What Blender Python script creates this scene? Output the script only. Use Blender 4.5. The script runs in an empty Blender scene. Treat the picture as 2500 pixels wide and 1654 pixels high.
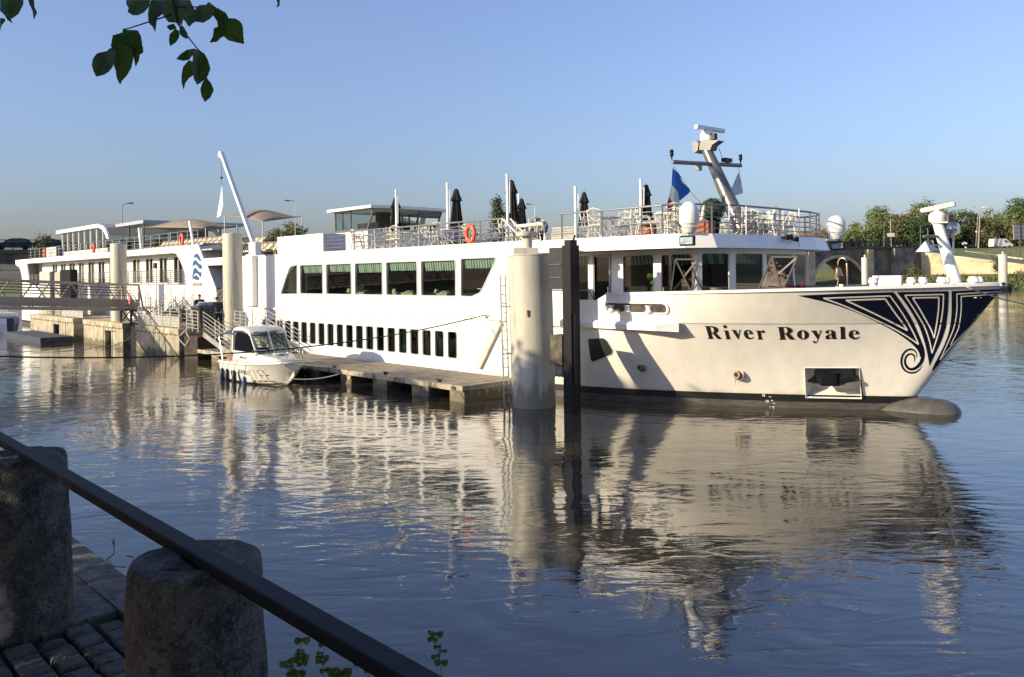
import bpy, bmesh, math, random
from mathutils import Vector, Matrix
from mathutils.geometry import tessellate_polygon
random.seed(7)
sc = bpy.context.scene
COL = sc.collection
R = math.radians
# ---------------------------------------------------------------- camera
EYE = 4.2                       # eye height above the river
FOC = 2000.0                    # focal length in pixels of a 2500 px wide frame
ROLL = 0.012076; HC = 671.99
RC, RS = math.cos(ROLL), math.sin(ROLL)
cam = bpy.data.cameras.new('camera'); camo = bpy.data.objects.new('camera', cam); COL.objects.link(camo)
cam.sensor_width = 36; cam.lens = 36*FOC/2500; cam.clip_end = 6000; cam.clip_start = 0.05
cam.shift_y = -(827-HC)/2500
camo.matrix_world = Matrix(((RC, RS, 0, 0), (0, 0, -1, 0), (-RS, RC, 0, EYE), (0, 0, 0, 1)))
sc.camera = camo
# ---------------------------------------------------------------- world, sun, exposure
SUN_EL = 17.5
SUN_DIR = Vector((-.895, -.446, 0)).normalized()
w = bpy.data.worlds.new("World"); sc.world = w; w.use_nodes = True
nt = w.node_tree; bg = nt.nodes['Background']
sky = nt.nodes.new('ShaderNodeTexSky'); sky.sky_type = 'NISHITA'; sky.sun_disc = False
sky.sun_elevation = R(SUN_EL); sky.sun_rotation = math.atan2(SUN_DIR.x, SUN_DIR.y)
sky.air_density = 1.45; sky.dust_density = 1.7; sky.ozone_density = 8; sky.altitude = 0
skm = nt.nodes.new('ShaderNodeMix'); skm.data_type = 'RGBA'; skm.blend_type = 'MULTIPLY'; skm.inputs[0].default_value = 1
skm.inputs[7].default_value = (1.14, .98, 1.05, 1)      # white balance of the morning sky
hsv = nt.nodes.new('ShaderNodeHueSaturation'); hsv.inputs['Saturation'].default_value = .84
nt.links.new(sky.outputs[0], hsv.inputs['Color']); nt.links.new(hsv.outputs[0], skm.inputs[6]); nt.links.new(skm.outputs[2], bg.inputs[0]); bg.inputs[1].default_value = 0.145
sun = bpy.data.lights.new('sun', 'SUN'); sun.energy = 4.8; sun.angle = R(0.55); sun.color = (1.0, .85, .60)
suno = bpy.data.objects.new('sun', sun); COL.objects.link(suno)
sd = Vector((SUN_DIR.x*math.cos(R(SUN_EL)), SUN_DIR.y*math.cos(R(SUN_EL)), math.sin(R(SUN_EL))))
suno.rotation_euler = sd.to_track_quat('Z', 'Y').to_euler(); suno.location = sd*60
sc.view_settings.view_transform = 'Standard'; sc.view_settings.look = 'None'; sc.view_settings.exposure = 0.6
sc.view_settings.gamma = 1
# ---------------------------------------------------------------- frames of reference
# river frame: s runs along the moored ship (bow to stern), l across (towards the quay), z up
AX = Vector((-.68820362, .7255176)); NX = Vector((-.7255176, -.68820362)); TC = -25.8
def W(s, l, z):
    t = l+TC
    return Vector((AX.x*s+NX.x*t, AX.y*s+NX.y*t, z))
def ray(u, v):
    x = (u-1250)/FOC; y = -(v-HC)/FOC
    return Vector((RC*x+RS*y, 1.0, -RS*x+RC*y))
def L(u, v, l):                  # point of the plane l = const seen at (u, v): (s, l, z)
    r = ray(u, v); k = (l+TC)/(r.x*NX.x+r.y*NX.y)
    return ((r.x*AX.x+r.y*AX.y)*k, l, r.z*k+EYE)
def LT(u, v, s):                 # point of the plane s = const
    r = ray(u, v); k = s/(r.x*AX.x+r.y*AX.y)
    return (s, (r.x*NX.x+r.y*NX.y)*k-TC, r.z*k+EYE)
def LZ(u, v, z):
    r = ray(u, v); k = (z-EYE)/r.z
    return ((r.x*AX.x+r.y*AX.y)*k, (r.x*NX.x+r.y*NX.y)*k-TC, z)
def D(u, v, Y):                  # world point at depth Y
    r = ray(u, v); return Vector((r.x*Y, Y, r.z*Y+EYE))
def zm(ox, oy, k): return lambda x, y: (ox+x/k, oy+y/k)
z1 = zm(0, 480, 3.386); z2 = zm(450, 350, 2.851); z3 = zm(450, 700, 2.9625); z4 = zm(1150, 400, 3.95)
z5 = zm(1150, 600, 3.563); m1 = zm(1600, 280, 4.612); m2 = zm(1550, 540, 4.309); m3 = zm(1650, 650, 2.788)
m4 = zm(2000, 460, 4.74); m5 = zm(1640, 620, 6.97); m6 = zm(1940, 780, 7.467)
n1 = zm(0, 540, 5.6); n2 = zm(280, 560, 5.2275); n3 = zm(700, 480, 4.309); n4 = zm(500, 780, 8.464)
n5 = zm(2200, 460, 6.03); n6 = zm(600, 1500, 3.95); n7 = zm(200, 600, 7.84)
e1 = zm(1940, 690, 4.5577); e2 = zm(2140, 690, 6.534); ga = zm(1710, 785, 11.85); gb = zm(1890, 785, 10.773)
lf = zm(0, 0, 3.3857)
def sz(m, pts, l):               # traced outline -> [(s, z)] on plane l
    o = []
    for x, y in pts:
        q = L(*m(x, y), l); o.append((q[0], q[2]))
    return o
# ---------------------------------------------------------------- materials
MATS = {}
def mat(name, col, rough=.5, metal=0, var=.10, scale=3.0, bump=0.0, bscale=40, spec=None, col2=None, detail=4, stretch=None, coat=0):
    if name in MATS: return MATS[name]
    m = bpy.data.materials.new(name); m.use_nodes = True
    n = m.node_tree.nodes; l = m.node_tree.links; b = n['Principled BSDF']
    b.inputs['Roughness'].default_value = rough; b.inputs['Metallic'].default_value = metal
    if spec is not None: b.inputs['Specular IOR Level'].default_value = spec
    if coat: b.inputs['Coat Weight'].default_value = coat
    tc = n.new('ShaderNodeTexCoord'); mp = n.new('ShaderNodeMapping')
    l.new(tc.outputs['Object'], mp.inputs[0])
    if stretch: mp.inputs['Scale'].default_value = stretch
    nz = n.new('ShaderNodeTexNoise'); nz.inputs['Scale'].default_value = scale; nz.inputs['Detail'].default_value = detail
    nz.inputs['Roughness'].default_value = .62
    l.new(mp.outputs[0], nz.inputs['Vector'])
    rp = n.new('ShaderNodeValToRGB'); l.new(nz.outputs['Fac'], rp.inputs[0])
    c2 = col2 or [max(0, x*(1-2*var)) for x in col]
    c1 = [min(1, x*(1+var*.6)) for x in col]
    rp.color_ramp.elements[0].position = .30; rp.color_ramp.elements[1].position = .66
    rp.color_ramp.elements[0].color = (*c2, 1); rp.color_ramp.elements[1].color = (*c1, 1)
    l.new(rp.outputs[0], b.inputs['Base Color'])
    if bump:
        n2_ = n.new('ShaderNodeTexNoise'); n2_.inputs['Scale'].default_value = bscale; n2_.inputs['Detail'].default_value = 6
        l.new(mp.outputs[0], n2_.inputs['Vector'])
        bp = n.new('ShaderNodeBump'); bp.inputs['Strength'].default_value = bump; bp.inputs['Distance'].default_value = .02
        l.new(n2_.outputs['Fac'], bp.inputs['Height']); l.new(bp.outputs[0], b.inputs['Normal'])
    MATS[name] = m; return m
WHITE = mat('ship_white_paint', (.80, .78, .73), .32, var=.035, scale=1.2, bump=.05, bscale=.9)
HULLW = mat('hull_white_paint', (.84, .80, .71), .30, var=.05, scale=2.2, bump=.06, bscale=.7, stretch=(1, 1, .28), detail=7)
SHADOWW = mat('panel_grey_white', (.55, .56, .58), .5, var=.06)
NAVY = mat('navy_paint', (.003, .006, .022), .3, var=.1)
LETTER = mat('lettering_black', (.022, .016, .010), .4)
BOOT = mat('boot_stripe_black', (.008, .008, .008), .45, var=.3, scale=4)
SLIME = mat('waterline_grime', (.07, .064, .05), .6, var=.35, scale=2.5, bump=.4, bscale=25, stretch=(1, 1, 6))
RAILG = mat('grey_rail_metal', (.22, .23, .23), .38, .6, var=.1)
RAILL = mat('galvanised_rail', (.42, .41, .37), .45, .45, var=.15, scale=8)
ALU = mat('grey_aluminium', (.33, .30, .26), .5, .4, var=.18, scale=5)
DARKM = mat('dark_steel', (.018, .019, .022), .5, .2, var=.3, scale=6, bump=.15)
BLACKR = mat('black_rubber', (.006, .0065, .009), .5, spec=.25, var=.3, scale=5, bump=.2)
GREYM = mat('mast_grey', (.17, .165, .155), .32, .45, var=.1)
CONC = mat('weathered_concrete', (.40, .35, .25), .85, var=.22, scale=1.6, bump=.5, bscale=12, detail=8)
PILEP = mat('pile_paint', (.50, .47, .38), .5, var=.09, scale=.9, bump=.12, bscale=2.2, detail=8, stretch=(1, 1, .35))
WOODD = mat('dock_planks', (.30, .25, .18), .75, var=.2, scale=2, bump=.3, bscale=14)
CREAM = mat('cream_iron', (.66, .62, .52), .5, var=.06)
CUSH = mat('sand_cushion', (.55, .47, .33), .8, var=.1)
BLKFAB = mat('black_parasol_cloth', (.014, .015, .018), .85, var=.3, scale=6, bump=.3, bscale=18)
TAUPE = mat('taupe_canvas', (.20, .165, .13), .85, var=.1, scale=2)
ORANGE = mat('orange_buoy', (.68, .10, .035), .5, var=.12)
TERRA = mat('terracotta', (.30, .09, .04), .7, var=.15)
REDP = mat('red_paint', (.55, .03, .03), .4, var=.1)
BLUE = mat('deep_blue', (.015, .03, .12), .6, var=.15)
LOGOB = mat('logo_blue', (.02, .085, .21), .4, var=.08)
BRONZE = mat('bell_bronze', (.45, .30, .17), .28, .9, var=.1)
CHROME = mat('stainless', (.55, .55, .54), .2, .9, var=.05)
SKIN = mat('skin', (.45, .24, .16), .6, var=.08)
HAIR = mat('brown_hair', (.06, .03, .015), .8)
NAVYC = mat('navy_work_cloth', (.012, .016, .035), .9, var=.2)
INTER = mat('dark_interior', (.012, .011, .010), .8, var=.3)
GRN_D = mat('dark_curtain', (.075, .105, .088), .85, var=.25, scale=3)
CURT = mat('beige_curtain', (.40, .35, .27), .9, var=.12, scale=3)
ROPE = mat('pale_rope', (.45, .42, .34), .9, var=.15, scale=20)
ROPED = mat('dark_rope', (.05, .045, .04), .9, var=.2, scale=20)
def addgrime(m, z0, z1, col, streak=(7, 7, .35), amt=.8, thr=(.52, .72)):
    n = m.node_tree.nodes; l = m.node_tree.links; b = n['Principled BSDF']; src = b.inputs['Base Color'].links[0].from_socket
    tc = n.new('ShaderNodeTexCoord'); sp = n.new('ShaderNodeSeparateXYZ'); l.new(tc.outputs['Object'], sp.inputs[0])
    mp = n.new('ShaderNodeMapping'); mp.inputs['Scale'].default_value = streak; l.new(tc.outputs['Object'], mp.inputs[0])
    nz = n.new('ShaderNodeTexNoise'); nz.inputs['Scale'].default_value = 1; nz.inputs['Detail'].default_value = 6; l.new(mp.outputs[0], nz.inputs['Vector'])
    h = n.new('ShaderNodeMapRange'); h.inputs[1].default_value = z0; h.inputs[2].default_value = z1; h.inputs[3].default_value = .34; h.inputs[4].default_value = -.04; l.new(sp.outputs['Z'], h.inputs[0])
    ad = n.new('ShaderNodeMath'); l.new(nz.outputs['Fac'], ad.inputs[0]); l.new(h.outputs[0], ad.inputs[1])
    r = n.new('ShaderNodeMapRange'); r.inputs[1].default_value = thr[0]; r.inputs[2].default_value = thr[1]; r.inputs[4].default_value = amt; l.new(ad.outputs[0], r.inputs[0])
    mx = n.new('ShaderNodeMix'); mx.data_type = 'RGBA'; l.new(r.outputs[0], mx.inputs[0]); l.new(src, mx.inputs[6]); mx.inputs[7].default_value = (*col, 1); l.new(mx.outputs[2], b.inputs['Base Color'])
addgrime(PILEP, .1, .9, (.17, .15, .09), (5, 5, .5), .75); addgrime(HULLW, .42, .62, (.50, .42, .28), (2.5, 2.5, .3), .35, (.62, .9))
addgrime(CONC, .0, .45, (.10, .085, .05), (4, 4, 1.2), .85, (.5, .62)); addgrime(WOODD, -3, -2, (.13, .105, .07), (1.2, 6, 1), .7, (.5, .7))
def glassmat(name, tint=(.55, .6, .58), rough=.02, mixw=.0):
    m = bpy.data.materials.new(name); m.use_nodes = True
    n = m.node_tree.nodes; l = m.node_tree.links; n.clear()
    o = n.new('ShaderNodeOutputMaterial'); mx = n.new('ShaderNodeMixShader'); tr = n.new('ShaderNodeBsdfTransparent')
    gl = n.new('ShaderNodeBsdfGlossy'); fr = n.new('ShaderNodeFresnel'); fr.inputs[0].default_value = 1.45
    tr.inputs[0].default_value = (*tint, 1); gl.inputs['Roughness'].default_value = rough
    gl.inputs[0].default_value = (.9, .95, .95, 1)
    nz = n.new('ShaderNodeTexNoise'); nz.inputs['Scale'].default_value = 1.1
    bp = n.new('ShaderNodeBump'); bp.inputs['Strength'].default_value = .04; bp.inputs['Distance'].default_value = .02
    l.new(nz.outputs['Fac'], bp.inputs['Height']); l.new(bp.outputs[0], gl.inputs['Normal'])
    ad = n.new('ShaderNodeMath'); ad.operation = 'ADD'; ad.inputs[1].default_value = mixw
    l.new(fr.outputs[0], ad.inputs[0]); l.new(ad.outputs[0], mx.inputs[0])
    l.new(tr.outputs[0], mx.inputs[1]); l.new(gl.outputs[0], mx.inputs[2]); l.new(mx.outputs[0], o.inputs[0])
    return m
GLASS = glassmat('window_glass', (.70, .76, .73))
GLASSD = glassmat('tinted_glass', (.38, .45, .42))
GLASSG = glassmat('grey_screen', (.42, .42, .42), mixw=.06)
GLASSC = glassmat('clear_glass', (.78, .82, .84), mixw=.10)
def stripemat(name, a, b, scale):
    m = bpy.data.materials.new(name); m.use_nodes = True
    n = m.node_tree.nodes; l = m.node_tree.links; p = n['Principled BSDF']; p.inputs['Roughness'].default_value = .9
    tc = n.new('ShaderNodeTexCoord'); sp = n.new('ShaderNodeSeparateXYZ'); l.new(tc.outputs['Object'], sp.inputs[0])
    mu = n.new('ShaderNodeMath'); mu.operation = 'MULTIPLY'; mu.inputs[1].default_value = scale; l.new(sp.outputs['X'], mu.inputs[0])
    fr = n.new('ShaderNodeMath'); fr.operation = 'FRACT'; l.new(mu.outputs[0], fr.inputs[0])
    gt = n.new('ShaderNodeMath'); gt.operation = 'GREATER_THAN'; gt.inputs[1].default_value = .5; l.new(fr.outputs[0], gt.inputs[0])
    mx = n.new('ShaderNodeMix'); mx.data_type = 'RGBA'; l.new(gt.outputs[0], mx.inputs[0])
    mx.inputs[6].default_value = (*a, 1); mx.inputs[7].default_value = (*b, 1); l.new(mx.outputs[2], p.inputs['Base Color'])
    return m
STRIPE = stripemat('striped_blind_cloth', (.34, .41, .35), (.045, .14, .105), 6.5)
# ---------------------------------------------------------------- object helpers
MI = {}
def link(o, parent=None):
    COL.objects.link(o)
    if parent is not None: o.parent = parent
    MI[o.name] = MI[parent.name] if parent is not None else o.matrix_basis.inverted()
    return o
def props(o, label=None, cat=None, group=None, kind=None):
    if label: o['label'] = label
    if cat: o['category'] = cat
    if group: o['group'] = group
    if kind: o['kind'] = kind
    return o
def empty(name, loc=(0, 0, 0), rz=0, label=None, cat=None, group=None):
    o = bpy.data.objects.new(name, None); o.empty_display_size = .3
    o.matrix_basis = Matrix.Translation(Vector(loc)) @ Matrix.Rotation(rz, 4, 'Z')
    link(o); return props(o, label, cat, group)
RIVER_RZ = math.atan2(AX.y, AX.x)
class MB:
    """collects shapes; fn maps input coordinates to world coordinates"""
    def __init__(self, fn=W): self.v = []; self.f = []; self.fn = fn; self.mi = []; self.cur = 0
    def add(self, pts, faces):
        b = len(self.v); self.v += [Vector(self.fn(*p)) for p in pts]
        self.f += [[b+i for i in f] for f in faces]; self.mi += [self.cur]*len(faces); return self
    def box(self, a0, a1, b0, b1, z0, z1):
        p = [(a, b, z) for z in (z0, z1) for a, b in ((a0, b0), (a1, b0), (a1, b1), (a0, b1))]
        return self.add(p, [(0, 3, 2, 1), (4, 5, 6, 7), (0, 1, 5, 4), (1, 2, 6, 5), (2, 3, 7, 6), (3, 0, 4, 7)])
    def bar(self, p, q, w=.05, h=None, up=None):
        """rectangular bar between two points (input space treated as orthonormal)"""
        p = Vector(p); q = Vector(q); h = h or w; d = (q-p).normalized()
        u = Vector(up or (0, 0, 1))
        if abs(d.dot(u)) > .98: u = Vector((0, 1, 0))
        x = d.cross(u).normalized(); y = x.cross(d)
        pts = [tuple(c+x*i*w/2+y*j*h/2) for c in (p, q) for i, j in ((-1, -1), (1, -1), (1, 1), (-1, 1))]
        return self.add(pts, [(0, 3, 2, 1), (4, 5, 6, 7), (0, 1, 5, 4), (1, 2, 6, 5), (2, 3, 7, 6), (3, 0, 4, 7)])
    def tube(self, pts, r, n=6, r2=None, cap=True):
        pts = [Vector(p) for p in pts]; k = len(pts); rings = []
        for i, p in enumerate(pts):
            d = (pts[min(i+1, k-1)]-pts[max(i-1, 0)]).normalized()
            u = Vector((0, 0, 1)) if abs(d.z) < .9 else Vector((1, 0, 0))
            x = d.cross(u).normalized(); y = x.cross(d)
            rr = r if not callable(r) else r(i/(k-1))
            if r2 is not None: rr = r+(r2-r)*i/(k-1)
            rings.append([tuple(p+x*math.cos(2*math.pi*j/n)*rr+y*math.sin(2*math.pi*j/n)*rr) for j in range(n)])
        P = [q for g in rings for q in g]
        F = [(i*n+j, i*n+(j+1) % n, (i+1)*n+(j+1) % n, (i+1)*n+j) for i in range(k-1) for j in range(n)]
        if cap: F += [tuple(range(n-1, -1, -1)), tuple((k-1)*n+j for j in range(n))]
        return self.add(P, F)
    def lathe(self, c, prof, n=20, axis='z'):
        """prof: [(r, h)]"""
        P = []; cx, cy, cz = c
        for r, h in prof:
            for j in range(n):
                a = 2*math.pi*j/n
                if axis == 'z': P.append((cx+r*math.cos(a), cy+r*math.sin(a), cz+h))
                elif axis == 'x': P.append((cx+h, cy+r*math.cos(a), cz+r*math.sin(a)))
                else: P.append((cx+r*math.cos(a), cy+h, cz+r*math.sin(a)))
        k = len(prof)
        F = [(i*n+j, i*n+(j+1) % n, (i+1)*n+(j+1) % n, (i+1)*n+j) for i in range(k-1) for j in range(n)]
        F += [tuple(range(n-1, -1, -1)), tuple((k-1)*n+j for j in range(n))]
        return self.add(P, F)
    def torus(self, c, r0, r1, axis='y', n=20, m=8, sc=(1, 1)):
        P = []
        for i in range(n):
            a = 2*math.pi*i/n
            for j in range(m):
                b = 2*math.pi*j/m; rr = r0+r1*math.cos(b); x = rr*math.cos(a)*sc[0]; z = rr*math.sin(a)*sc[1]; y = r1*math.sin(b)
                P.append((c[0]+x, c[1]+y, c[2]+z) if axis == 'y' else ((c[0]+y, c[1]+x, c[2]+z) if axis == 'x' else (c[0]+x, c[1]+z, c[2]+y)))
        F = [(i*m+j, i*m+(j+1) % m, ((i+1) % n)*m+(j+1) % m, ((i+1) % n)*m+j) for i in range(n) for j in range(m)]
        return self.add(P, F)
    def slab(self, loops, l0, l1, ax='l'):
        """polygon (with holes) in the s-z plane, given thickness along l (ax='l'), or in s-l plane along z (ax='z'),
        or in l-z plane along s (ax='s')"""
        def mk(p, d): return (p[0], d, p[1]) if ax == 'l' else ((p[0], p[1], d) if ax == 'z' else (d, p[0], p[1]))
        flat = [q for lp in loops for q in lp]; n = len(flat)
        tr = tessellate_polygon([[Vector((x, y, 0)) for x, y in lp] for lp in loops])
        P = [mk(p, l0) for p in flat]+[mk(p, l1) for p in flat]
        F = [tuple(t) for t in tr]+[tuple(n+i for i in reversed(t)) for t in tr]
        o = 0
        for lp in loops:
            m = len(lp)
            for i in range(m):
                j = (i+1) % m; F.append((o+i, o+j, n+o+j, n+o+i))
            o += m
        return self.add(P, F)
    def face(self, poly, l):
        tr = tessellate_polygon([[Vector((x, y, 0)) for x, y in poly]]); return self.add([(x, l, y) for x, y in poly], [tuple(t) for t in tr])
    def build(self, name, mats, parent=None, smooth=False, label=None, cat=None, group=None, kind=None, weld=True, auto=None, loc=None):
        me = bpy.data.meshes.new(name); inv = MI[parent.name] if parent is not None else None
        o = bpy.data.objects.new(name, me)
        vs = self.v
        if parent is None and loc is not None:
            o.matrix_basis = Matrix.Translation(Vector(loc)); inv = o.matrix_basis.inverted()
        if inv is not None: vs = [inv @ v for v in vs]
        me.from_pydata([tuple(v) for v in vs], [], self.f)
        if not isinstance(mats, (list, tuple)): mats = [mats]
        for m in mats: me.materials.append(m)
        for p, i in zip(me.polygons, self.mi): p.material_index = i
        bm = bmesh.new(); bm.from_mesh(me)
        if weld: bmesh.ops.remove_doubles(bm, verts=bm.verts, dist=1e-5)
        bmesh.ops.recalc_face_normals(bm, faces=bm.faces)
        if smooth:
            for f in bm.faces: f.smooth = True
            if auto is not None:
                for e in bm.edges:
                    if len(e.link_faces) == 2 and e.calc_face_angle(0) > R(auto): e.smooth = False
        bm.to_mesh(me); bm.free()
        link(o, parent); return props(o, label, cat, group, kind)
def dup(root, loc, rz=0, label=None, group=None, scale=None):
    def cp(o, parent):
        c = o.copy(); COL.objects.link(c); c.parent = parent
        for ch in o.children: cp(ch, c)
        return c
    kids = list(root.children)
    r = root.copy(); COL.objects.link(r)
    r.matrix_basis = Matrix.Translation(Vector(loc)) @ Matrix.Rotation(rz, 4, 'Z') @ Matrix.Scale(scale or 1, 4)
    for ch in kids: cp(ch, r)
    if label: r['label'] = label
    if group: r['group'] = group
    return r
def move(root, loc, rz=0, scale=None):
    root.matrix_basis = Matrix.Translation(Vector(loc)) @ Matrix.Rotation(rz, 4, 'Z') @ Matrix.Scale(scale or 1, 4); return root
def ID(x, y, z): return (x, y, z)
def bevel(o, w=.01, seg=2):
    m = o.modifiers.new('bevel', 'BEVEL'); m.width = w; m.segments = seg; m.limit_method = 'ANGLE'; return o
def rrect(x0, x1, y0, y1, r=.12, n=4):
    o = []
    for cx, cy, a0 in ((x1-r, y1-r, 0), (x0+r, y1-r, 90), (x0+r, y0+r, 180), (x1-r, y0+r, 270)):
        for i in range(n+1):
            a = R(a0+90*i/n); o.append((cx+r*math.cos(a), cy+r*math.sin(a)))
    return o
def inset(poly, d):
    n = len(poly); area = sum(poly[i][0]*poly[(i+1) % n][1]-poly[(i+1) % n][0]*poly[i][1] for i in range(n))
    sg = 1 if area > 0 else -1; o = []
    for i in range(n):
        p0, p1, p2 = Vector(poly[i-1]), Vector(poly[i]), Vector(poly[(i+1) % n])
        a = (p1-p0).normalized(); b = (p2-p1).normalized()
        na = Vector((-a.y, a.x))*sg; nb = Vector((-b.y, b.x))*sg; m = (na+nb)
        m = m/max(.35, m.dot(na)) if m.length > 1e-6 else na
        o.append(tuple(p1+m*d))
    return o
def roundpoly(poly, r, n=3):
    out = []; k = len(poly)
    for i in range(k):
        p0, p1, p2 = Vector(poly[i-1]), Vector(poly[i]), Vector(poly[(i+1) % k])
        a = (p0-p1); b = (p2-p1); rr = min(r, a.length*.45, b.length*.45)
        A = p1+a.normalized()*rr; B = p1+b.normalized()*rr
        for j in range(n+1):
            t = j/n; q = A*(1-t)**2+p1*2*t*(1-t)+B*t*t; out.append((q.x, q.y))
    return out
# ================================================================ THE CRUISE SHIP
ship = empty('river_cruise_ship', W(50, 0, 0), RIVER_RZ, 'long white river cruise ship with a navy scroll emblem on its bow', 'ship')
def part(mb, name, m, parent=None, **k): return mb.build(name, m, parent or ship, **k)
def lerp(tab, x):
    if x <= tab[0][0]: return tab[0][1]
    for (a, b), (c, d) in zip(tab, tab[1:]):
        if x <= c: return b+(d-b)*(x-a)/(c-a)
    return tab[-1][1]
def s0(z): return 7.2+(3.74-max(z, .38))*.70
def hb(s, z):
    x = s-s0(z)
    if x <= 0: return 0.0
    Ln = lerp([(.4, 12.6), (2.7, 8.9), (3.74, 8.2)], z); p = lerp([(.4, .88), (2.7, .96), (3.74, .82)], z)
    h = 5.5*math.sin(min(1, x/Ln)*math.pi/2)**p
    return min(5.5, math.sqrt(h*h+.50*x*math.exp(-x/.7)))
def ztop(s): return 3.79-(s-7.2)*.0235
NU = 44
def ucol(u, z, send): a = s0(z); return a+(send-a)*u**1.7
def hull_band(mb, zs, send, side=1, off=0.0, topfn=None, n=NU):
    P = []
    for j, z in enumerate(zs):
        for i in range(n+1):
            s = ucol(i/n, z, send); zz = z
            if topfn and j == len(zs)-1: zz = topfn(s); s = ucol(i/n, zz, send)
            P.append((s, side*(hb(s, zz)+off), zz))
    k = n+1
    mb.add(P, [(j*k+i, j*k+i+1, (j+1)*k+i+1, (j+1)*k+i) for j in range(len(zs)-1) for i in range(n)])
SE = 23.2
hl = MB()
ANC = [L(*m6(190, 885), 3)[0], ]   # placeholder for readability
for sd_ in (1, -1): hull_band(hl, [.42, .8, 1.2, 1.6, 2.0, 2.4, 2.68], SE, sd_)
for l0, l1 in ((-5.5, -5.44),): hl.box(SE, 91, l0, l1, .42, 2.68)
hl.box(90.6, 91.0, -5.44, 5.44, .42, 2.68)
b_ = MB()
for sd_ in (1, -1): hull_band(b_, [2.705, 3.0, 3.3, 3.6], 17.0, sd_, .03, ztop)
for sd_ in (1, -1): hull_band(b_, [2.705, 3.0, 3.3, 3.6], 17.0, sd_, -.06, ztop)
P = []; n = 60
for sd_ in (1, -1):
    for i in range(n+1):
        s = ucol(i/n, 3.74, 17.0); z = ztop(s); h = hb(s, z)
        P += [(s-(.05 if i == 0 else 0), sd_*(h+.055), z-.05), (s, sd_*(h+.055), z+.035), (s, sd_*max(0, h-.22), z+.035), (s, sd_*max(0, h-.22), z-.05)]
F = []
for sd_ in (0, 1):
    for i in range(n):
        for j in range(4):
            a = sd_*(n+1)*4+i*4; F.append((a+j, a+(j+1) % 4, a+4+(j+1) % 4, a+4+j))
cap = MB().add(P, F)
# seam ledge where bulwark meets the hull, and weld lines
for sd_ in (1, -1): hull_band(b_, [2.68, 2.705], SE, sd_, .03)
b_.box(17.0, 19.0, 5.44, 5.5, 2.705, 3.35); b_.add([(17.0, 5.44, 3.35), (17.0, 5.5, 3.35), (17.0, 5.5, 3.56), (17.0, 5.44, 3.56), (17.45, 5.44, 3.35), (17.45, 5.5, 3.35)], [(0, 1, 2, 3), (1, 5, 2), (0, 3, 4), (3, 2, 5, 4)])
b_.box(19.0, 21.4, 5.44, 5.5, 2.705, 3.35)
b_.box(17.0, 21.4, -5.5, -5.44, 2.705, 3.5)
part(b_, 'bulwark', HULLW, smooth=True, auto=30); part(cap, 'bulwark_rail', WHITE, smooth=True, auto=30)
part(hl, 'hull', HULLW, smooth=True, auto=30)
# black boot stripe and grimy band down to the water
bt = MB(); gr = MB()
for sd_ in (1, -1):
    hull_band(bt, [.20, .42], SE, sd_); hull_band(gr, [-.6, 0, .20], SE, sd_, .01)
for l in (5.5, -5.5):
    e = .0 if l > 0 else 0
    bt.box(SE, 91, min(l, l*.99), max(l, l*.99), .26, .42); gr.box(SE, 91, min(l*1.001, l*.99), max(l*1.001, l*.99), -.6, .26)
bt.box(90.9, 91.02, -5.4, 5.4, .26, .42); gr.box(90.9, 91.03, -5.4, 5.4, -.6, .26)
part(bt, 'boot_stripe', BOOT, smooth=True, auto=30); part(gr, 'hull_bottom', SLIME, smooth=True, auto=30)
# bulbous bow
bb = MB()
cols = []
prof = [(8.35, .0), (8.38, .22), (8.5, .36), (8.8, .52), (9.3, .62), (10.0, .72), (10.8, .80), (11.8, .70), (12.6, .4)]
P = []; nn = 16
for s, r in prof:
    zc = lerp([(8.3, -.02), (9.6, -.22), (12.6, -.5)], s)
    for j in range(nn):
        a = 2*math.pi*j/nn; P.append((s, r*1.15*math.cos(a), zc+r*.98*math.sin(a)*(1 if math.sin(a) < 0 else .95)))
bb.add(P, [(i*nn+j, i*nn+(j+1) % nn, (i+1)*nn+(j+1) % nn, (i+1)*nn+j) for i in range(len(prof)-1) for j in range(nn)])
part(bb, 'bulbous_bow', mat('bulb_grey', (.085, .08, .07), .38, var=.25, scale=3, bump=.2, bscale=9), smooth=True)
# ---------------- drawing on the curved hull: outlines traced on the plating
def hull_hit(u, v, off):
    for _ in range(60):
        r = ray(u, v)
        def g(k):
            s = (r.x*AX.x+r.y*AX.y)*k; t = (r.x*NX.x+r.y*NX.y)*k; z = r.z*k+EYE
            return s, t-TC, z
        lo, hi = 16.0, None; k = 16.0
        while k < 34:
            s, l, z = g(k)
            if l < hb(s, z)+off+(.032 if z > 2.66 else 0) and s > s0(z)-.02: hi = k; break
            lo = k; k += .05
        if hi:
            for _ in range(22):
                m = (lo+hi)/2; s, l, z = g(m)
                if l < hb(s, z)+off+(.032 if z > 2.66 else 0): hi = m
                else: lo = m
            return g(lo)
        u -= 1.5
    return g(24)
def subdiv(tris, lim):
    out = []; st = list(tris)
    while st:
        a, b, c = st.pop()
        d = [(b-c).length, (c-a).length, (a-b).length]; m = max(d)
        if m < lim: out.append((a, b, c)); continue
        i = d.index(m)
        if i == 0: h = (b+c)/2; st += [(a, b, h), (a, h, c)]
        elif i == 1: h = (a+c)/2; st += [(a, b, h), (h, b, c)]
        else: h = (a+b)/2; st += [(a, h, c), (h, b, c)]
    return out
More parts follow.
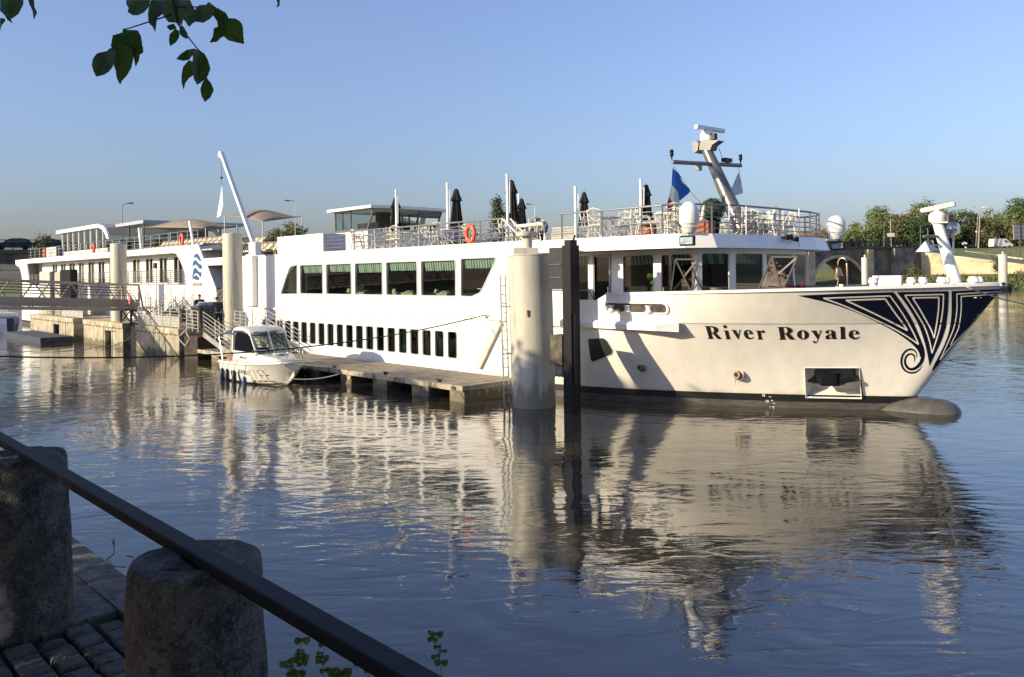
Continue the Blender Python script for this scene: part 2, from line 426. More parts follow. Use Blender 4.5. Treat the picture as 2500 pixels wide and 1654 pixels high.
def decal(loops_list, m, off, lim=7.0):
    mb = MB(); cache = {}
    for loops in loops_list:
        lp = [[Vector((*m(*p), 0)) for p in q] for q in loops]
        flat = [p for q in lp for p in q]
        tr = [(flat[a], flat[b], flat[c]) for a, b, c in tessellate_polygon(lp)]
        for t in subdiv(tr, lim):
            ids = []
            for q in t:
                key = (round(q.x, 2), round(q.y, 2))
                if key not in cache: mb.v.append(W(*hull_hit(q.x, q.y, off))); cache[key] = len(mb.v)-1
                ids.append(cache[key])
            if len(set(ids)) == 3: mb.f.append(ids); mb.mi.append(0)
    return mb
def smoothc(pts, n=5, closed=True):
    out = []; k = len(pts)
    for i in range(k if closed else k-1):
        p0, p1, p2, p3 = [Vector(pts[j % k] if closed else pts[max(0, min(k-1, j))]) for j in (i-1, i, i+1, i+2)]
        for j in range(n):
            t = j/n
            q = .5*((2*p1)+(-p0+p2)*t+(2*p0-5*p1+4*p2-p3)*t*t+(-p0+3*p1-3*p2+p3)*t**3); out.append((q.x, q.y))
    if not closed: out.append(tuple(pts[-1]))
    return out
def ribbon(pts, wd, n=5, sm=True):
    """closed outline of a stroke with varying width"""
    P = smoothc(pts, n, False) if sm else [tuple(p) for p in pts]; k = len(P); A = []; B = []
    for i in range(k):
        d = (Vector(P[min(i+1, k-1)])-Vector(P[max(i-1, 0)])).normalized(); nrm = Vector((-d.y, d.x))
        ww = lerp(wd, i/(k-1)) if isinstance(wd, list) else wd
        A.append(tuple(Vector(P[i])+nrm*ww/2)); B.append(tuple(Vector(P[i])-nrm*ww/2))
    return A+B[::-1]
def rib_loops(pts, wd, n=5, sm=True):
    o = ribbon(pts, wd, n, sm); k = len(o)//2
    return [[[o[i], o[i+1], o[2*k-2-i], o[2*k-1-i]]] for i in range(k-1)]
def ell(cx, cy, rx, ry, n=18, rot=0):
    c, s = math.cos(R(rot)), math.sin(R(rot))
    return [(cx+rx*math.cos(2*math.pi*i/n)*c-ry*math.sin(2*math.pi*i/n)*s, cy+rx*math.cos(2*math.pi*i/n)*s+ry*math.sin(2*math.pi*i/n)*c) for i in range(n)]
sh1 = [(30, 147), (560, 124), (1100, 108)]+smoothc([(1100, 108), (1200, 250), (1290, 390), (1350, 510), (1400, 630), (1440, 740), (1447, 800)], 4, False)[1:]+[(1395, 830)]+smoothc([(1395, 830), (1378, 770), (1310, 690), (1200, 605), (1050, 512), (850, 412), (620, 310), (350, 222), (30, 147)], 4, False)[1:-1]
navyA = decal([[sh1]], e1, .012)
curl = rib_loops([(738, 1110), (737, 1190), (712, 1270), (650, 1345), (580, 1383), (520, 1378), (470, 1330), (452, 1265), (462, 1205), (500, 1155), (552, 1142), (592, 1165), (608, 1210), (598, 1272)], [(0, 58), (.1, 58), (.3, 44), (.6, 30), (.85, 26), (1, 4)])
curl += rib_loops([(728, 1325), (680, 1395), (610, 1435), (530, 1440), (455, 1405), (410, 1340), (395, 1260), (412, 1170), (462, 1100), (530, 1068), (590, 1080), (632, 1125), (640, 1195)], [(0, 4), (.15, 26), (.5, 32), (.8, 30), (1, 5)])
navyB = decal(curl, e2, .012)
sh2 = [(320, 155), (1145, 138), (1142, 400), (1110, 700)]+smoothc([(1110, 700), (1040, 920), (940, 1130), (845, 1335)], 3, False)[1:]+smoothc([(845, 1335), (800, 1090), (745, 890), (660, 660), (540, 450), (430, 290), (320, 155)], 3, False)[1:-1]
sh3 = [(1195, 138), (2010, 105), (1955, 165), (1700, 455), (1450, 745), (1240, 1000), (1050, 1240), (905, 1412), (885, 1405), (930, 1290)]+smoothc([(930, 1290), (1060, 1040), (1150, 800), (1190, 560), (1197, 350), (1195, 138)], 4, False)[1:-1]
navyC = decal([[sh2], [sh3]], e2, .012)
for m_ in (navyB, navyC):
    o_ = len(navyA.v); navyA.v += m_.v; navyA.f += [[i+o_ for i in f] for f in m_.f]; navyA.mi += m_.mi
emblem = part(navyA, 'bow_emblem', NAVY, smooth=True, label='navy art deco scroll painted on the bow')
def polyline(pts, wd): return [q for a, b in zip(pts, pts[1:]) for q in rib_loops([a, b], wd, 1, False)]
wl_ = []
def curvy(segs, wd):
    for sg in segs: wl_.extend(rib_loops(sg, wd, 4, len(sg) > 2))
curvy([[(320, 177), (1062, 150)], [(1062, 150), (1190, 330), (1290, 500), (1345, 610), (1378, 690)], [(1378, 690), (1230, 588), (1050, 488), (800, 372), (560, 265), (320, 177)]], 15)
curvy([[(570, 200), (1008, 184)], [(1008, 184), (1120, 345), (1200, 450), (1255, 535)], [(1255, 535), (1100, 455), (900, 355), (720, 270), (570, 200)]], 17)
whA = decal(wl_, e1, .020); wl_ = []
curvy([[(450, 206), (1078, 192)], [(1068, 195), (1058, 420), (1015, 700), (960, 900), (885, 1130)], [(885, 1130), (840, 920), (765, 710), (680, 560), (560, 370), (450, 206)]], 21)
curvy([[(575, 247), (1000, 240)], [(995, 245), (988, 430), (960, 650), (918, 890)], [(918, 890), (870, 755), (780, 590), (690, 430), (575, 247)]], 22)
curvy([[(1990, 148), (1640, 165), (1272, 186)], [(1280, 186), (1282, 430), (1240, 700), (1130, 980), (1010, 1240)], [(1010, 1240), (1200, 1010), (1440, 760)]], 17)
curvy([[(1950, 190), (1640, 207), (1345, 226)], [(1350, 226), (1350, 430), (1315, 700), (1250, 860), (1180, 1000)]], 17)
whB = decal(wl_, e2, .020); o_ = len(whA.v); whA.v += whB.v; whA.f += [[i+o_ for i in f] for f in whB.f]; whA.mi += whB.mi
part(whA, 'emblem_line', HULLW, emblem, smooth=True)
# ---------------- the name
GA = [[[(90, 137), (330, 139), (430, 155), (495, 200), (515, 255), (500, 305), (450, 340), (530, 420), (600, 490), (640, 514), (490, 511), (350, 345), (318, 342), (350, 470), (375, 500), (430, 511), (190, 508), (235, 490), (240, 460), (160, 180), (140, 152)],
        [(270, 165), (340, 170), (385, 220), (392, 280), (365, 320), (315, 325)]],
      [ell(707, 155, 54, 44, 14, 25)], [[(640, 264), (795, 264), (850, 480), (895, 519), (720, 519), (750, 490), (745, 460), (700, 300), (685, 282)]],
      [[(880, 253), (1045, 253), (1025, 275), (1105, 395), (1125, 290), (1095, 253), (1180, 253), (1150, 280), (1105, 524), (1085, 522), (930, 287)]],
      [[(1250, 350), (1265, 290), (1310, 255), (1380, 245), (1450, 262), (1500, 310), (1530, 372), (1365, 373), (1375, 420), (1410, 465), (1460, 482), (1510, 470), (1545, 435), (1550, 455), (1510, 500), (1450, 523), (1380, 520), (1310, 480), (1265, 415)], [(1350, 355), (1345, 290), (1365, 268), (1400, 285), (1435, 350)]],
      [[(1580, 269), (1720, 269), (1735, 300), (1775, 265), (1820, 258), (1860, 290), (1858, 325), (1820, 342), (1770, 320), (1745, 325), (1765, 440), (1790, 505), (1820, 528), (1640, 528), (1675, 505), (1670, 450), (1640, 310), (1620, 287)]]]
GB = [[[(55, 147), (310, 147), (400, 165), (465, 205), (483, 250), (465, 290), (405, 325), (480, 400), (530, 460), (575, 482), (410, 482), (290, 332), (268, 332), (285, 450), (310, 475), (350, 485), (105, 485), (155, 465), (160, 430), (120, 190), (100, 162)], [(238, 164), (300, 170), (345, 215), (348, 270), (320, 312), (262, 315)]],
      [ell(758, 355, 158, 126, 24, 8), ell(756, 355, 44, 112, 18, -5)],
      [[(950, 244), (1125, 244), (1105, 265), (1175, 365), (1210, 275), (1180, 244), (1268, 244), (1235, 275), (1150, 510), (1115, 570), (1070, 580), (1030, 560), (1015, 530), (1040, 510), (1075, 520), (1095, 550), (1115, 545), (1140, 475), (1010, 290), (985, 262)]],
      [[(1340, 290), (1360, 255), (1420, 230), (1500, 228), (1570, 245), (1610, 290), (1622, 420), (1640, 438), (1670, 435), (1640, 465), (1580, 475), (1535, 462), (1515, 448), (1450, 472), (1390, 475), (1350, 450), (1345, 410), (1380, 370), (1500, 330), (1505, 280), (1480, 245), (1440, 245), (1425, 265), (1445, 295), (1420, 325), (1375, 325)], [(1503, 347), (1508, 435), (1480, 443), (1448, 425), (1450, 390)]],
      [[(1705, 147), (1852, 145), (1868, 440), (1910, 470), (1720, 470), (1755, 445), (1745, 190), (1725, 162)]],
      [[(1955, 355), (1970, 290), (2020, 245), (2100, 228), (2180, 245), (2225, 285), (2245, 342), (2065, 343), (2085, 400), (2130, 435), (2180, 435), (2225, 402), (2250, 405), (2210, 455), (2150, 478), (2080, 478), (2000, 440), (1965, 400)], [(2065, 328), (2070, 275), (2100, 245), (2130, 260), (2145, 300), (2148, 327)]]]
for G, mm, nm in ((GA, ga, 'name_lettering'), (GB, gb, 'name_lettering')):
    part(decal(G, mm, .014, 9), nm, LETTER)
# plate seams and rust runs on the bow plating
PS = mat('seam_shade', (.58, .54, .46), .5)
for s_1 in (19.2, 21.9):
    P = []
    for i in range(15): z = .44+2.2*i/14; P += [(s_1-.009, hb(s_1, z)+.004, z), (s_1+.009, hb(s_1, z)+.004, z)]
    part(MB().add(P, [(2*i, 2*i+1, 2*i+3, 2*i+2) for i in range(14)]), 'plate_seam', PS)
q = MB()
for s_1 in (27.6, 32.5, 37.4): q.box(s_1, s_1+.014, 5.5, 5.503, .44, .97)
for s_1 in (25.9, 30.9, 35.8, 39.7): q.box(s_1, s_1+.012, 5.5, 5.503, 2.70, 3.38)
part(q, 'plate_seam', PS)
RUST = mat('rust_run', (.50, .36, .20), .7, var=.3, scale=14)
rr_ = []
for x, y, h_1, w_1 in ((405, 770, 48, 3.4), (432, 772, 30, 2.2), (890, 897, 14, 3), (1268, 900, 16, 3), (205, 828, 22, 2), (1120, 700, 40, 1.6), (1380, 660, 55, 1.8), (640, 780, 34, 1.4)):
    rr_.append([[(x-w_1/2, y), (x+w_1/2, y), (x+w_1*.2, y+h_1), (x-w_1*.1, y+h_1*.95)]])
part(decal(rr_, m3, .006, 12), 'rust_stain', RUST)
# draught marks
dm = [[[p for p in ((x, y), (x+4, y), (x+4, y+16), (x, y+16))]] for x, y in ((588, 872), (612, 912), (640, 955))]
dm += [[ell(602+dx, 880+dy, 6, 9, 10), ell(602+dx, 880+dy, 2.5, 5, 8)] for dx, dy in ((0, 0), (24, 40), (62, 82))]
dm += [[[(632, 888), (650, 890), (650, 893), (632, 891)]], [[(648, 912), (662, 913), (662, 917), (648, 916)]], [[(660, 932), (676, 933), (676, 937), (660, 936)]]]
part(decal(dm, m3, .022, 12), 'draught_mark', mat('white_mark', (.7, .7, .68), .6))
# ---------------- anchor pocket: a box let into the bow
aw = MB(); aN = hull_hit(*m6(190, 885), 0); aF = hull_hit(*m6(1185, 885), 0); bN = hull_hit(*m6(228, 1425), 0); bF = hull_hit(*m6(1245, 1445), 0)
def infl(p, d, dz=0, ds=0): return (p[0]+ds, p[1]+d, p[2]+dz)
dl = .75
P = [infl(aN, .03), infl(aF, .03), infl(bF, .09), infl(bN, .09), infl(aN, -dl, .0, .1), infl(aF, -dl, .0, .35), infl(bF, -.30, .25, .25), infl(bN, -.30, .25, -.05)]
POCK = [aN, aF, bF, bN]
FR = MB()
for a, b in ((0, 1), (1, 2), (2, 3), (3, 0)):
    FR.bar(P[a], P[b], .012, .012)
hullo = bpy.data.objects['hull']; bm = bmesh.new(); bm.from_mesh(hullo.data)
PK = [Vector((p[0]-50, p[2])) for p in (aN, aF, bF, bN)]
for a, b in zip(PK, PK[1:]+PK[:1]):
    d = (b-a).normalized(); g = [f for f in bm.faces if f.calc_center_median().y > 0 and f.calc_center_median().x < -36]
    es = set(e for f in g for e in f.edges); vs = set(v for f in g for v in f.verts)
    bmesh.ops.bisect_plane(bm, geom=list(g)+list(es)+list(vs), plane_co=(a.x, 0, a.y), plane_no=(-d.y, 0, d.x))
def inq(x, z):
    sg = [(b.x-a.x)*(z-a.y)-(b.y-a.y)*(x-a.x) for a, b in zip(PK, PK[1:]+PK[:1])]; return all(v > 0 for v in sg) or all(v < 0 for v in sg)
bmesh.ops.delete(bm, geom=[f for f in bm.faces if f.calc_center_median().y > 0 and inq(f.calc_center_median().x, f.calc_center_median().z)], context='FACES')
bm.to_mesh(hullo.data); bm.free()
pk = part(FR, 'anchor_pocket', WHITE, label='white recess in the bow holding the black anchor')
part(MB().add([P[0], P[1], P[4], P[5]], [(0, 1, 3, 2)]).add([P[3], P[2], P[7], P[6]], [(0, 1, 3, 2)]).add([P[0], P[3], P[4], P[7]], [(0, 1, 3, 2)]).add([P[1], P[2], P[5], P[6]], [(0, 1, 3, 2)]).add([P[4], P[5], P[6], P[7]], [(0, 1, 2, 3)]), 'recess_plate', WHITE, pk)
# anchor: crown bar with two palms and a shank block
c0 = Vector(aN).lerp(Vector(aF), .5); dS = (Vector(aF)-Vector(aN)); dS.z = 0; wS = dS.length; dS.normalize(); oN = Vector((0, 1, 0))
anc = MB()
def AP(x, y, z): # x along pocket (-.5..+.5 of width), y outward, z down from top
    q = c0+dS*(x*wS)+Vector((0, -y if False else y, 0)); return (q.x, q.y, c0.z-z)
hgt = aN[2]-bN[2]
pr_ = [(-.32, .0), (.33, .0), (.335, .20), (.36, .26), (.44, .33), (.43, .38), (.30, .42), (.17, .45), (.13, .52), (-.17, .52), (-.22, .45), (-.30, .45), (-.43, .40), (-.42, .35), (-.34, .27), (-.33, .2)]
pl3 = [AP(x*1.03, -.32, z*hgt*1.08) for x, z in pr_]+[AP(x*1.03, -.02+(.10 if z > .25 else 0), z*hgt*1.08) for x, z in pr_]
k_ = len(pr_); anc.add(pl3, [tuple(range(k_)), tuple(range(2*k_-1, k_-1, -1))]+[(i, (i+1) % k_, k_+(i+1) % k_, k_+i) for i in range(k_)])
anc.add([AP(x, y, z*hgt) for z in (.16, .50) for x, y in ((-.14, -.2), (.13, -.2), (.13, .17), (-.14, .17))], [(0, 3, 2, 1), (4, 5, 6, 7), (0, 1, 5, 4), (1, 2, 6, 5), (2, 3, 7, 6), (3, 0, 4, 7)])
part(anc, 'anchor', BLACKR, pk)
# overboard outlets
for (u, v), r_ in ((m3(428, 738), .13), (z5(1487, 1060), .10)):
    h = hull_hit(u, v, 0); q = MB(); q.lathe((h[0], h[1]-.02, h[2]), [(r_*1.5, 0), (r_*1.5, .03), (r_, .05), (r_*.9, .16), (r_*.55, .16), (r_*.5, .02)], 14, 'y')
    part(q, 'outlet_pipe', mat('outlet_metal', (.25, .2, .15), .5, .5), smooth=True, auto=35)
# trapezoid window near the black guide post
tp = [z5(1015, 812), z5(1150, 805), z5(1180, 830), z5(1228, 915), z5(1220, 945), z5(1055, 1012), z5(1040, 990)]
tw = part(decal([[roundpoly(inset(tp, -2.2), 3)]], lambda x, y: (x, y), .015), 'bow_window', WHITE, smooth=True)
part(decal([[roundpoly(tp, 3)]], lambda x, y: (x, y), .03), 'pane', mat('dark_pane', (.03, .045, .04), .08, var=.2), tw, smooth=True)
# long white rubbing fender and mooring recess above it
fn_ = MB(); prf = [(5.50, 2.42), (5.50, 2.72), (5.66, 2.70), (5.74, 2.62), (5.72, 2.46)]
P = [(14.45, 5.2, z) if l < 5.6 else (14.95, l-.06, z) for l, z in prf]+[(21.2, l, z) for l, z in prf]
fn_.add(P, [(0, 1, 2, 3, 4), (9, 8, 7, 6, 5)]+[(i, (i+1) % 5, 5+(i+1) % 5, 5+i) for i in range(5)]); part(fn_, 'rubbing_fender', WHITE)
fl = MB(); slot = rrect(14.75, 17.0, 3.0, 3.27, .13, 5)
def onb(poly, off):
    return [(s, hb(s, z)+.03+off, z) for s, z in poly]
def dens(p):
    o = []
    for a, b in zip(p, p[1:]+p[:1]):
        n = max(1, int(math.hypot(a[0]-b[0], a[1]-b[1])/.08))
        o += [(a[0]+(b[0]-a[0])*i/n, a[1]+(b[1]-a[1])*i/n) for i in range(n)]
    return o
o1 = [(15.875+(s-15.875)*1.05, 3.135+(z-3.135)*1.36) for s, z in dens(slot)]; slot = dens(slot); k_ = len(o1)
A_, B_, C_ = onb(o1, .006), onb(o1, .05), onb(slot, .05)
D_ = onb(slot, .006)
fl.add(A_+B_+C_+D_, [(i, (i+1) % k_, k_+(i+1) % k_, k_+i) for i in range(k_)]+[(k_+i, k_+(i+1) % k_, 2*k_+(i+1) % k_, 2*k_+i) for i in range(k_)]+[(2*k_+i, 2*k_+(i+1) % k_, 3*k_+(i+1) % k_, 3*k_+i) for i in range(k_)])
fa = part(fl, 'mooring_slot', WHITE, smooth=True, auto=30)
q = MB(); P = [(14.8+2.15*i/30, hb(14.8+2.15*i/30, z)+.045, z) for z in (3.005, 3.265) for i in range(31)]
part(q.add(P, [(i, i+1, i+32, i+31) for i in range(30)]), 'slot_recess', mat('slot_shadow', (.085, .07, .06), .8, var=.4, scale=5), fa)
for s in (15.35, 16.1, 16.75):
    part(MB().lathe((s, hb(s, 3)+.07, 3.0), [(.13, 0), (.13, .03), (.09, .05), (.09, .16), (.12, .19), (.12, .21)], 12), 'bollard', WHITE, fa, smooth=True, auto=35)
# decks
dk = MB(); 
def deckpoly(sa, sb, z, inn=.05, n=26):
    pts = [(sa+(sb-sa)*i/n, hb(sa+(sb-sa)*i/n, z)-inn) for i in range(n+1)]
    return [(s, max(0, l)) for s, l in pts]+[(s, -max(0, l)) for s, l in pts[::-1]]
dk.slab([deckpoly(7.7, 11.4, 3.4)], 3.34, 3.4, 'z'); dk.slab([deckpoly(11.4, 17.2, 2.75)], 2.70, 2.75, 'z')
dk.box(17.2, 47, -5.43, 5.43, 2.68, 2.74); dk.box(11.4, 11.45, -2.6, 2.6, 2.75, 3.34)
part(dk, 'fore_deck', mat('deck_grey', (.33, .32, .30), .8, var=.15, scale=4))
# ---------------- midship: lower hull with cabin windows
WP = []
lw0 = 24.55; lows = []
for k in range(20):
    a = lw0+k*.8195; lows.append((a, a+.545))
loops = [[(SE, .42), (46.2, .42), (46.2, 2.68), (SE, 2.68)]]
for a, b in lows: loops.append(rrect(a, b, .99, 2.01, .08, 3))
aftlow = [sz(n2, [(688, 862), (800, 862), (800, 1000), (688, 1000)], 5.5), sz(n2, [(885, 866), (1000, 866), (1000, 1000), (885, 1000)], 5.5)]
part(MB().slab(loops, 5.44, 5.5), 'side_plating', WHITE)
alow = [[(46.2, .42), (91, .42), (91, 2.68), (46.2, 2.68)]]
ahl = []
for k in range(2):
    a = 50.6+k*1.75
    ahl.append(rrect(a, a+.95, 1.55, 2.3, .06, 2))
ahl.insert(0, rrect(47.9, 48.85, 1.55, 2.3, .06, 2))
part(MB().slab(alow+ahl, 5.44, 5.5), 'side_plating', WHITE)
FRAMEG = mat('window_frame_grey', (.42, .42, .40), .5, var=.06)
def window(poly, name='cabin_window', l=5.5, glass=GLASSD, fw=.045, proud=.018, curtain=None, blind=None, frame=WHITE, fn=W):
    p = inset(poly, -fw); q = inset(poly, .004)
    f = part(MB(fn).slab([p, q], l+.002, l+proud), name, frame)
    part(MB(fn).face(inset(poly, -.005), l-.04), 'pane', glass, f)
    if curtain:
        zs = [z for _, z in poly]; ss = [s for s, _ in poly]
        a, b = min(ss), max(ss); cm = MB(fn); n = 8
        for (c0_, c1_) in curtain:
            x0 = a+(b-a)*c0_; x1 = a+(b-a)*c1_; P = []
            for i in range(n+1): x = x0+(x1-x0)*i/n; P += [(x, l-.16+(.03 if i % 2 else 0), min(zs)-.02), (x, l-.16+(.03 if i % 2 else 0), max(zs)+.02)]
            cm.add(P, [(2*i, 2*i+1, 2*i+3, 2*i+2) for i in range(n)])
        part(cm, 'curtain', GRN_D if glass is GLASSD else CURT, f)
    if blind:
        zs = [z for _, z in poly]; ss = [s for s, _ in poly]; a, b = min(ss)+.06, max(ss)-.04; zt = max(zs)+.02; n = 26; P = []
        for i in range(n+1):
            x = a+(b-a)*i/n; P += [(x, l-.12, zt), (x, l-.18+.02*math.sin(i*2.4), zt-blind+.012*math.cos(i*1.7))]
        part(MB(fn).add(P, [(2*i, 2*i+1, 2*i+3, 2*i+2) for i in range(n)]), 'striped_blind', STRIPE, f)
    return f
for i, (a, b) in enumerate(lows):
    window(rrect(a, b, .99, 2.01, .08, 3), fw=.03, frame=FRAMEG, curtain=[(.0, .42), (.62, 1.0)] if i % 3 else [(0, .55)])
for q in ahl: window(q, 'cabin_window', curtain=[(0, .5)])
sk = MB(); sk.box(21.7, 46.2, 5.5, 5.60, 2.55, 2.66); part(sk, 'rubbing_strake', WHITE)
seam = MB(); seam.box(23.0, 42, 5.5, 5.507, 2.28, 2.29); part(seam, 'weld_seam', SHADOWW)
part(MB().bar(L(*z2(2200, 1240), 5.56), L(*z2(2050, 1560), 5.56), .26, .16, (0, 1, 0)).box(22.05, 22.4, 5.5, 5.52, .5, .56), 'diagonal_bracket', mat('beige_paint', (.55, .50, .44), .6))
# interior lining behind the windows
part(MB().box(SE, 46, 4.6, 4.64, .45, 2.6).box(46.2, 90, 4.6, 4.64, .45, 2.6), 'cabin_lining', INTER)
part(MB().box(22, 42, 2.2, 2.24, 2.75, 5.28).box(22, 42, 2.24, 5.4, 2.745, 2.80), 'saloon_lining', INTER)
# ---------------- midship saloon wall
wt, wb_ = 4.80, 3.42
ups = [sz(z2, [(785, 850), (764, 851), (745, 858), (730, 876), (672, 1048), (785, 1048)], 5.5)]
ups[0] = [(s, z) for s, z in ups[0]]
for a, b in ((808, 963), (990, 1162), (1190, 1378), (1408, 1620), (1650, 1888)):
    sa = L(*z2(a, 950), 5.5)[0]; sb = L(*z2(b, 950), 5.5)[0]; ups.append(rrect(sb, sa, wb_, wt, .07, 3))
ups.append(roundpoly(sz(z2, [(1927, 806), (2167, 798), (2160, 830), (2085, 990), (2058, 1040), (2000, 1066), (1927, 1063)], 5.5), .08, 3))
outer = [(21.4, 2.68), (42.35, 2.68), (42.35, 5.40), (19.9, 5.40), (20.3, 4.95), (21.4, 4.90)]
part(MB().slab([outer]+ups, 5.40, 5.5), 'saloon_wall', WHITE)
for i, q in enumerate(ups):
    f = window(q, 'saloon_window', 5.5, GLASS if i else GLASSC, .045, .02, blind=None if i == 0 else (.40, .37, .43, .38, .41, .39)[i-1], frame=FRAMEG)
SOFA = mat('sofa_green', (.30, .38, .27), .9, var=.1)
for s_1, w_1 in ((28.2, 1.5), (25.9, 1.0), (31.6, .9)):
    q = MB(); q.box(s_1, s_1+w_1, 4.5, 4.9, 2.82, 3.50); q.lathe((s_1+w_1*.3, 4.7, 3.45), [(.28, 0), (.26, .08), (.1, .14)], 10); bevel(part(q, 'saloon_sofa', SOFA), .05)
for s_1 in (33.6, 29.9, 26.9, 23.6):
    q = MB(); q.lathe((s_1, 4.6, 3.45), [(.03, -.65), (.03, 0), (.14, .02), (.09, .2)], 10); part(q, 'table_lamp', mat('lamp_shade', (.55, .48, .35), .8))
    part(MB().box(s_1-.5, s_1+.3, 3.6, 4.3, 3.38, 3.43).box(s_1-.15, s_1-.05, 3.9, 4.0, 2.8, 3.38), 'saloon_table', mat('table_wood', (.16, .07, .03), .4))
# moulding line above the windows, louvred grilles, small deck-edge lip
ml = MB(); ml.box(22.1, 35.4, 5.5, 5.512, 4.945, 4.965)
pts = [(35.4, 4.955), (36.6, 4.93), (37.3, 4.75), (38.0, 4.35), (38.9, 3.42)]
for p, q in zip(pts, pts[1:]): ml.bar((p[0], 5.506, p[1]), (q[0], 5.506, q[1]), .012, .02, (0, 1, 0))
ml.box(19.9, 43.0, 5.5, 5.54, 5.38, 5.42); ml.box(22.2, 23.3, 5.5, 5.51, 3.69, 3.705)
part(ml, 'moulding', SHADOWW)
for z_a, z_b in ((4.0, 4.45), (3.0, 3.66)):
    g = MB(); z = z_a
    while z < z_b: g.box(21.75, 22.05, 5.5, 5.515, z, z+.025); z += .055
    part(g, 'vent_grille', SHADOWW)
g = MB(); z = 4.45
while z < 4.9: g.box(41.35, 41.85, 5.5, 5.512, z, z+.03); z += .06
part(g, 'vent_grille', SHADOWW)
# ends, far side and roof of the midship house
md = MB(); md.box(21.4, 42.35, -5.5, -5.42, 2.68, 5.38); md.box(21.4, 21.48, -5.4, 5.38, 2.76, 5.28); md.box(42.27, 42.35, -5.4, 5.38, 2.76, 5.28)
part(md, 'deckhouse', WHITE)
part(MB().box(20.4, 47.9, -5.42, 5.39, 5.30, 5.378), 'sun_deck', mat('sun_deck_grey', (.42, .40, .36), .8, var=.12))
# walkway roof over the entrance and column beside the stairs
part(MB().box(42.36, 48.3, 5.36, 5.5, 4.98, 5.41), 'entrance_beam', WHITE); part(MB().box(41.2, 42.32, 5.502, 5.80, 2.7, 5.40), 'entrance_column', WHITE); part(MB().box(42.36, 47.9, -5.5, -5.42, 2.7, 5.4), 'far_wall', WHITE)
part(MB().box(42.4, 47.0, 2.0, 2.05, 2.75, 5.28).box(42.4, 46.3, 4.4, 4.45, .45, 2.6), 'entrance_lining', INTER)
st = MB()
for i in range(9): st.box(45.8-i*.27, 46.15-i*.27, 3.2, 4.9, 2.85+i*.27, 2.92+i*.27)
for l in (3.15, 4.95): st.bar((46.2, l, 2.76), (43.5, l, 5.25), .06, .22)
part(st, 'stairs', mat('stair_brown', (.16, .08, .06), .7))
st = MB()
for l in (3.2, 4.95):
    st.bar((46.4, l, 3.7), (43.8, l, 6.2), .04)
    for i in range(4): st.bar((46.1-i*.75, l, 3.0+i*.7), (46.1-i*.75, l, 4.0+i*.7), .04)
part(st, 'stair_railing', RAILG)
# ---------------- aft block
hole = [(52.75, 5.87), (52.3, 5.80), (51.67, 5.35), (51.2, 4.85), (50.62, 4.2), (50.55, 3.83), (88.1, 3.85), (88.3, 4.5), (88.9, 5.86)]
outl = [(48.89, 6.28), (48.18, 5.42), (47.63, 5.0), (46.47, 3.66), (46.2, 2.7), (46.2, 2.68), (90.6, 2.68), (90.75, 4.3), (91.05, 4.92), (91.7, 5.5), (93.28, 5.83), (93.3, 6.28)]
slh = rrect(52.9, 88.6, 2.95, 3.15, .08, 2)
part(MB().slab([outl, hole], 5.40, 5.5), 'aft_wall', WHITE)
bw = MB(); doors = []
for a, b in ((62.13, 63.65), (59.6, 60.98), (56.95, 58.37), (54.3, 55.79), (64.8, 66.2), (67.55, 68.93), (70.06, 71.6), (72.69, 74.21), (75.38, 76.85), (77.96, 79.57), (80.68, 82.15), (83.31, 84.86)):
    doors.append([(a, 3.95), (b, 3.95), (b, 5.70), (a, 5.70)])
part(MB().slab([[(50.4, 3.84), (90, 3.84), (90, 5.86), (50.4, 5.86)]]+doors, 4.22, 4.3), 'cabin_wall', WHITE)
for i, q in enumerate(doors):
    a, b = q[0][0], q[1][0]
    f = part(MB().slab([inset(q, -.02), inset(q, .04)], 4.302, 4.325).box((a+b)/2-.05, (a+b)/2+.05, 4.24, 4.32, 3.99, 5.66), 'balcony_door', WHITE)
    part(MB().face([(a+.03, 3.98), (b-.03, 3.98), (b-.03, 5.67), (a+.03, 5.67)], 4.25), 'pane', GLASS, f)
    cm = MB(); n = 10; x0, x1 = ((a+.45*(b-a), b) if i % 3 else (a+.1*(b-a), a+.5*(b-a))); P = []
    x0 = a+.05 if i % 2 else a+(b-a)*.0; x1 = a+(b-a)*(.55 if i % 4 else .85)
    for j in range(n+1): x = x0+(x1-x0)*j/n; P += [(x, 4.10+(.04 if j % 2 else 0), 3.95), (x, 4.10+(.04 if j % 2 else 0), 5.7)]
    cm.add(P, [(2*j, 2*j+1, 2*j+3, 2*j+2) for j in range(n)]); part(cm, 'curtain', CURT, f)
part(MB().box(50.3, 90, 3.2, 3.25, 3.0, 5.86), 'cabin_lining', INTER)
part(MB().box(47.2, 93.25, -5.45, 5.38, 5.90, 5.98).box(50.4, 90.6, 3.3, 5.39, 3.76, 3.83).box(50.4, 90.6, 4.32, 5.39, 5.86, 5.895), 'aft_deck', mat('aft_deck_grey', (.45, .43, .39), .8, var=.1))
part(MB().box(46.5, 90.6, -5.5, -5.42, 2.7, 5.88).box(90.6, 90.7, -5.4, 5.38, 2.7, 5.88).box(93.2, 93.3, -5.4, 5.4, 5.98, 6.26).slab([[(46.5, 2.7), (48.9, 5.9), (49.0, 5.9), (46.6, 2.7)]], -5.4, 3.0).box(46.6, 46.7, 4.5, 5.38, 2.7, 3.6), 'aft_house', WHITE)
part(MB().add([(48.95, 5.38, 6.2), (48.2, 5.38, 5.45), (48.2, 3.2, 5.45), (48.95, 3.2, 6.2)], [(0, 1, 2, 3)]).add([(47.6, 5.38, 4.95), (46.5, 5.38, 3.66), (46.5, 4.2, 3.66), (47.6, 4.2, 4.95)], [(0, 1, 2, 3)]), 'front_panel', SHADOWW)
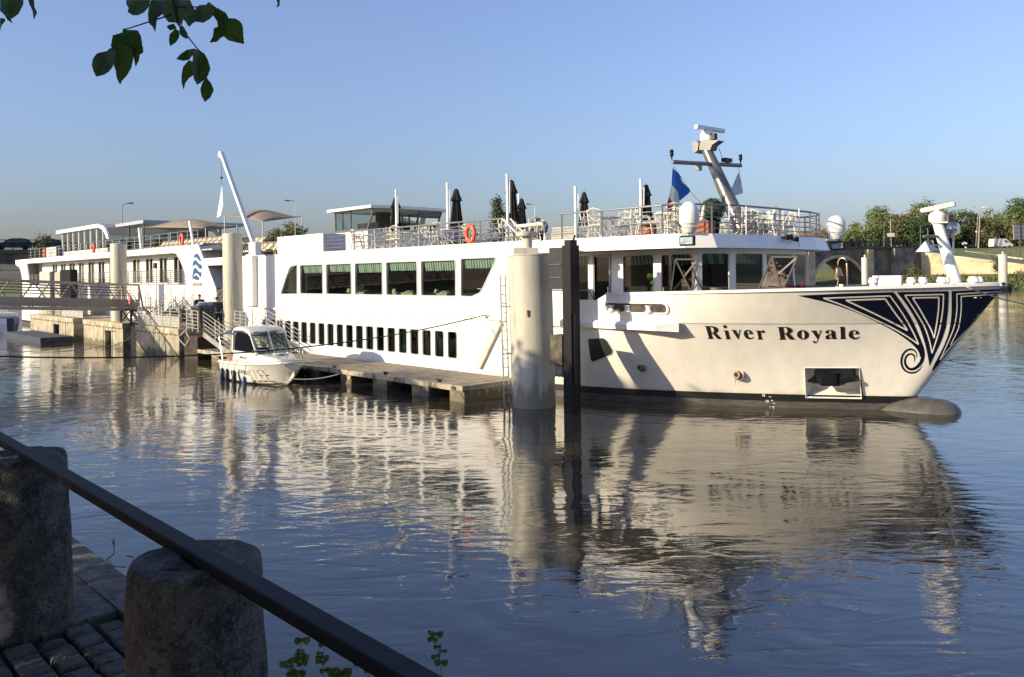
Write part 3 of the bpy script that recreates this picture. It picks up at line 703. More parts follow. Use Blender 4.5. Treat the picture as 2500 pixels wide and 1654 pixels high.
def railing(name, pts, l, h, nrail, posts, z0f, mat_=RAILG, r=.022, pr=.024, parent=None, top=.03):
    """pts: [(s, ztop)] ; rails evenly down to z0"""
    q = MB()
    for k in range(nrail):
        f = k/nrail
        q.tube([(s, l, z-(z-z0f)*f) for s, z in pts], top if k == 0 else r, 5)
    for s in posts:
        zt = lerp([(a, b) for a, b in pts], s); q.tube([(s, l, z0f), (s, l, zt)], pr, 5)
    return part(q, name, mat_, parent)
railing('balcony_railing', [(50.75, 4.76), (88.2, 4.76)], 5.45, 1, 7, [52.1+1.3*i for i in range(28)], 3.86)
railing('deck_railing', [(49.2, 7.18), (89.0, 7.18)], 5.35, 1, 4, [49.3+1.55*i for i in range(26)], 6.1)
lg = MB()
W1 = [[(1008, 365), (1020, 328), (1047, 310), (1070, 325), (1090, 360), (1106, 410), (1085, 405), (1060, 378), (1035, 360)],
      [(993, 478), (1003, 420), (1025, 395), (1050, 405), (1078, 442), (1112, 457), (1110, 508), (1085, 507), (1060, 478), (1040, 455), (1015, 460)],
      [(1001, 562), (1008, 510), (1030, 492), (1055, 515), (1082, 547), (1110, 552), (1104, 600), (1090, 612), (1070, 580), (1040, 563), (1015, 580)],
      [(1011, 620), (1022, 595), (1045, 588), (1070, 608), (1086, 635), (1062, 650), (1030, 645)]]
for q in W1: lg.slab([smoothc(sz(n2, q, 5.5), 3)], 5.502, 5.515)
part(lg, 'wave_logo', LOGOB, label='blue wave logo on the white stern block')
pb = L(*n2(998, 685), 5.5); pe = L(*n2(1115, 725), 5.5)
pl_ = part(MB().box(pe[0], pb[0], 5.502, 5.512, pe[2], pb[2]), 'logo_plate', mat('plate_mauve', (.24, .18, .18), .5))
def blockletters(txt, s_left, z0, hgt, l, adv, fn=W, d=-1, th=None, bold=.2):
    """stroke lettering; reads left to right with decreasing s (d=-1)"""
    S = {'S': [(1, 1, 0, 1), (0, 1, 0, .5), (0, .5, 1, .5), (1, .5, 1, 0), (1, 0, 0, 0)], 'W': [(0, 1, .25, 0), (.25, 0, .5, .8), (.5, .8, .75, 0), (.75, 0, 1, 1)],
         'E': [(0, 0, 0, 1), (0, 1, 1, 1), (0, .5, .8, .5), (0, 0, 1, 0)], '.': [(0.4, 0, .6, 0)], 'K': [(0, 0, 0, 1), (0, .5, 1, 1), (0, .5, 1, 0)], 'L': [(0, 1, 0, 0), (0, 0, 1, 0)],
         'B': [(0, 0, 0, 1), (0, 1, .9, .95), (.9, .95, .9, .5), (0, .5, .9, .5), (.9, .5, 1, .05), (0, 0, 1, .05)], 'X': [(0, 0, 1, 1), (0, 1, 1, 0)], '2': [(0, 1, 1, 1), (1, 1, 1, .5), (1, .5, 0, 0), (0, 0, 1, 0)],
         '0': [(0, 0, 0, 1), (0, 1, 1, 1), (1, 1, 1, 0), (1, 0, 0, 0)], '5': [(1, 1, 0, 1), (0, 1, 0, .5), (0, .5, 1, .5), (1, .5, 1, 0), (1, 0, 0, 0)], '4': [(0, 1, 0, .4), (0, .4, 1, .4), (.8, 1, .8, 0)],
         'J': [(1, 1, 1, 0), (1, 0, 0, 0), (0, 0, 0, .3)], 'I': [(.5, 0, .5, 1)], 'N': [(0, 0, 0, 1), (0, 1, 1, 0), (1, 0, 1, 1)], 'M': [(0, 0, 0, 1), (0, 1, .5, .4), (.5, .4, 1, 1), (1, 1, 1, 0)], 'A': [(0, 0, .5, 1), (.5, 1, 1, 0), (.2, .4, .8, .4)], ' ': [],
         'C': [(1, 1, 0, 1), (0, 1, 0, 0), (0, 0, 1, 0)], 'R': [(0, 0, 0, 1), (0, 1, .9, 1), (.9, 1, .9, .5), (0, .5, .9, .5), (.3, .5, 1, 0)], '7': [(0, 1, 1, 1), (1, 1, .3, 0)], '6': [(1, 1, 0, 1), (0, 1, 0, 0), (0, 0, 1, 0), (1, 0, 1, .5), (1, .5, 0, .5)], '3': [(0, 1, 1, 1), (1, 1, 1, 0), (0, .5, 1, .5), (0, 0, 1, 0)]}
    q = MB(fn); th = th or hgt*bold
    for i, ch in enumerate(txt):
        for x0, y0, x1, y1 in S[ch]:
            wd_ = adv*.68; a = s_left+d*(i*adv+x0*wd_); b = s_left+d*(i*adv+x1*wd_)
            if abs(a-b)+abs(y1-y0) < 1e-6: continue
            q.bar((a, l, z0+y0*hgt), (b, l, z0+y1*hgt), th, .008, (0, 1, 0)) if False else q.bar((a, l, z0+y0*hgt), (b, l, z0+y1*hgt), .008, th, (0, 0, 1)) if abs(a-b) > 1e-4 and False else _stroke(q, (a, z0+y0*hgt), (b, z0+y1*hgt), l, th)
    return q
def _stroke(q, a, b, l, th):
    a = Vector(a); b = Vector(b); d = (b-a).normalized()*th*.4; nn_ = Vector((-d.y, d.x)).normalized()*th/2
    c = [a-d+nn_, b+d+nn_, b+d-nn_, a-d-nn_]
    q.add([(p.x, l+e, p.y) for e in (0, .006) for p in c], [(0, 1, 2, 3), (4, 7, 6, 5), (0, 4, 5, 1), (1, 5, 6, 2), (2, 6, 7, 3), (3, 7, 4, 0)])
    return q
part(blockletters('S.W.E.', pb[0]-.08, pe[2]+.05, .1, 5.513, .195), 'plate_lettering', mat('plate_pale', (.6, .55, .52), .6), pl_)
# aft pavilion: flat roof, glass wall and curved fairing
pv = MB(); r0 = sz(n1, [(765, 140), (1350, 48), (1352, 95), (768, 188)], 4.6); s_a, s_b = r0[1][0], r0[0][0]; zr_ = r0[0][1]
pv.box(s_a, s_b, -4.6, 4.6, 8.42, 8.72)
P_ = sz(n1, [(1350, 48), (1400, 60), (1440, 110), (1470, 180), (1485, 245), (1455, 245), (1430, 170), (1400, 120), (1350, 95)], 4.6)
pv.slab([P_], 4.45, 4.6); pv.slab([P_], -4.6, -4.45)
pr_s = L(*n1(855, 190), 4.3); pr_e = L(*n1(1410, 110), 4.3)
pvr = part(pv, 'pavilion_roof', WHITE)
part(MB().box(s_a-6.4, s_a-.01, -4.6, 3.4, 8.45, 8.70), 'canopy_roof', mat('canopy_grey', (.36, .38, .44), .5))
gl_ = MB(); mu = MB(); gl_.box(pr_e[0], pr_s[0], 4.28, 4.3, 6.75, 8.42); gl_.box(pr_s[0], pr_s[0]+.02, -4.3, 4.28, 6.75, 8.42); gl_.box(pr_e[0], pr_s[0], -4.3, -4.28, 6.75, 8.42)
for i in range(8): a = pr_e[0]+(pr_s[0]-pr_e[0])*i/7; mu.box(a-.05, a+.05, 4.24, 4.34, 6.7, 8.42)
mu.box(pr_e[0]-1.2, pr_s[0], 4.2, 4.36, 6.0, 6.75)
pw = part(mu, 'pavilion_wall', WHITE); part(gl_, 'pane', GLASSC, pw)
ps = MB()
for ss in (s_a-6.2, s_a-3): 
    for l in (3.2, -4.2): ps.box(ss, ss+.12, l, l+.12, 5.98, 8.45)
part(ps, 'canopy_post', GREYM)
# windshield panel and dark screens on the stern deck
part(MB().box(*[L(*n1(770, 400), 4.9)[0], L(*n1(640, 400), 4.9)[0]], 4.88, 4.94, 6.1, 7.25), 'deck_cabinet', WHITE)
# ---------------- awnings over the sunbeds
def awning(c1, c2, c3, sag=.55):
    n = 14; P = []; sb, sa, la, lb = c1[0], c2[0], c1[1], c3[1]
    for i in range(n+1):
        for j in range(n+1):
            x = 2*i/n-1; y = 2*j/n-1
            px = (sa+sb)/2+(sb-sa)/2*x*(1-.13*(1-y*y)); py = (la+lb)/2+(la-lb)/2*y*(1-.13*(1-x*x))
            f = (1-x)/2; g = (1-y)/2; zc = (c1[2]*(1-f)+c2[2]*f)*(1-g)+((c1[2]+c3[2])/2*(1-f)+c3[2]*f)*g
            if False: pass
            P.append((px, py, zc+sag*(1-x*x)*(1-y*y)**.9))
    k = n+1; q = MB(); q.add(P, [(i*k+j, i*k+j+1, (i+1)*k+j+1, (i+1)*k+j) for i in range(n) for j in range(n)])
    o = part(q, 'sail_awning', TAUPE, smooth=True); md_ = o.modifiers.new('s', 'SOLIDIFY'); md_.thickness = .02
    for ss in (sa, sb):
        for ll in (la, lb): part(MB().tube([(ss, ll, 5.4), (ss, ll, (c1[2] if ss == sb else c2[2]) if ll == la else c3[2])], .035, 6), 'awning_post', RAILG, o)
A1 = L(*z2(280, 505), 4.0); A2 = L(*z2(545, 545), 4.0)
awning(A1, A2, LT(*z2(820, 510), A2[0]), .5)
A3 = L(*z1(1170, 255), 4.0); A4 = L(*z1(1700, 262), 4.0)
awning(A3, A4, LT(*z1(1960, 235), A4[0]), .6)
# ---------------- crane davit with hanging cable
q = MB(); q.bar(L(*z2(480, 690), 5.3), L(*z2(258, 66), 5.3), .20, .20); q.bar(L(*z2(258, 60), 5.3), L(*z2(250, 95), 5.3), .18, .3)
cr = part(q, 'crane_boom', WHITE)
q = MB(); q.box(41.55, 42.33, 5.08, 5.45, 5.42, 6.15); q.box(41.45, 42.6, 4.95, 5.5, 5.40, 5.5); bevel(part(q, 'crane_base', WHITE), .03)
q = MB(); a_ = L(*z2(257, 80), 5.3); b__ = L(*z2(260, 290), 5.3); q.tube([a_, b__], .012, 4); q.lathe((b__[0], 5.3, b__[2]+.35), [(.05, 0), (.09, .05), (.05, .12)], 8); part(q, 'crane_cable', DARKM, cr)
# ---------------- midship deck items: white locker box, wheelhouse, railing, light poles
q = MB(); q.box(34.5, 39.0, 4.2, 5.46, 5.42, 6.30); part(q, 'deck_locker', WHITE)
q = MB(); q.box(34.48, 34.495, 4.25, 5.42, 5.45, 6.25); q.lathe((34.40, 5.0, 5.72), [(.08, 0), (.08, .08)], 10, 'x'); part(q, 'locker_door', SHADOWW)
rp_ = [L(*z2(x, y), 5.35) for x, y in ((1180, 615), (1280, 600), (1395, 595), (1515, 580), (1637, 575), (1770, 565), (1912, 550), (2060, 540), (2215, 525))]
railing('deck_railing', [(22.0, 6.28), (34.4, 6.28)], 5.35, 1, 5, [p[0] for p in rp_], 5.42, r=.016, pr=.032, top=.035)
q = MB()
for dl_ in (0, .35): q.tube([(22.05-dl_*.2, 5.35-dl_, 6.28), (20.9, 5.35-dl_, 5.42)], .035, 6)
q.tube([(21.3, 5.3, 5.95), (20.0, 5.3, 5.98), (19.9, 5.3, 5.42)], .07, 8); part(q, 'gangway_davit', CREAM)
railing('deck_railing', [(15.0, 6.28), (19.25, 6.28)], 5.2, 1, 5, [19.2, 17.4, 15.8], 5.42, RAILG, r=.014, pr=.028, top=.035)
# curved rail round the fore end of the upper deck
fc = [(15.0, 5.2), (14.4, 5.0), (13.9, 4.2), (13.65, 3.0), (13.55, .7), (13.65, -1.6), (13.9, -2.8), (14.4, -3.6), (15, -3.9), (20.5, -3.9), (27, -4.6), (34, -5.0)]
q = MB()
for k, z in enumerate((6.28, 6.08, 5.9, 5.73, 5.56)): q.tube([(s, l, z) for s, l in fc], .035 if k == 0 else .014, 6)
for s, l in fc[:-2]+[(17.5, -3.9), (23.5, -4.22), (26.5, -4.6)]: q.tube([(s, l, 5.42), (s, l, 6.28)], .028, 5)
part(q, 'deck_railing', RAILG)
# wheelhouse with raked panes
wf = MB(); wr = MB(); sF, sA_, lh = 35.3, 38.7, 2.2
wr.slab([[(34.7, 2.6), (38.9, 2.6), (38.9, -2.4), (34.7, -2.4), (34.45, -1.6), (34.4, 0), (34.45, 1.6)]], 7.68, 7.82, 'z')
wh = part(wf.box(35.6, 38.7, -2.2, 2.2, 5.42, 6.65), 'wheelhouse', WHITE)
part(wr, 'wheelhouse_roof', WHITE)
fr = MB(); gp = MB()
def pane(a, b, c, d):
    gp.add([a, b, c, d], [(0, 1, 2, 3)])
    for p, q_ in ((a, b), (b, c), (c, d), (d, a)): fr.bar(p, q_, .07, .07)
for sgn in (1, -1):
    l = 2.2*sgn
    pane((38.7, l, 6.65), (38.0, l, 6.65), (38.0, l*1.0, 7.68), (38.7, l, 7.68)); pane((38.0, l, 6.65), (37.2, l, 6.65), (37.2, l, 7.68), (38.0, l, 7.68)); pane((37.2, l, 6.65), (35.6, l, 6.65), (35.05, l, 7.68), (37.2, l, 7.68))
ls = [2.2, .75, -.75, -2.2]
for a, b in zip(ls, ls[1:]): pane((35.6, a, 6.65), (35.6, b, 6.65), (35.05, b, 7.68), (35.05, a, 7.68))
pane((38.7, 2.2, 6.65), (38.7, -2.2, 6.65), (38.7, -2.2, 7.68), (38.7, 2.2, 7.68))
part(fr, 'window_frame', GREYM, wh); part(gp, 'pane', GLASS, wh)
part(MB().box(36.4, 38.4, -1, 1, 6.6, 7.1).box(37, 37.4, -.2, .5, 7.1, 7.7), 'helm_console', INTER, wh)
# white lamp poles, slim and tall, along the deck
pole_px = [(z2, 1474, 325, 4.0), (z2, 1830, 275, 4.0), (z2, 2247, 215, 4.0), (z4, 461, 290, -3.5), (z4, 1006, 218, 3.5), (z4, 1637, 150, 2.5)]
for mm, x, y, l in pole_px:
    p = L(*mm(x, y), l); q = MB(); q.tube([(p[0], l, 5.4), (p[0], l, p[2])], .055, 8); q.tube([(p[0]-.12, l, 6.6), (p[0]-.14, l, p[2]-.3)], .02, 5); part(q, 'lamp_pole', WHITE, smooth=True, auto=40)
for x0, y0, x1, y1 in ((1150, 262, 1172, 470), (1568, 205, 1600, 400)):
    a, b = L(*z1(x0, y0), 5.35), L(*z1(x1, y1), 5.35); part(MB().tube([a, b], .09, 8), 'lamp_pole', WHITE, smooth=True, auto=40)
    part(MB().box(b[0]-.35, b[0]+.05, 5.5, 5.53, 5.86, 6.27), 'pole_bracket', SHADOWW)
# ---------------- upper fore deck: fascia, saloon front
fas = [(20.4, 5.5), (15.0, 5.5), (14.3, 5.22), (13.72, 4.4), (13.46, 3.0), (13.35, .7), (13.46, -1.6), (13.72, -3.0), (14.3, -3.82), (15.0, -4.1), (20.4, -4.1)]
q = MB(); k_ = len(fas)
top = [(s+.06*(1 if s < 14.5 else 0), l*.995, 5.385) for s, l in fas]; bot = [((s-.12 if s < 14.5 else s), l, 4.95) for s, l in fas]; ti = [(s+.25, l*.96, 5.385) for s, l in fas]; bi = [(s+.25, l*.94, 4.95) for s, l in fas]
q.add(bot+top+ti+bi, [(i, i+1, k_+i+1, k_+i) for i in range(k_-1)]+[(k_+i, k_+i+1, 2*k_+i+1, 2*k_+i) for i in range(k_-1)]+[(3*k_+i+1, 3*k_+i, i, i+1) for i in range(k_-1)])
part(q, 'deck_fascia', WHITE)
q = MB(); q.slab([[(s+.1, l*.97) for s, l in fas]], 5.30, 5.383, 'z'); q.slab([[(s+.1, l*.97) for s, l in fas]], 4.955, 5.0, 'z'); part(q, 'upper_fore_deck', mat('teak_grey', (.36, .32, .27), .8, var=.15))
sal = [[(14.45, 2.76), (21.3, 2.76), (21.3, 4.95), (14.45, 4.95)]]
swin = [rrect(18.9, 19.8, 3.3, 4.83, .05, 2), rrect(16.1, 17.36, 3.2, 4.8, .12, 4), rrect(14.63, 15.8, 3.2, 4.79, .12, 4)]
sdoor = [(17.9, 2.8), (18.65, 2.8), (18.65, 4.83), (17.9, 4.83)]
part(MB().slab(sal+swin+[sdoor], 4.14, 4.2), 'saloon_side', WHITE); part(MB().slab(sal, -2.8, -2.74), 'saloon_side', WHITE)
for w_ in swin: window(w_, 'lounge_window', 4.2, GLASS, .03, .012, blind=.34)
f = part(MB().slab([inset(sdoor, -.02), inset(sdoor, .05)], 4.202, 4.23), 'lounge_door', RAILG); part(MB().face(sdoor, 4.16), 'pane', GLASSD, f); part(MB().box(17.95, 18.0, 4.23, 4.27, 3.55, 3.75), 'handle', CHROME, f)
def facet(a, b):
    a = Vector(a); b = Vector(b); d = (b-a).normalized(); nr = Vector((d.y, -d.x))
    if nr.x > 0: nr = -nr
    return (lambda x, y, z: W(a.x+d.x*x+nr.x*y, a.y+d.y*x+nr.y*y, z)), (b-a).length
for (a, b), solid in ((((14.45, 4.2), (13.92, 3.05)), 1), (((13.92, 3.05), (13.80, 1.25)), 1), (((13.8, 1.25), (13.8, -.65)), 0), (((13.92, -1.85), (14.45, -2.8)), 0), (((13.8, -.65), (13.92, -1.85)), 0)):
    fn, ln = facet(a, b)
    if solid:
        wn = rrect(.17, ln-.12, 3.0, 4.80, .1, 4); part(MB(fn).slab([[(0, 2.76), (ln, 2.76), (ln, 4.95), (0, 4.95)], wn], -.06, 0), 'saloon_front', WHITE); window(wn, 'lounge_window', 0, GLASS, .03, .012, blind=.34, fn=fn)
    else:
        o = part(MB(fn).box(0, .10, -.06, 0, 2.76, 4.95).box(.1, ln, -.05, -.01, 2.76, 3.2).box(.1, ln, -.05, -.01, 4.8, 4.95), 'front_mullion', WHITE); part(MB(fn).box(.1, ln, -.03, -.02, 3.2, 4.8), 'pane', GLASSC, o)
part(MB().box(14.9, 19.8, -2.6, 1.8, 2.76, 4.94), 'dark_core_block', INTER)  # filler block added inside the lounge to keep it dark behind the windows
q = MB()
for s in (14.2, 15.1, 16.5): q.box(s, s+.5, 2.6, 3.1, 2.76, 3.72); 
part(q, 'lounge_chair', mat('wicker_tan', (.38, .25, .12), .8, var=.2, scale=9))
q = MB()
for k in range(5):
    q.lathe((16.7+.1*k, 3.0+.1*(k % 2), 3.3+.22*k), [(.05, 0), (.22, .1), (.16, .25), (.02, .34)], 7)
part(q, 'potted_palm', mat('palm_green', (.06, .13, .04), .8, var=.4, scale=9))
part(MB().box(18.95, 19.7, 5.0, 5.4, 3.35, 3.95).box(19.75, 20.9, 5.0, 5.4, 3.35, 3.9), 'side_locker', WHITE)
q = MB(); q.tube([(17.6, 5.47, 3.4), (17.75, 5.47, 3.66), (20.5, 5.47, 3.68)], .02, 5); q.tube([(18.9, 5.47, 3.35), (18.9, 5.47, 3.67)], .02, 5); part(q, 'side_railing', RAILG)
# tilted framed glass wind screens on the fore deck
def screen(pts, l):
    P = [L(*m5(*p), l) for p in pts]; q = MB()
    for a, b in zip(P, P[1:]+P[:1]): q.bar(a, b, .035, .05)
    q.bar(P[0], P[2], .04, .05)
    o = part(q, 'wind_screen', mat('screen_frame', (.03, .028, .025), .5, .3))
    part(MB().add([(a, b, c) for a, b, c in P], [(0, 1, 2, 3)]), 'pane', GLASSG, o)
    part(MB().bar((P[1][0], l, P[1][2]), (P[3][0], l-.02, P[3][2]), .02, .05), 'brace', GREYM, o)
    part(MB().bar(((P[1][0]+P[2][0])/2, l, (P[1][2]+P[2][2])/2), (P[2][0]-.25, l-.3, P[2][2]), .03), 'prop_strut', DARKM, o)
screen([(65, 95), (440, 95), (345, 670), (-10, 670)], 4.75); screen([(1705, 55), (2140, 55), (1880, 650), (1455, 650)], 3.5)
# satellite domes on brackets, flood lights
def dome(s, l, z, r):
    o = part(MB().lathe((s, l, z), [(r*.62, .0), (r*.80, .06), (r*.985, .12), (r*.985, .15), (r, .16), (r, .42), (r*.97, .50), (r*.87, .58), (r*.68, .66), (r*.42, .72), (r*.2, .742), (.01, .75)], 22), 'satellite_dome', mat('dome_white', (.78, .76, .72), .3, var=.03), smooth=True, auto=40)
    part(MB().lathe((s, l, z-.10), [(r*.55, -.06), (r*.9, .085)], 14), 'dome_collar', WHITE, o, smooth=True, auto=40)
    sg = 1 if l > 0 else -1
    part(MB().box(s-.06, s+.06, min(l, l-sg*.9), max(l, l-sg*.9), z-.22, z-.15), 'bracket', WHITE, o)
    return o
dc = L(*m1(380, 1240), 5.75); dome(dc[0], 5.75, 5.52, .285)
d2 = L(*m1(2035, 1240), -4.4); dome(d2[0], -4.4, L(*m1(2035, 1370), -4.4)[2]+.04, .34)
for s, l, z in ((dc[0], 5.85, 5.13), (d2[0]-.1, -4.3, L(*m1(2075, 1480), -4.3)[2])):
    o = part(MB().box(s-.26, s+.26, l-.05, l+.05, z-.15, z+.15), 'flood_light', BLACKR); bevel(o, .03)
    part(MB().box(s-.21, s+.21, l+.05, l+.06, z-.10, z+.10), 'lamp_glass', mat('lamp_glass', (.35, .45, .46), .15, var=.3, scale=14), o)
    part(MB().tube([(s, l-.05, z+.1), (s, l-.2, z+.3)], .02, 5), 'lamp_bracket', DARKM, o)
# horns, hooks and thin staffs on the front fascia
q = MB()
for x, y in ((1420, 1388), (1460, 1385), (1525, 1408)):
    p = LT(*m1(x, y), 13.4); q.lathe((13.28, p[1], p[2]), [(.03, .2), (.04, .05), (.10, -.12), (.085, -.12), (.02, .0)], 12, 'x')
part(q, 'horn', DARKM, smooth=True, auto=40)
q = MB()
for x, y0_, y1_ in ((815, 985, 1350), (1007, 1035, 1350), (1603, 1060, 1490)):
    a, b = LT(*m1(x, y0_), 13.35), LT(*m1(x, y1_), 13.35); part(MB().tube([(13.3, a[1], a[2]), (13.3, b[1], b[2])], .018, 5), 'flag_staff', WHITE)
a, b = LT(*m1(1275, 1095), 13.8), LT(*m1(1400, 1350), 13.8); part(MB().tube([a, b], .07, 8), 'folded_crane_arm', WHITE, smooth=True)
# ---------------- main mast, raked aft, with yard, platform and radar
mb_ = MB()
def mpt(x, y, s=16.2): return LT(*m1(x, y), s)
ma, mb2 = L(*m1(1000, 1345), 0), L(*m1(580, 400), 0)
q = MB(); q.tube([ma, Vector(ma).lerp(Vector(mb2), .5), mb2], .30, 24, .185)
mast = part(q, 'mast', GREYM, smooth=True, auto=40)
yc = Vector(ma).lerp(Vector(mb2), .83); sY = yc.x
ya = LT(*m1(185, 535), sY); yb = LT(*m1(960, 575), sY); part(MB().tube([ya, yb], .075, 10), 'yard_arm', GREYM, mast, smooth=True, auto=40)
for p in (ya, yb): part(MB().lathe((p[0], p[1], p[2]+.08), [(.02, 0), (.03, .1), (.07, .14), (.06, .24), (.07, .3), (.05, .34)], 10), 'nav_light', BLACKR, mast)
o = LT(*m1(800, 530), sY); part(MB().box(o[0]-.1, o[0]+.1, o[1]-.25, o[1]+.2, o[2]-.02, o[2]+.12).tube([(o[0], o[1]+.2, o[2]), (o[0], o[1]+.5, o[2]+.45)], .012, 4), 'camera_unit', DARKM, mast)
o = LT(*m1(487, 600), sY); part(MB().box(o[0]-.08, o[0]+.08, o[1]-.1, o[1]+.1, o[2]-.1, o[2]+.1), 'loudspeaker', GREYM, mast)
pc = L(*m1(590, 350), 0)
q = MB(); q.slab([sz(m1, [(530, 405), (650, 408), (670, 350), (745, 298), (560, 290), (530, 340)], 0)], -.2, .2); q.slab([sz(m1, [(455, 325), (500, 300), (530, 330), (520, 410), (480, 440), (460, 400)], 0)], -.25, .25); part(q, 'radar_platform', GREYM, mast)
rc = L(*m1(585, 245), 0); part(MB().lathe((rc[0]+.02, 0, rc[2]-.22), [(.16, 0), (.24, .06), (.25, .26), (.2, .4), (.08, .46), (.08, .55)], 14), 'radar_motor', WHITE, mast, smooth=True, auto=40)
ra, rb_ = LT(*m1(455, 138), rc[0]), LT(*m1(770, 187), rc[0])
o = part(MB().bar(ra, rb_, .16, .16), 'radar_scanner', WHITE, mast); bevel(o, .04)
part(MB().box(rc[0]-.36, rc[0]-.2, -.1, .1, rc[2]-.16, rc[2]+.06), 'instrument_box', DARKM, mast)
# stays of the mast
q = MB(); 
# ---------------- bow mast with radar, search light
ba, bb2 = L(*n5(800, 1400), 0), L(*n5(535, 505), 0)
bm_ = part(MB().tube([ba, bb2], .175, 14, .14), 'bow_mast', WHITE, smooth=True, auto=40)
part(MB().lathe((bb2[0]+.0, 0, bb2[2]), [(.2, 0), (.24, .05), (.24, .22), (.16, .3), (.06, .34), (.06, .4)], 14), 'radar_motor', WHITE, bm_, smooth=True, auto=40)
part(MB().box(bb2[0]-.35, bb2[0]+.1, -.2, .2, bb2[2]-.03, bb2[2]), 'platform', CREAM, bm_)
part(MB().box(bb2[0]-.37, bb2[0]-.33, -.2, .2, bb2[2], bb2[2]+.2), 'platform_guard', mat('brown_guard', (.12, .08, .05), .6), bm_)
ra, rb_ = L(*n5(290, 335), 0), L(*n5(800, 232), 0); o = part(MB().bar((ra[0], 0, ra[2]), (rb_[0], 0, rb_[2]), .14, .14), 'radar_scanner', mat('scanner_cream', (.75, .70, .58), .4), bm_); bevel(o, .04)
q = MB()
for x0, x1 in ((380, 490), (535, 650)): 
    y0_ = 300-(x0-380)*.2; y1_ = 300-(x1-380)*.2
    a, b = L(*n5(x0, y0_), .075), L(*n5(x1, y1_), .075); q.bar(a, b, .01, .025)
part(q, 'scanner_stripe', mat('faded_red', (.45, .16, .12), .6), bm_)
y_ = L(*n5(560, 712), 0); q = MB(); q.tube([(y_[0], 0, y_[2]) if False else LT(*n5(330, 712), y_[0]), LT(*n5(760, 705), y_[0])], .045, 8); part(q, 'cross_arm', GREYM, bm_, smooth=True)
sl_ = LT(*n5(765, 600), y_[0]-.1); part(MB().lathe((sl_[0]-.15, sl_[1], sl_[2]), [(.17, 0), (.2, .05), (.2, .2), (.12, .3), (.02, .33)], 14, 'x').tube([(sl_[0], sl_[1], sl_[2]-.2), (sl_[0], sl_[1], sl_[2]-.75)], .03, 6), 'search_light', CHROME, bm_, smooth=True, auto=40)
q = MB(); a, b, c_3 = LT(*n5(355, 775), y_[0]), LT(*n5(320, 935), y_[0]), LT(*n5(450, 910), y_[0])
q.add([(a[0], a[1], a[2]), (b[0]+.2, b[1], b[2]), (c_3[0]-.2, c_3[1], c_3[2]), (b[0]-.2, b[1]+.02, b[2])], [(0, 1, 2), (0, 2, 3), (0, 3, 1), (1, 3, 2)]); part(q, 'radar_reflector', SHADOWW, bm_)
q = MB(); a, b, c_3 = LT(*n5(430, 765), y_[0]), LT(*n5(530, 765), y_[0]), LT(*n5(490, 860), y_[0]); q.add([(a[0], a[1], a[2]), (b[0]+.1, b[1], b[2]), (c_3[0], c_3[1], c_3[2])], [(0, 1, 2)]); part(q, 'radar_reflector', CREAM, bm_)
# foredeck bits and vents on the rim
def bit(s, l, r=.1, name='mooring_bitt'):
    z = 3.40
    o = part(MB().lathe((s, l, z), [(r*.9, 0), (r*.9, .42), (r*1.25, .45), (r*1.25, .52), (r, .56), (r*.98, .60)], 14), name, WHITE, smooth=True, auto=35)
for x, l, r in ((150, 1.7, .10), (320, 1.7, .10), (600, 1.6, .11), (655, 1.6, .1), (1065, .8, .12), (1140, .8, .10)):
    p = L(*n5(x, 1400), l)
    for _ in range(12): l = max(.12, hb(p[0], 3.7)-.42); p = L(*n5(x, 1400), l)
    bit(p[0], l, r)
p = L(*m4(625, 1110), 2.2); bit(p[0], 2.2, .11)
o_ = L(*m4(770, 1060), 1.4); part(MB().add([(o_[0]+.42, 1.4, 3.4), (o_[0]-.42, 1.4, 3.4), (o_[0]-.38, 1.25, 4.05), (o_[0]+.45, 1.25, 4.05)]+[(o_[0]+.42, 1.3, 3.4), (o_[0]-.42, 1.3, 3.4), (o_[0]-.38, 1.15, 4.05), (o_[0]+.45, 1.15, 4.05)], [(0, 1, 2, 3), (7, 6, 5, 4), (0, 4, 5, 1), (1, 5, 6, 2), (2, 6, 7, 3), (3, 7, 4, 0)]), 'notice_board', SHADOWW)
# bell on a curved bracket
bl = L(*m4(325, 1130), 2.5); bx = L(*m4(215, 850), 2.5)
s_b1, s_b2 = bl[0], bx[0]; q = MB(); pts = [(s_b1, 2.5, 3.3), (s_b1, 2.5, 4.2)]
for i in range(7): a = math.pi*i/6; pts.append(((s_b1+s_b2)/2-(s_b2-s_b1)/2*math.cos(a), 2.5, 4.42+.16*math.sin(a)))
pts.append((s_b2, 2.5, 4.36)); q.tube(pts, .022, 8)
bk = part(q, 'bell_bracket', mat('bracket_brass', (.5, .38, .3), .3, .8), smooth=True)
part(MB().lathe((s_b2, 2.5, 4.06), [(.155, 0), (.145, .02), (.10, .10), (.085, .20), (.06, .25), (.01, .27)], 16), 'bell', BRONZE, bk, smooth=True, auto=50)
part(MB().tube([(s_b2, 2.5, 4.1), (s_b2, 2.5, 3.9), (s_b2+.03, 2.5, 3.72)], .012, 5), 'bell_rope', ROPE, bk)
part(MB().tube([(s_b2+.15, 2.6, 3.5), (s_b2-.02, 2.6, 3.62), (s_b2-.05, 2.6, 3.75)], .07, 8).box(s_b2-.2, s_b2-.1, 2.55, 2.65, 3.4, 3.82), 'deck_ventilator', CREAM)
q = MB(); q.tube([(12.4, 3.6, 3.77), (10.6, 2.4, 3.77)], .02, 5); q.tube([(11.6, 3.0, 3.2), (11.6, 3.0, 3.77)], .02, 5); part(q, 'fore_railing', DARKM)
w_ = MB(ID); w_.add([(-900, -60, 0), (900, -60, 0), (900, 2500, 0), (-900, 2500, 0)], [(0, 1, 2, 3)])
WATER = bpy.data.materials.new('river_water'); WATER.use_nodes = True
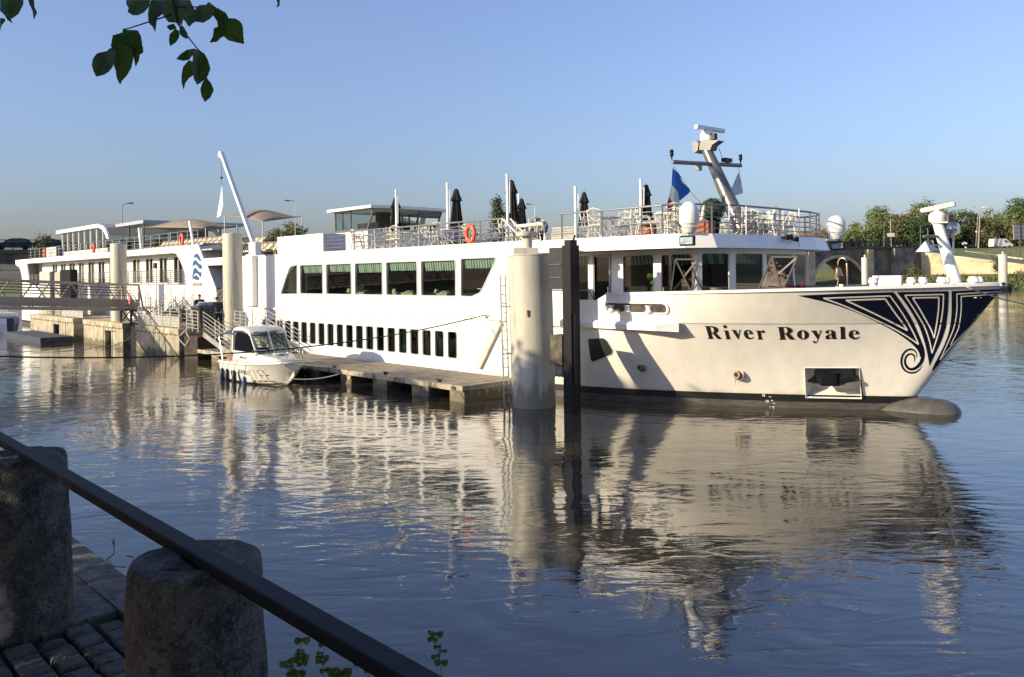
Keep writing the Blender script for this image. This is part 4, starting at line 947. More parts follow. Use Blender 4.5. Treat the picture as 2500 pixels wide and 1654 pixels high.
def water_nodes():
    n = WATER.node_tree.nodes; l = WATER.node_tree.links; b = n['Principled BSDF']
    b.inputs['Roughness'].default_value = .012; b.inputs['IOR'].default_value = 1.95
    tc = n.new('ShaderNodeTexCoord'); h = None
    nz0 = n.new('ShaderNodeTexNoise'); nz0.inputs['Scale'].default_value = .05; l.new(tc.outputs['Object'], nz0.inputs['Vector'])
    cr = n.new('ShaderNodeValToRGB'); l.new(nz0.outputs['Fac'], cr.inputs[0])
    cr.color_ramp.elements[0].color = (.036, .032, .025, 1); cr.color_ramp.elements[1].color = (.052, .045, .032, 1); l.new(cr.outputs[0], b.inputs['Base Color'])
    # calm and ruffled patches
    pm = n.new('ShaderNodeMapping'); pm.inputs['Rotation'].default_value = (0, 0, R(-44)); pm.inputs['Scale'].default_value = (.16, .05, 1); l.new(tc.outputs['Object'], pm.inputs[0])
    pn = n.new('ShaderNodeTexNoise'); pn.inputs['Scale'].default_value = 1.0; pn.inputs['Detail'].default_value = 3; l.new(pm.outputs[0], pn.inputs['Vector'])
    mr = n.new('ShaderNodeMapRange'); mr.inputs[1].default_value = .38; mr.inputs[2].default_value = .68; mr.inputs[3].default_value = .35; mr.inputs[4].default_value = 1.25; l.new(pn.outputs['Fac'], mr.inputs[0])
    out = None
    for sc_, dist, st, wp, det in ((.42, .024, (1, 1, 1), 1.5, 1), (1.7, .0150, (.55, 1.4, 1), 1.2, 1.5), (6.5, .0022, (.55, 1.4, 1), 1.5, 2), (20, .0005, (.7, 1.3, 1), .8, 2)):
        mp = n.new('ShaderNodeMapping'); mp.inputs['Scale'].default_value = st; l.new(tc.outputs['Object'], mp.inputs[0])
        nz = n.new('ShaderNodeTexNoise'); nz.inputs['Scale'].default_value = sc_; nz.inputs['Detail'].default_value = det; nz.inputs['Distortion'].default_value = wp; nz.inputs['Roughness'].default_value = .45
        l.new(mp.outputs[0], nz.inputs['Vector'])
        mu = n.new('ShaderNodeMath'); mu.operation = 'MULTIPLY'; mu.inputs[1].default_value = dist; l.new(nz.outputs['Fac'], mu.inputs[0])
        if sc_ > 1:
            m2_ = n.new('ShaderNodeMath'); m2_.operation = 'MULTIPLY'; l.new(mu.outputs[0], m2_.inputs[0]); l.new(mr.outputs[0], m2_.inputs[1]); mu = m2_
        if out is None: out = mu
        else:
            ad = n.new('ShaderNodeMath'); ad.operation = 'ADD'; l.new(out.outputs[0], ad.inputs[0]); l.new(mu.outputs[0], ad.inputs[1]); out = ad
    bp = n.new('ShaderNodeBump'); bp.inputs['Strength'].default_value = 1; bp.inputs['Distance'].default_value = 1.0
    l.new(out.outputs[0], bp.inputs['Height']); l.new(bp.outputs[0], b.inputs['Normal'])
water_nodes()
w_.build('water', WATER, kind='structure')
from mathutils import noise as mnoise
def leafmat(name, a, b_, sc_=.35, tr=.25, rough=.6):
    m = bpy.data.materials.new(name); m.use_nodes = True
    n = m.node_tree.nodes; l = m.node_tree.links; p = n['Principled BSDF']; p.inputs['Roughness'].default_value = rough
    tc = n.new('ShaderNodeTexCoord'); nz = n.new('ShaderNodeTexNoise'); nz.inputs['Scale'].default_value = sc_; nz.inputs['Detail'].default_value = 6
    nz.inputs['Roughness'].default_value = .75
    l.new(tc.outputs['Object'], nz.inputs['Vector']); rp = n.new('ShaderNodeValToRGB'); l.new(nz.outputs['Fac'], rp.inputs[0])
    rp.color_ramp.elements[0].position = .35; rp.color_ramp.elements[1].position = .65
    rp.color_ramp.elements[0].color = (*a, 1); rp.color_ramp.elements[1].color = (*b_, 1); l.new(rp.outputs[0], p.inputs['Base Color'])
    if tr:
        t = n.new('ShaderNodeBsdfTranslucent'); l.new(rp.outputs[0], t.inputs[0]); mx = n.new('ShaderNodeMixShader'); mx.inputs[0].default_value = tr
        l.new(p.outputs[0], mx.inputs[1]); l.new(t.outputs[0], mx.inputs[2]); l.new(mx.outputs[0], n['Material Output'].inputs[0])
    return m
LEAFA = leafmat('foliage_mid', (.06, .095, .028), (.21, .25, .075))
LEAFB = leafmat('foliage_dark', (.025, .048, .017), (.085, .125, .038))
LEAFC = leafmat('foliage_pale', (.075, .085, .040), (.19, .19, .095))
LEAFO = leafmat('foliage_olive', (.075, .08, .028), (.21, .20, .08))
LEAFN = leafmat('near_leaf', (.045, .085, .012), (.09, .15, .025), 9, .5, .45)
BARK = mat('bark', (.11, .085, .06), .9, var=.3, scale=6, bump=.6, bscale=14, stretch=(1, 1, .3))
GRASS = leafmat('grass', (.06, .075, .024), (.19, .20, .075), 1.5, 0, .9)
STONE = mat('bridge_stone', (.20, .165, .12), .9, var=.33, scale=.35, bump=.6, bscale=2.2, detail=9)
LSTONE = mat('ochre_wall_stone', (.62, .50, .30), .9, var=.22, scale=.28, bump=.5, bscale=2, detail=9, stretch=(1, 1, 1.6))
QSTONE = mat('quay_stone', (.075, .072, .06), .85, var=.35, scale=3.5, bump=.6, bscale=22, detail=9)
ASPH = mat('asphalt', (.055, .055, .055), .85, var=.2, scale=2)
def crown_mb(c, rx, ry, rz, ncl, nq, q, lobes=7, seed=1, conifer=False, thin=0):
    rd = random.Random(seed); v = []; f = []
    lob = [(Vector((rd.uniform(-.55, .55), rd.uniform(-.55, .55), rd.uniform(-.55, .62))), rd.uniform(.38, .62)) for _ in range(lobes)]+[(Vector((0, 0, 0)), .6)]
    for _ in range(ncl):
        if conifer:
            h = rd.random()**1.3; a = rd.uniform(0, 6.283); r_ = (1-h)**.8*(.35+.65*rd.random())*(.75+.25*math.sin(h*34))
            p = Vector((math.cos(a)*r_, math.sin(a)*r_, h*2-1))
        else:
            lc, lr = lob[rd.randrange(len(lob))]
            d = Vector((rd.gauss(0, 1), rd.gauss(0, 1), rd.gauss(0, 1))).normalized()
            p = lc+d*lr*(.62+.42*rd.random())
            if thin and rd.random() < thin: continue
        cc = Vector((c[0]+p.x*rx, c[1]+p.y*ry, c[2]+p.z*rz)); cr_ = q*rd.uniform(1.4, 3.0)
        for _ in range(nq):
            d = Vector((rd.gauss(0, 1), rd.gauss(0, 1), rd.gauss(0, .8)))*.45*cr_; o = cc+d
            n_ = (d.normalized()+Vector((rd.gauss(0, .6), rd.gauss(0, .6), .5+rd.gauss(0, .6)))).normalized()
            x = n_.cross(Vector((rd.gauss(0, 1), rd.gauss(0, 1), rd.gauss(0, 1)))).normalized(); y = n_.cross(x); s = q*rd.uniform(.6, 1.15)
            k = len(v); v += [o-x*s*.5, o+y*s*.32, o+x*s*.5, o-y*s*.32]; f.append((k, k+1, k+2, k+3))
    mb = MB(ID); mb.v = v; mb.f = f; mb.mi = [0]*len(f); return mb
def tree(base, h, rx, rz_, m, label, group=None, ncl=150, nq=22, q=.5, seed=1, name='tree', conifer=False, clear=.25, thin=0, cat='tree', lobes=7, tw=None):
    base = Vector(base); r = empty(name, base, 0, label, cat, group)
    cz = base.z+h*clear+(h*(1-clear))/2
    crown_mb((base.x, base.y, cz), rx, rx, h*(1-clear)/2, ncl, nq, q, lobes, seed, conifer, thin).build('crown', m, r, weld=False)
    rd = random.Random(seed+5); t = MB(ID); tr_ = tw or h*.022
    t.tube([base-Vector((0, 0, .3)), base+Vector((rd.uniform(-.02, .02)*h, 0, h*.35)), base+Vector((rd.uniform(-.04, .04)*h, 0, h*.7)), base+Vector((0, 0, h*.93))], tr_, 8, tr_*.2)
    for i in range(0 if conifer else 7):
        a = rd.uniform(0, 6.28); z0 = h*rd.uniform(.28, .6); L_ = rx*rd.uniform(.5, .85)
        t.tube([base+Vector((0, 0, z0)), base+Vector((math.cos(a)*L_*.5, math.sin(a)*L_*.5, z0+L_*.35)), base+Vector((math.cos(a)*L_, math.sin(a)*L_, z0+L_*.8))], tr_*.4, 5, tr_*.1)
    t.build('trunk', BARK, r, smooth=True); return r
# ---------------------------------------------------------------- near quay
RF = lambda s, t, z: W(s, t-TC, z)      # river frame with t measured from the camera line
q = MB(RF); q.box(-60, 90, -1.78, 60, -1.5, 2.20); q.build('quay', QSTONE, kind='structure')
def jit(o, amp, sc_):
    for v in o.data.vertices: v.co += Vector((mnoise.noise(v.co*sc_), mnoise.noise(v.co*sc_+Vector((9, 0, 0))), mnoise.noise(v.co*sc_+Vector((0, 9, 0)))))*amp
q = MB(RF); s = -3.0; rd = random.Random(3)
while s < 14:
    w2 = rd.uniform(1.1, 1.6); q.box(s+.004, s+w2-.004, -1.80, -1.59, 2.08, 2.30+rd.uniform(-.003, .003)); s += w2
q.box(5.02, 9, -1.585, 1.5, 2.1, 2.292)
o = q.build('pavement', mat('coping_stone', (.15, .14, .12), .88, var=.38, scale=9, bump=.55, bscale=30, detail=9), kind='structure'); 
q = MB(RF); t = -1.58; row = 0
while t < 1.6:
    s = 1.5+(.07 if row % 2 else 0)+rd.uniform(-.02, .02)
    while s < 4.85:
        ln = rd.uniform(.138, .158); g = .008; z = 2.285+rd.uniform(-.009, .008); e = .013; dt = .148
        a0, a1, b0, b1 = s+g, s+ln-g, t+g, t+dt-g
        q.add([(a0, b0, 2.2), (a1, b0, 2.2), (a1, b1, 2.2), (a0, b1, 2.2), (a0, b0, z-e), (a1, b0, z-e), (a1, b1, z-e), (a0, b1, z-e),
               (a0+e, b0+e, z+rd.uniform(-.004, .004)), (a1-e, b0+e, z), (a1-e, b1-e, z+rd.uniform(-.004, .004)), (a0+e, b1-e, z)],
              [(0, 1, 5, 4), (1, 2, 6, 5), (2, 3, 7, 6), (3, 0, 4, 7), (4, 5, 9, 8), (5, 6, 10, 9), (6, 7, 11, 10), (7, 4, 8, 11), (8, 9, 10, 11)])
        s += ln
    t += .150; row += 1
q.build('cobbled_path', mat('granite_setts', (.085, .08, .07), .8, var=.35, scale=6, bump=.6, bscale=45, detail=8), kind='structure', smooth=False)
# moss in the joints and at bollard feet
q = MB(RF); rd = random.Random(11)
for _ in range(900):
    if rd.random() < .5: s_, t_ = 5.15+rd.gauss(0, .35), -1.15+rd.gauss(0, .25)
    else: s_, t_ = rd.uniform(2.5, 7.5), -1.31+.13*rd.randrange(0, 12)
    if s_ > 8: continue
    z_ = 2.27
    for k in range(3):
        a = rd.uniform(0, 6.28); w3 = rd.uniform(.006, .014); h3 = rd.uniform(.012, .035)
        x, y = s_+rd.gauss(0, .015), t_+rd.gauss(0, .008)
        q.add([(x-w3, y, z_), (x+w3, y, z_), (x+math.cos(a)*.012, y+math.sin(a)*.012, z_+h3)], [(0, 1, 2)])
q.build('moss', leafmat('moss_green', (.06, .07, .015), (.12, .14, .03), 20, .1, .9), kind='stuff', weld=False)
BOLL = mat('bollard_stone', (.115, .10, .078), .92, var=.38, scale=9, bump=1.0, bscale=70, detail=12, col2=(.028, .025, .021))
def stonedetail(m):
    n = m.node_tree.nodes; l = m.node_tree.links; b = n['Principled BSDF']; src = b.inputs['Base Color'].links[0].from_socket; tc = n.new('ShaderNodeTexCoord')
    last = src
    for sc_, a, c, col, amt in ((6, .48, .60, (.017, .016, .014), .9), (11, .52, .64, (.15, .14, .115), .6), (75, .56, .62, (.22, .21, .19), .6), (38, .55, .62, (.010, .010, .009), .7), (4, .55, .68, (.045, .05, .016), .6)):
        nz = n.new('ShaderNodeTexNoise'); nz.inputs['Scale'].default_value = sc_; nz.inputs['Detail'].default_value = 8; nz.inputs['Roughness'].default_value = .7; mp = n.new('ShaderNodeMapping'); mp.inputs['Location'].default_value = (sc_, 0, 0); l.new(tc.outputs['Object'], mp.inputs[0]); l.new(mp.outputs[0], nz.inputs['Vector'])
        r = n.new('ShaderNodeMapRange'); r.inputs[1].default_value = a; r.inputs[2].default_value = c; r.inputs[4].default_value = amt; l.new(nz.outputs['Fac'], r.inputs[0])
        mx = n.new('ShaderNodeMix'); mx.data_type = 'RGBA'; l.new(r.outputs[0], mx.inputs[0]); l.new(last, mx.inputs[6]); mx.inputs[7].default_value = (*col, 1); last = mx.outputs[2]
    l.new(last, b.inputs['Base Color'])
stonedetail(BOLL)
BOLL2 = mat('bollard_stone_sunlit_side', (.115, .10, .078), .92, var=.38, scale=9, bump=1.0, bscale=70, detail=12, col2=(.028, .025, .021)); stonedetail(BOLL2)
def paint_sun_patch(m):      # sunlight on the left side painted into the stone colour, fading upwards
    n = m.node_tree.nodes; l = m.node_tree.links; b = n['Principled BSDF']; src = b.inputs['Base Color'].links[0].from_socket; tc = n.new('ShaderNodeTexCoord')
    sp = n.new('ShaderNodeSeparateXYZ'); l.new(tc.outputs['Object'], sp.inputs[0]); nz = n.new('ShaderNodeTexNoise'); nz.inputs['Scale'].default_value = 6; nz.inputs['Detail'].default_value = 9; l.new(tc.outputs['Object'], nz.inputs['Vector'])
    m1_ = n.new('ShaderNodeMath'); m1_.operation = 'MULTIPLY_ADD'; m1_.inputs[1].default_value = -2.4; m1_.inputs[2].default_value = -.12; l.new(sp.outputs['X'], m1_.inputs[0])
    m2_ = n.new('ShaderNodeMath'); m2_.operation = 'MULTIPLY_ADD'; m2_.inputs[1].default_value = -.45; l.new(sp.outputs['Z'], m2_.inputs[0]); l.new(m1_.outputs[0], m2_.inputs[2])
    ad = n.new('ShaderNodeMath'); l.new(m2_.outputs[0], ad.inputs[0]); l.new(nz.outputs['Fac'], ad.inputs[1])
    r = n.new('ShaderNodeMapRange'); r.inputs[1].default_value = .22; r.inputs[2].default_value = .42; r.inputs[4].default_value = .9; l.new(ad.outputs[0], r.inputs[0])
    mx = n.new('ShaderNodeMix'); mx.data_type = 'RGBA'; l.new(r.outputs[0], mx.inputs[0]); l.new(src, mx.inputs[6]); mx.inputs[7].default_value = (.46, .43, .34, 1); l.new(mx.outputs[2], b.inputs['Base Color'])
paint_sun_patch(BOLL2)
def bollard(s, t, lab, seed):
    r = .222; P = W(s, t-TC, 2.3); mb = MB(ID); prof = [(r*1.12, -.15), (r*1.11, .1), (r*1.08, .3), (r*1.05, .5), (r*1.02, .7), (r*1.0, .86), (r*.99, .905), (r*.955, .928), (r*.89, .936), (r*.6, .938), (r*.3, .94), (.001, .94)]
    pr2 = []
    for (a, b), (c, d) in zip(prof, prof[1:]):
        n = 5 if d-b > .1 else 2
        for i in range(n): pr2.append((a+(c-a)*i/n, b+(d-b)*i/n))
    pr2.append(prof[-1]); mb.lathe(tuple(P), pr2, 56)
    for v in mb.v:
        nz = mnoise.noise(v*3.1+Vector((seed, 0, 0)))*.012+mnoise.noise(v*11+Vector((0, seed, 0)))*.006+mnoise.noise(v*34)*.0025
        d = Vector((v.x-P.x, v.y-P.y, .25)).normalized(); v += d*nz
        if v.z > P.z+.86 and mnoise.noise(Vector((v.x*5, v.y*5, seed))) > .28: v.z -= .022
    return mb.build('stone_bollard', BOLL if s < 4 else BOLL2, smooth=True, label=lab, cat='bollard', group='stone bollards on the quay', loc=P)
bollard(2.82, -1.15, 'mossy round stone bollard standing alone under the middle of the iron rail', 3)
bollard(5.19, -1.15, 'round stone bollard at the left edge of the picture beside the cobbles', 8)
for s_ in (.45, 7.56):
    pass
q = MB(RF); q.box(-1.5, 12, -1.19, -1.118, 3.226, 3.268); o = q.build('iron_rail', mat('painted_iron', (.004, .008, .016), .6, .0, spec=.18, var=.35, scale=12, bump=.12, bscale=160), label='long flat dark iron rail laid across the stone bollards', cat='railing', loc=W(2.8, -1.15-TC, 3.2)); bevel(o, .006, 2)
# ---------------------------------------------------------------- weeds on the quay wall
WEED = leafmat('weed_leaf', (.045, .07, .012), (.10, .14, .025), 18, .35, .5)
def weed(stem, leaves, lab, Y=3.95, size=.03):
    base = D(*n6(*stem[0]), Y); base.z -= .35; r = empty('weed', base, 0, lab, 'weed', 'weeds growing from the quay wall')
    pts = [base]+[D(*n6(*p), Y) for p in stem]; MB(ID).tube(pts, .0022, 5, .001).build('stem', WEED, r)
    rd = random.Random(int(stem[0][0]))
    for x, y, sc_ in leaves:
        c = D(*n6(x, y), Y+rd.uniform(-.03, .03)); rr = size*sc_
        for side in (-1, 1):
            mb = MB(ID); n = 9; a0 = R(35+rd.uniform(-15, 15)); out = []
            dirx = Vector((side*math.cos(a0), rd.uniform(-.35, .35), math.sin(a0))).normalized(); up = dirx.cross(Vector((0, 1, 0))).normalized()
            for i in range(n):
                a = 2*math.pi*i/n; ex = rr*(.55+.5*math.cos(a)); ey = rr*.42*math.sin(a)*(1.1-.3*math.cos(a)); out.append(tuple(c+dirx*ex+up*ey+Vector((0, .006*math.cos(2*a), 0))))
            mb.add(out, [tuple(range(n))]); mb.build('leaf', WEED, r, weld=False)
    return r
weed([(540, 640), (545, 480), (525, 400), (530, 300)], [(543, 275, 1.45), (525, 360, .7), (530, 400, 1.0), (530, 460, 1.5), (545, 490, 1.0)], 'tall weed with large heart shaped top leaves left of the rail')
weed([(425, 640), (420, 560), (405, 500)], [(403, 490, 1.4), (420, 520, .8), (455, 590, 1.2), (500, 580, 1.6)], 'short bushy weed nearest the front stone bollard')
weed([(745, 640), (745, 520), (735, 430), (765, 300), (765, 250)], [(763, 245, .95), (758, 305, 1.1), (715, 390, .7), (740, 440, 1.3), (715, 480, 1.0), (760, 560, .9)], 'slender pale weed under the rail, second tall stem from the bollard')
weed([(840, 640), (840, 580)], [(838, 560, 1.2), (850, 600, 1.2), (930, 580, 1.7), (960, 600, 1.2)], 'low round leaved weed at the bottom between two taller weeds')
weed([(1180, 640), (1185, 540), (1150, 490)], [(1100, 490, 1.1), (1170, 500, 1.7), (1190, 560, 1.0), (1250, 550, 1.2), (1300, 580, 1.4)], 'broad weed half hidden behind the dark iron rail')
weed([(1895, 610), (1865, 440), (1850, 350), (1830, 240)], [(1790, 185, .7), (1840, 215, 1.2), (1800, 265, 1.0), (1850, 330, .8), (1900, 370, .8), (1835, 420, .9), (1880, 490, 1.3)], 'lone upright weed on the right side of the rail')
q = MB(ID); 
for a, b in (((600, 680), (600, 760)), ((600, 760), (560, 790)), ((560, 790), (600, 828)), ((600, 828), (665, 830)), ((600, 720), (590, 690)), ((665, 770), (705, 780))):
    q.tube([D(a[0]/2.1545, 1000+a[1]/2.1545, 5.3), D(b[0]/2.1545, 1000+b[1]/2.1545, 5.3)], .0035, 4)
q.build('dry_twig', BARK, label='thin bare twig sticking out over the water from the quay edge', cat='twig')
# ---------------------------------------------------------------- trees on the near bank behind the camera
bank = []
for i, (s_, t_, h, rx, lab) in enumerate(((3, 5.0, 7.6, 4.3, 'leafy quay tree whose branch hangs into the top left of the picture'), (-4, 5.5, 6.6, 3.5, 'quay tree behind the viewer on the right'),
        (9.5, 5.0, 6.8, 3.6, 'quay tree just upstream of the stone bollards'), (16, 5.0, 6.2, 3.5, 'quay tree shading the open water'), (23.5, 5.2, 6.4, 3.3, 'tallest quay tree shading the foot of the big pile'), (31, 5.2, 6.2, 3.0, 'last quay tree before the gangway'))):
    bank.append(tree(W(s_, t_-TC, 2.3), h, rx, 3, LEAFB, lab, 'trees on the near quay', 520 if i < 3 else 260, 30 if i < 3 else 26, .36, 20+i, 'quay_tree', clear=.22, lobes=9))
T1 = bank[0]
br = MB(ID); hub = D(*lf(1470, 190), 3.0); br.tube([W(3, 5.4-TC, 6.2), Vector((-2.6, .9, 6.6)), D(*lf(1420, -420), 3.0), D(*lf(1430, -60), 3.0), hub], .03, 7, .004)
for a, b in (((1425, 120), (1020, 250)), ((1470, 200), (1640, 415)), ((1460, 60), (1750, 60)), ((1640, 415), (1690, 460))): br.tube([D(*lf(*a), 3.0), D(*lf(*b), 3.02)], .0032, 5, .0022)
br.tube([D(*lf(1420, -420), 3.0), D(*lf(600, -500), 3.0), D(*lf(60, -60), 3.05)], .012, 6, .004)
brn = br.build('branch', BARK, T1, smooth=True)
LV = [[(1045, 0), (1042, 30), (1062, 70), (1055, 100), (1090, 126), (1135, 130), (1190, 105), (1230, 60), (1245, 0)], [(1235, 40), (1222, 110), (1228, 190), (1262, 225), (1285, 270), (1292, 200), (1300, 150), (1350, 115), (1380, 40), (1370, 0), (1250, 0)],
      [(1330, 0), (1345, 120), (1390, 185), (1450, 190), (1500, 215), (1520, 150), (1608, 85), (1570, 0)], [(1515, 155), (1540, 195), (1565, 225), (1580, 200), (1620, 182), (1680, 190), (1735, 160), (1762, 128), (1795, 70), (1725, 18), (1700, 42), (1650, 42), (1605, 85)],
      [(1755, 120), (1795, 180), (1800, 222), (1768, 235), (1760, 300), (1732, 355), (1795, 347), (1825, 315), (1850, 302), (1885, 335), (1950, 352), (2018, 367), (2012, 290), (2008, 215), (1985, 180), (1950, 155), (1890, 152), (1870, 110), (1795, 66)],
      [(915, 395), (880, 425), (805, 440), (770, 480), (758, 530), (768, 580), (795, 635), (850, 625), (895, 600), (932, 555), (950, 490), (955, 420)],
      [(930, 320), (915, 370), (935, 450), (940, 540), (957, 590), (962, 640), (992, 704), (1010, 668), (1050, 625), (1085, 565), (1108, 460), (1090, 395), (1030, 335)],
      [(1020, 232), (1055, 250), (1138, 250), (1165, 300), (1178, 380), (1188, 432), (1155, 455), (1150, 500), (1120, 555), (1122, 480), (1128, 420), (1085, 398), (1000, 360), (925, 350), (928, 296), (1010, 270)],
      [(1450, 235), (1402, 285), (1395, 330), (1405, 385), (1455, 352), (1482, 312), (1484, 262)], [(1482, 215), (1485, 285), (1515, 312), (1550, 326), (1552, 280), (1512, 215)], [(1375, 222), (1405, 255), (1460, 235), (1440, 198), (1400, 205)],
      [(1455, 490), (1510, 505), (1560, 498), (1605, 445), (1600, 403), (1540, 415), (1490, 450)], [(1565, 495), (1515, 550), (1500, 620), (1500, 680), (1518, 748), (1530, 690), (1565, 645), (1605, 620), (1628, 540)],
      [(1598, 403), (1640, 412), (1690, 445), (1720, 500), (1740, 570), (1712, 645), (1665, 680), (1630, 706), (1600, 650), (1590, 540)], [(1705, 640), (1672, 685), (1655, 740), (1665, 795), (1693, 846), (1740, 808), (1768, 745), (1745, 690)],
      [(0, -20), (195, -20), (192, 40), (155, 115), (95, 160), (40, 130), (0, 90)], [(30, 115), (60, 165), (106, 198), (85, 150)], [(228, -20), (280, -20), (285, 60), (308, 105), (280, 166), (268, 90), (240, 30)], [(0, 150), (40, 155), (45, 175), (15, 210), (0, 262)],
      [(2275, -20), (2315, -20), (2310, 50), (2285, 66), (2300, 40)]]
for i, lvp in enumerate(LV):
    rd = random.Random(i+40); Y0 = 3.0+rd.uniform(-.10, .10); ta, tb = rd.uniform(-.0006, .0006), rd.uniform(-.0005, .0005)
    cx = sum(p[0] for p in lvp)/len(lvp); cy = sum(p[1] for p in lvp)/len(lvp)
    dense = []
    for a, b in zip(lvp, lvp[1:]+lvp[:1]):
        n = max(2, int(math.hypot(a[0]-b[0], a[1]-b[1])/14))
        for j in range(n):
            f = j/n; x, y = a[0]+(b[0]-a[0])*f, a[1]+(b[1]-a[1])*f; k = 1+(.018 if j % 2 else -.012); dense.append((cx+(x-cx)*k, cy+(y-cy)*k))
    mb = MB(ID); P3 = [tuple(D(*lf(x, y), Y0+ta*(x-cx)+tb*(y-cy)+.02*math.cos((x-cx)/40))) for x, y in dense]+[tuple(D(*lf(cx, cy), Y0+.03))]
    n = len(dense); mb.add(P3, [(j, (j+1) % n, n) for j in range(n)]); mb.build('leaf', LEAFN, brn, smooth=False, weld=False)
# ---------------------------------------------------------------- stone bridge
BA = Vector((-68, 100, 0)); BD = Vector((154.7, 90, 0)).normalized(); BN = Vector((-BD.y, BD.x, 0))
def BF(x, y, z): p = BA+BD*x+BN*y; return Vector((p.x, p.y, z))
def bdz(x): return 8.05+1.66*(x/179)
bridge = empty('stone_bridge', BF(80, 4, 0), 0, 'long old stone arch bridge crossing the river behind the ship', 'bridge')
arch = []; x = 171
loops = [[(-45, -1), (-45, bdz(-45))]+[(xx, bdz(xx)) for xx in range(-30, 199, 20)]+[(196, bdz(196)), (196, -1)]]
k = 0
while x > -30:
    a, b = x-16.7, x; zc = bdz(x)-2.55; n = 20; hole_ = [(a, -.8), (b, -.8), (b, 1.2)]
    for i in range(n+1): t = math.pi*i/n; hole_.append(((a+b)/2+(b-a)/2*math.cos(t), 1.2+(zc-1.2)*math.sin(t)))
    hole_.append((a, 1.2)); ho = [hole_[0]]
    for p in hole_[1:]:
        if (Vector(p)-Vector(ho[-1])).length > .01: ho.append(p)
    loops.append(ho); x -= 19.7; arch.append((a, b, zc))
q = MB(BF); q.slab(loops, 0, 7.5); q.build('arch_wall', STONE, bridge)
q = MB(BF)
for a, b, zc in arch:
    q.box(b+.5, b+2.5, -.9, 0, -1, bdz(b)-.6)
    n = 20; P = []
    for i in range(n+1):
        t = math.pi*i/n
        for rr, yy in ((0, -.12), (.7, -.12), (.7, .02), (0, .02)): P.append(((a+b)/2+((b-a)/2+rr)*math.cos(t), yy, 1.2+(zc-1.2+rr)*math.sin(t)))
    q.add(P, [(i*4+j, i*4+(j+1) % 4, i*4+4+(j+1) % 4, i*4+4+j) for i in range(n) for j in range(4)])
q.build('pier', LSTONE, bridge)
q = MB(BF)
for i in range(24):
    xa = -45+i*10.05; q.add([(xa, -.35, bdz(xa)-.45), (xa+10.05, -.35, bdz(xa+10.05)-.45), (xa+10.05, -.35, bdz(xa+10.05)+.05), (xa, -.35, bdz(xa)+.05), (xa, 7.8, bdz(xa)-.45), (xa+10.05, 7.8, bdz(xa+10.05)-.45), (xa+10.05, 7.8, bdz(xa+10.05)+.05), (xa, 7.8, bdz(xa)+.05)],
        [(0, 1, 2, 3), (7, 6, 5, 4), (3, 2, 6, 7), (0, 4, 5, 1)])
q.build('deck_slab', mat('bridge_deck', (.10, .095, .09), .85, var=.2), bridge)
for y_, nm in ((-.2, 'parapet_rail'), (7.6, 'parapet_rail')):
    q = MB(BF)
    for hz, r_ in ((1.25, .06), (.85, .03), (.5, .03)): q.tube([(-45, y_, bdz(-45)+hz), (60, y_, bdz(60)+hz), (196, y_, bdz(196)+hz)], r_, 5)
    for i in range(96): xx = -44+i*2.5; q.bar((xx, y_, bdz(xx)), (xx, y_, bdz(xx)+1.25), .07, .07)
    q.build(nm, DARKM, bridge)
q = MB(BF); q.box(181, 188, -1.0, 8.4, -1, bdz(184)-.4); q.build('abutment', mat('abutment_stone', (.26, .22, .17), .9, var=.35, scale=.5, bump=.6, bscale=2), bridge)
# ---------------------------------------------------------------- far bank, retaining wall and road
wA = D(2221, 671, 198); wB = D(2500, 669, 186); wC = wB+(wB-wA)*3
tA, tB = 9.05, 5.25
q = MB(ID); th = Vector((.5, .85, 0))*1.2
def wallseg(a, b, za, zb):
    q.add([(a.x, a.y, -1), (b.x, b.y, -1), (b.x, b.y, zb), (a.x, a.y, za), (a.x+th.x, a.y+th.y, -1), (b.x+th.x, b.y+th.y, -1), (b.x+th.x, b.y+th.y, zb), (a.x+th.x, a.y+th.y, za)], [(0, 1, 2, 3), (7, 6, 5, 4), (3, 2, 6, 7), (0, 4, 5, 1), (0, 3, 7, 4), (1, 5, 6, 2)])
wallseg(wA, wB, tA, tB); wallseg(wB, wC, tB, tB-.4)
ww = q.build('retaining_wall', LSTONE, label='sunlit ochre stone retaining wall sloping down along the far bank', cat='wall')
q = MB(ID); off = Vector((.5, .85, 0))
def strip(rows, m, name, **k):
    mb = MB(ID); n = len(rows[0]); P = [p for r in rows for p in r]
    mb.add(P, [(j*n+i, j*n+i+1, (j+1)*n+i+1, (j+1)*n+i) for j in range(len(rows)-1) for i in range(n-1)]); return mb.build(name, m, **k)
def row(d, za, zb, zc): return [tuple(Vector((p.x, p.y, z))+off*d) for p, z in ((wA-(wB-wA)*.25, za+.5), (wA, za), (wA.lerp(wB, .5), (za+zb)/2), (wB, zb), (wC, zc))]
strip([row(.9, tA+.25, tB+.25, tB), row(5, tA+.35, tB+.9, tB+.4)], mat('ramp_road', (.16, .15, .125), .9, var=.3, scale=.8), 'road', kind='structure')
strip([row(5, tA+.34, tB+.9, tB+.38), row(9, tA+.5, 7.6, 7.5), row(14, tA+.6, 9.2, 9.2), row(17, 9.7, 9.4, 9.4)], GRASS, 'embankment', kind='structure')
strip([row(17, 9.7, 9.4, 9.4), row(26, 9.8, 9.5, 9.5)], ASPH, 'road', kind='structure')
strip([row(26, 9.8, 9.5, 9.5), row(60, 12, 13, 14), row(300, 12, 12, 12)], GRASS, 'hill', kind='structure')
# kerb line on the slope
q = MB(ID)
a, b = D(*n5(940, 925), 200), D(*n5(1800, 1032), 190); q.bar(a-Vector((0, 0, .15)), b-Vector((0, 0, .15)), .2, .35); q.build('kerb', mat('kerb_pale', (.5, .47, .38), .9, var=.2, scale=1), kind='structure')
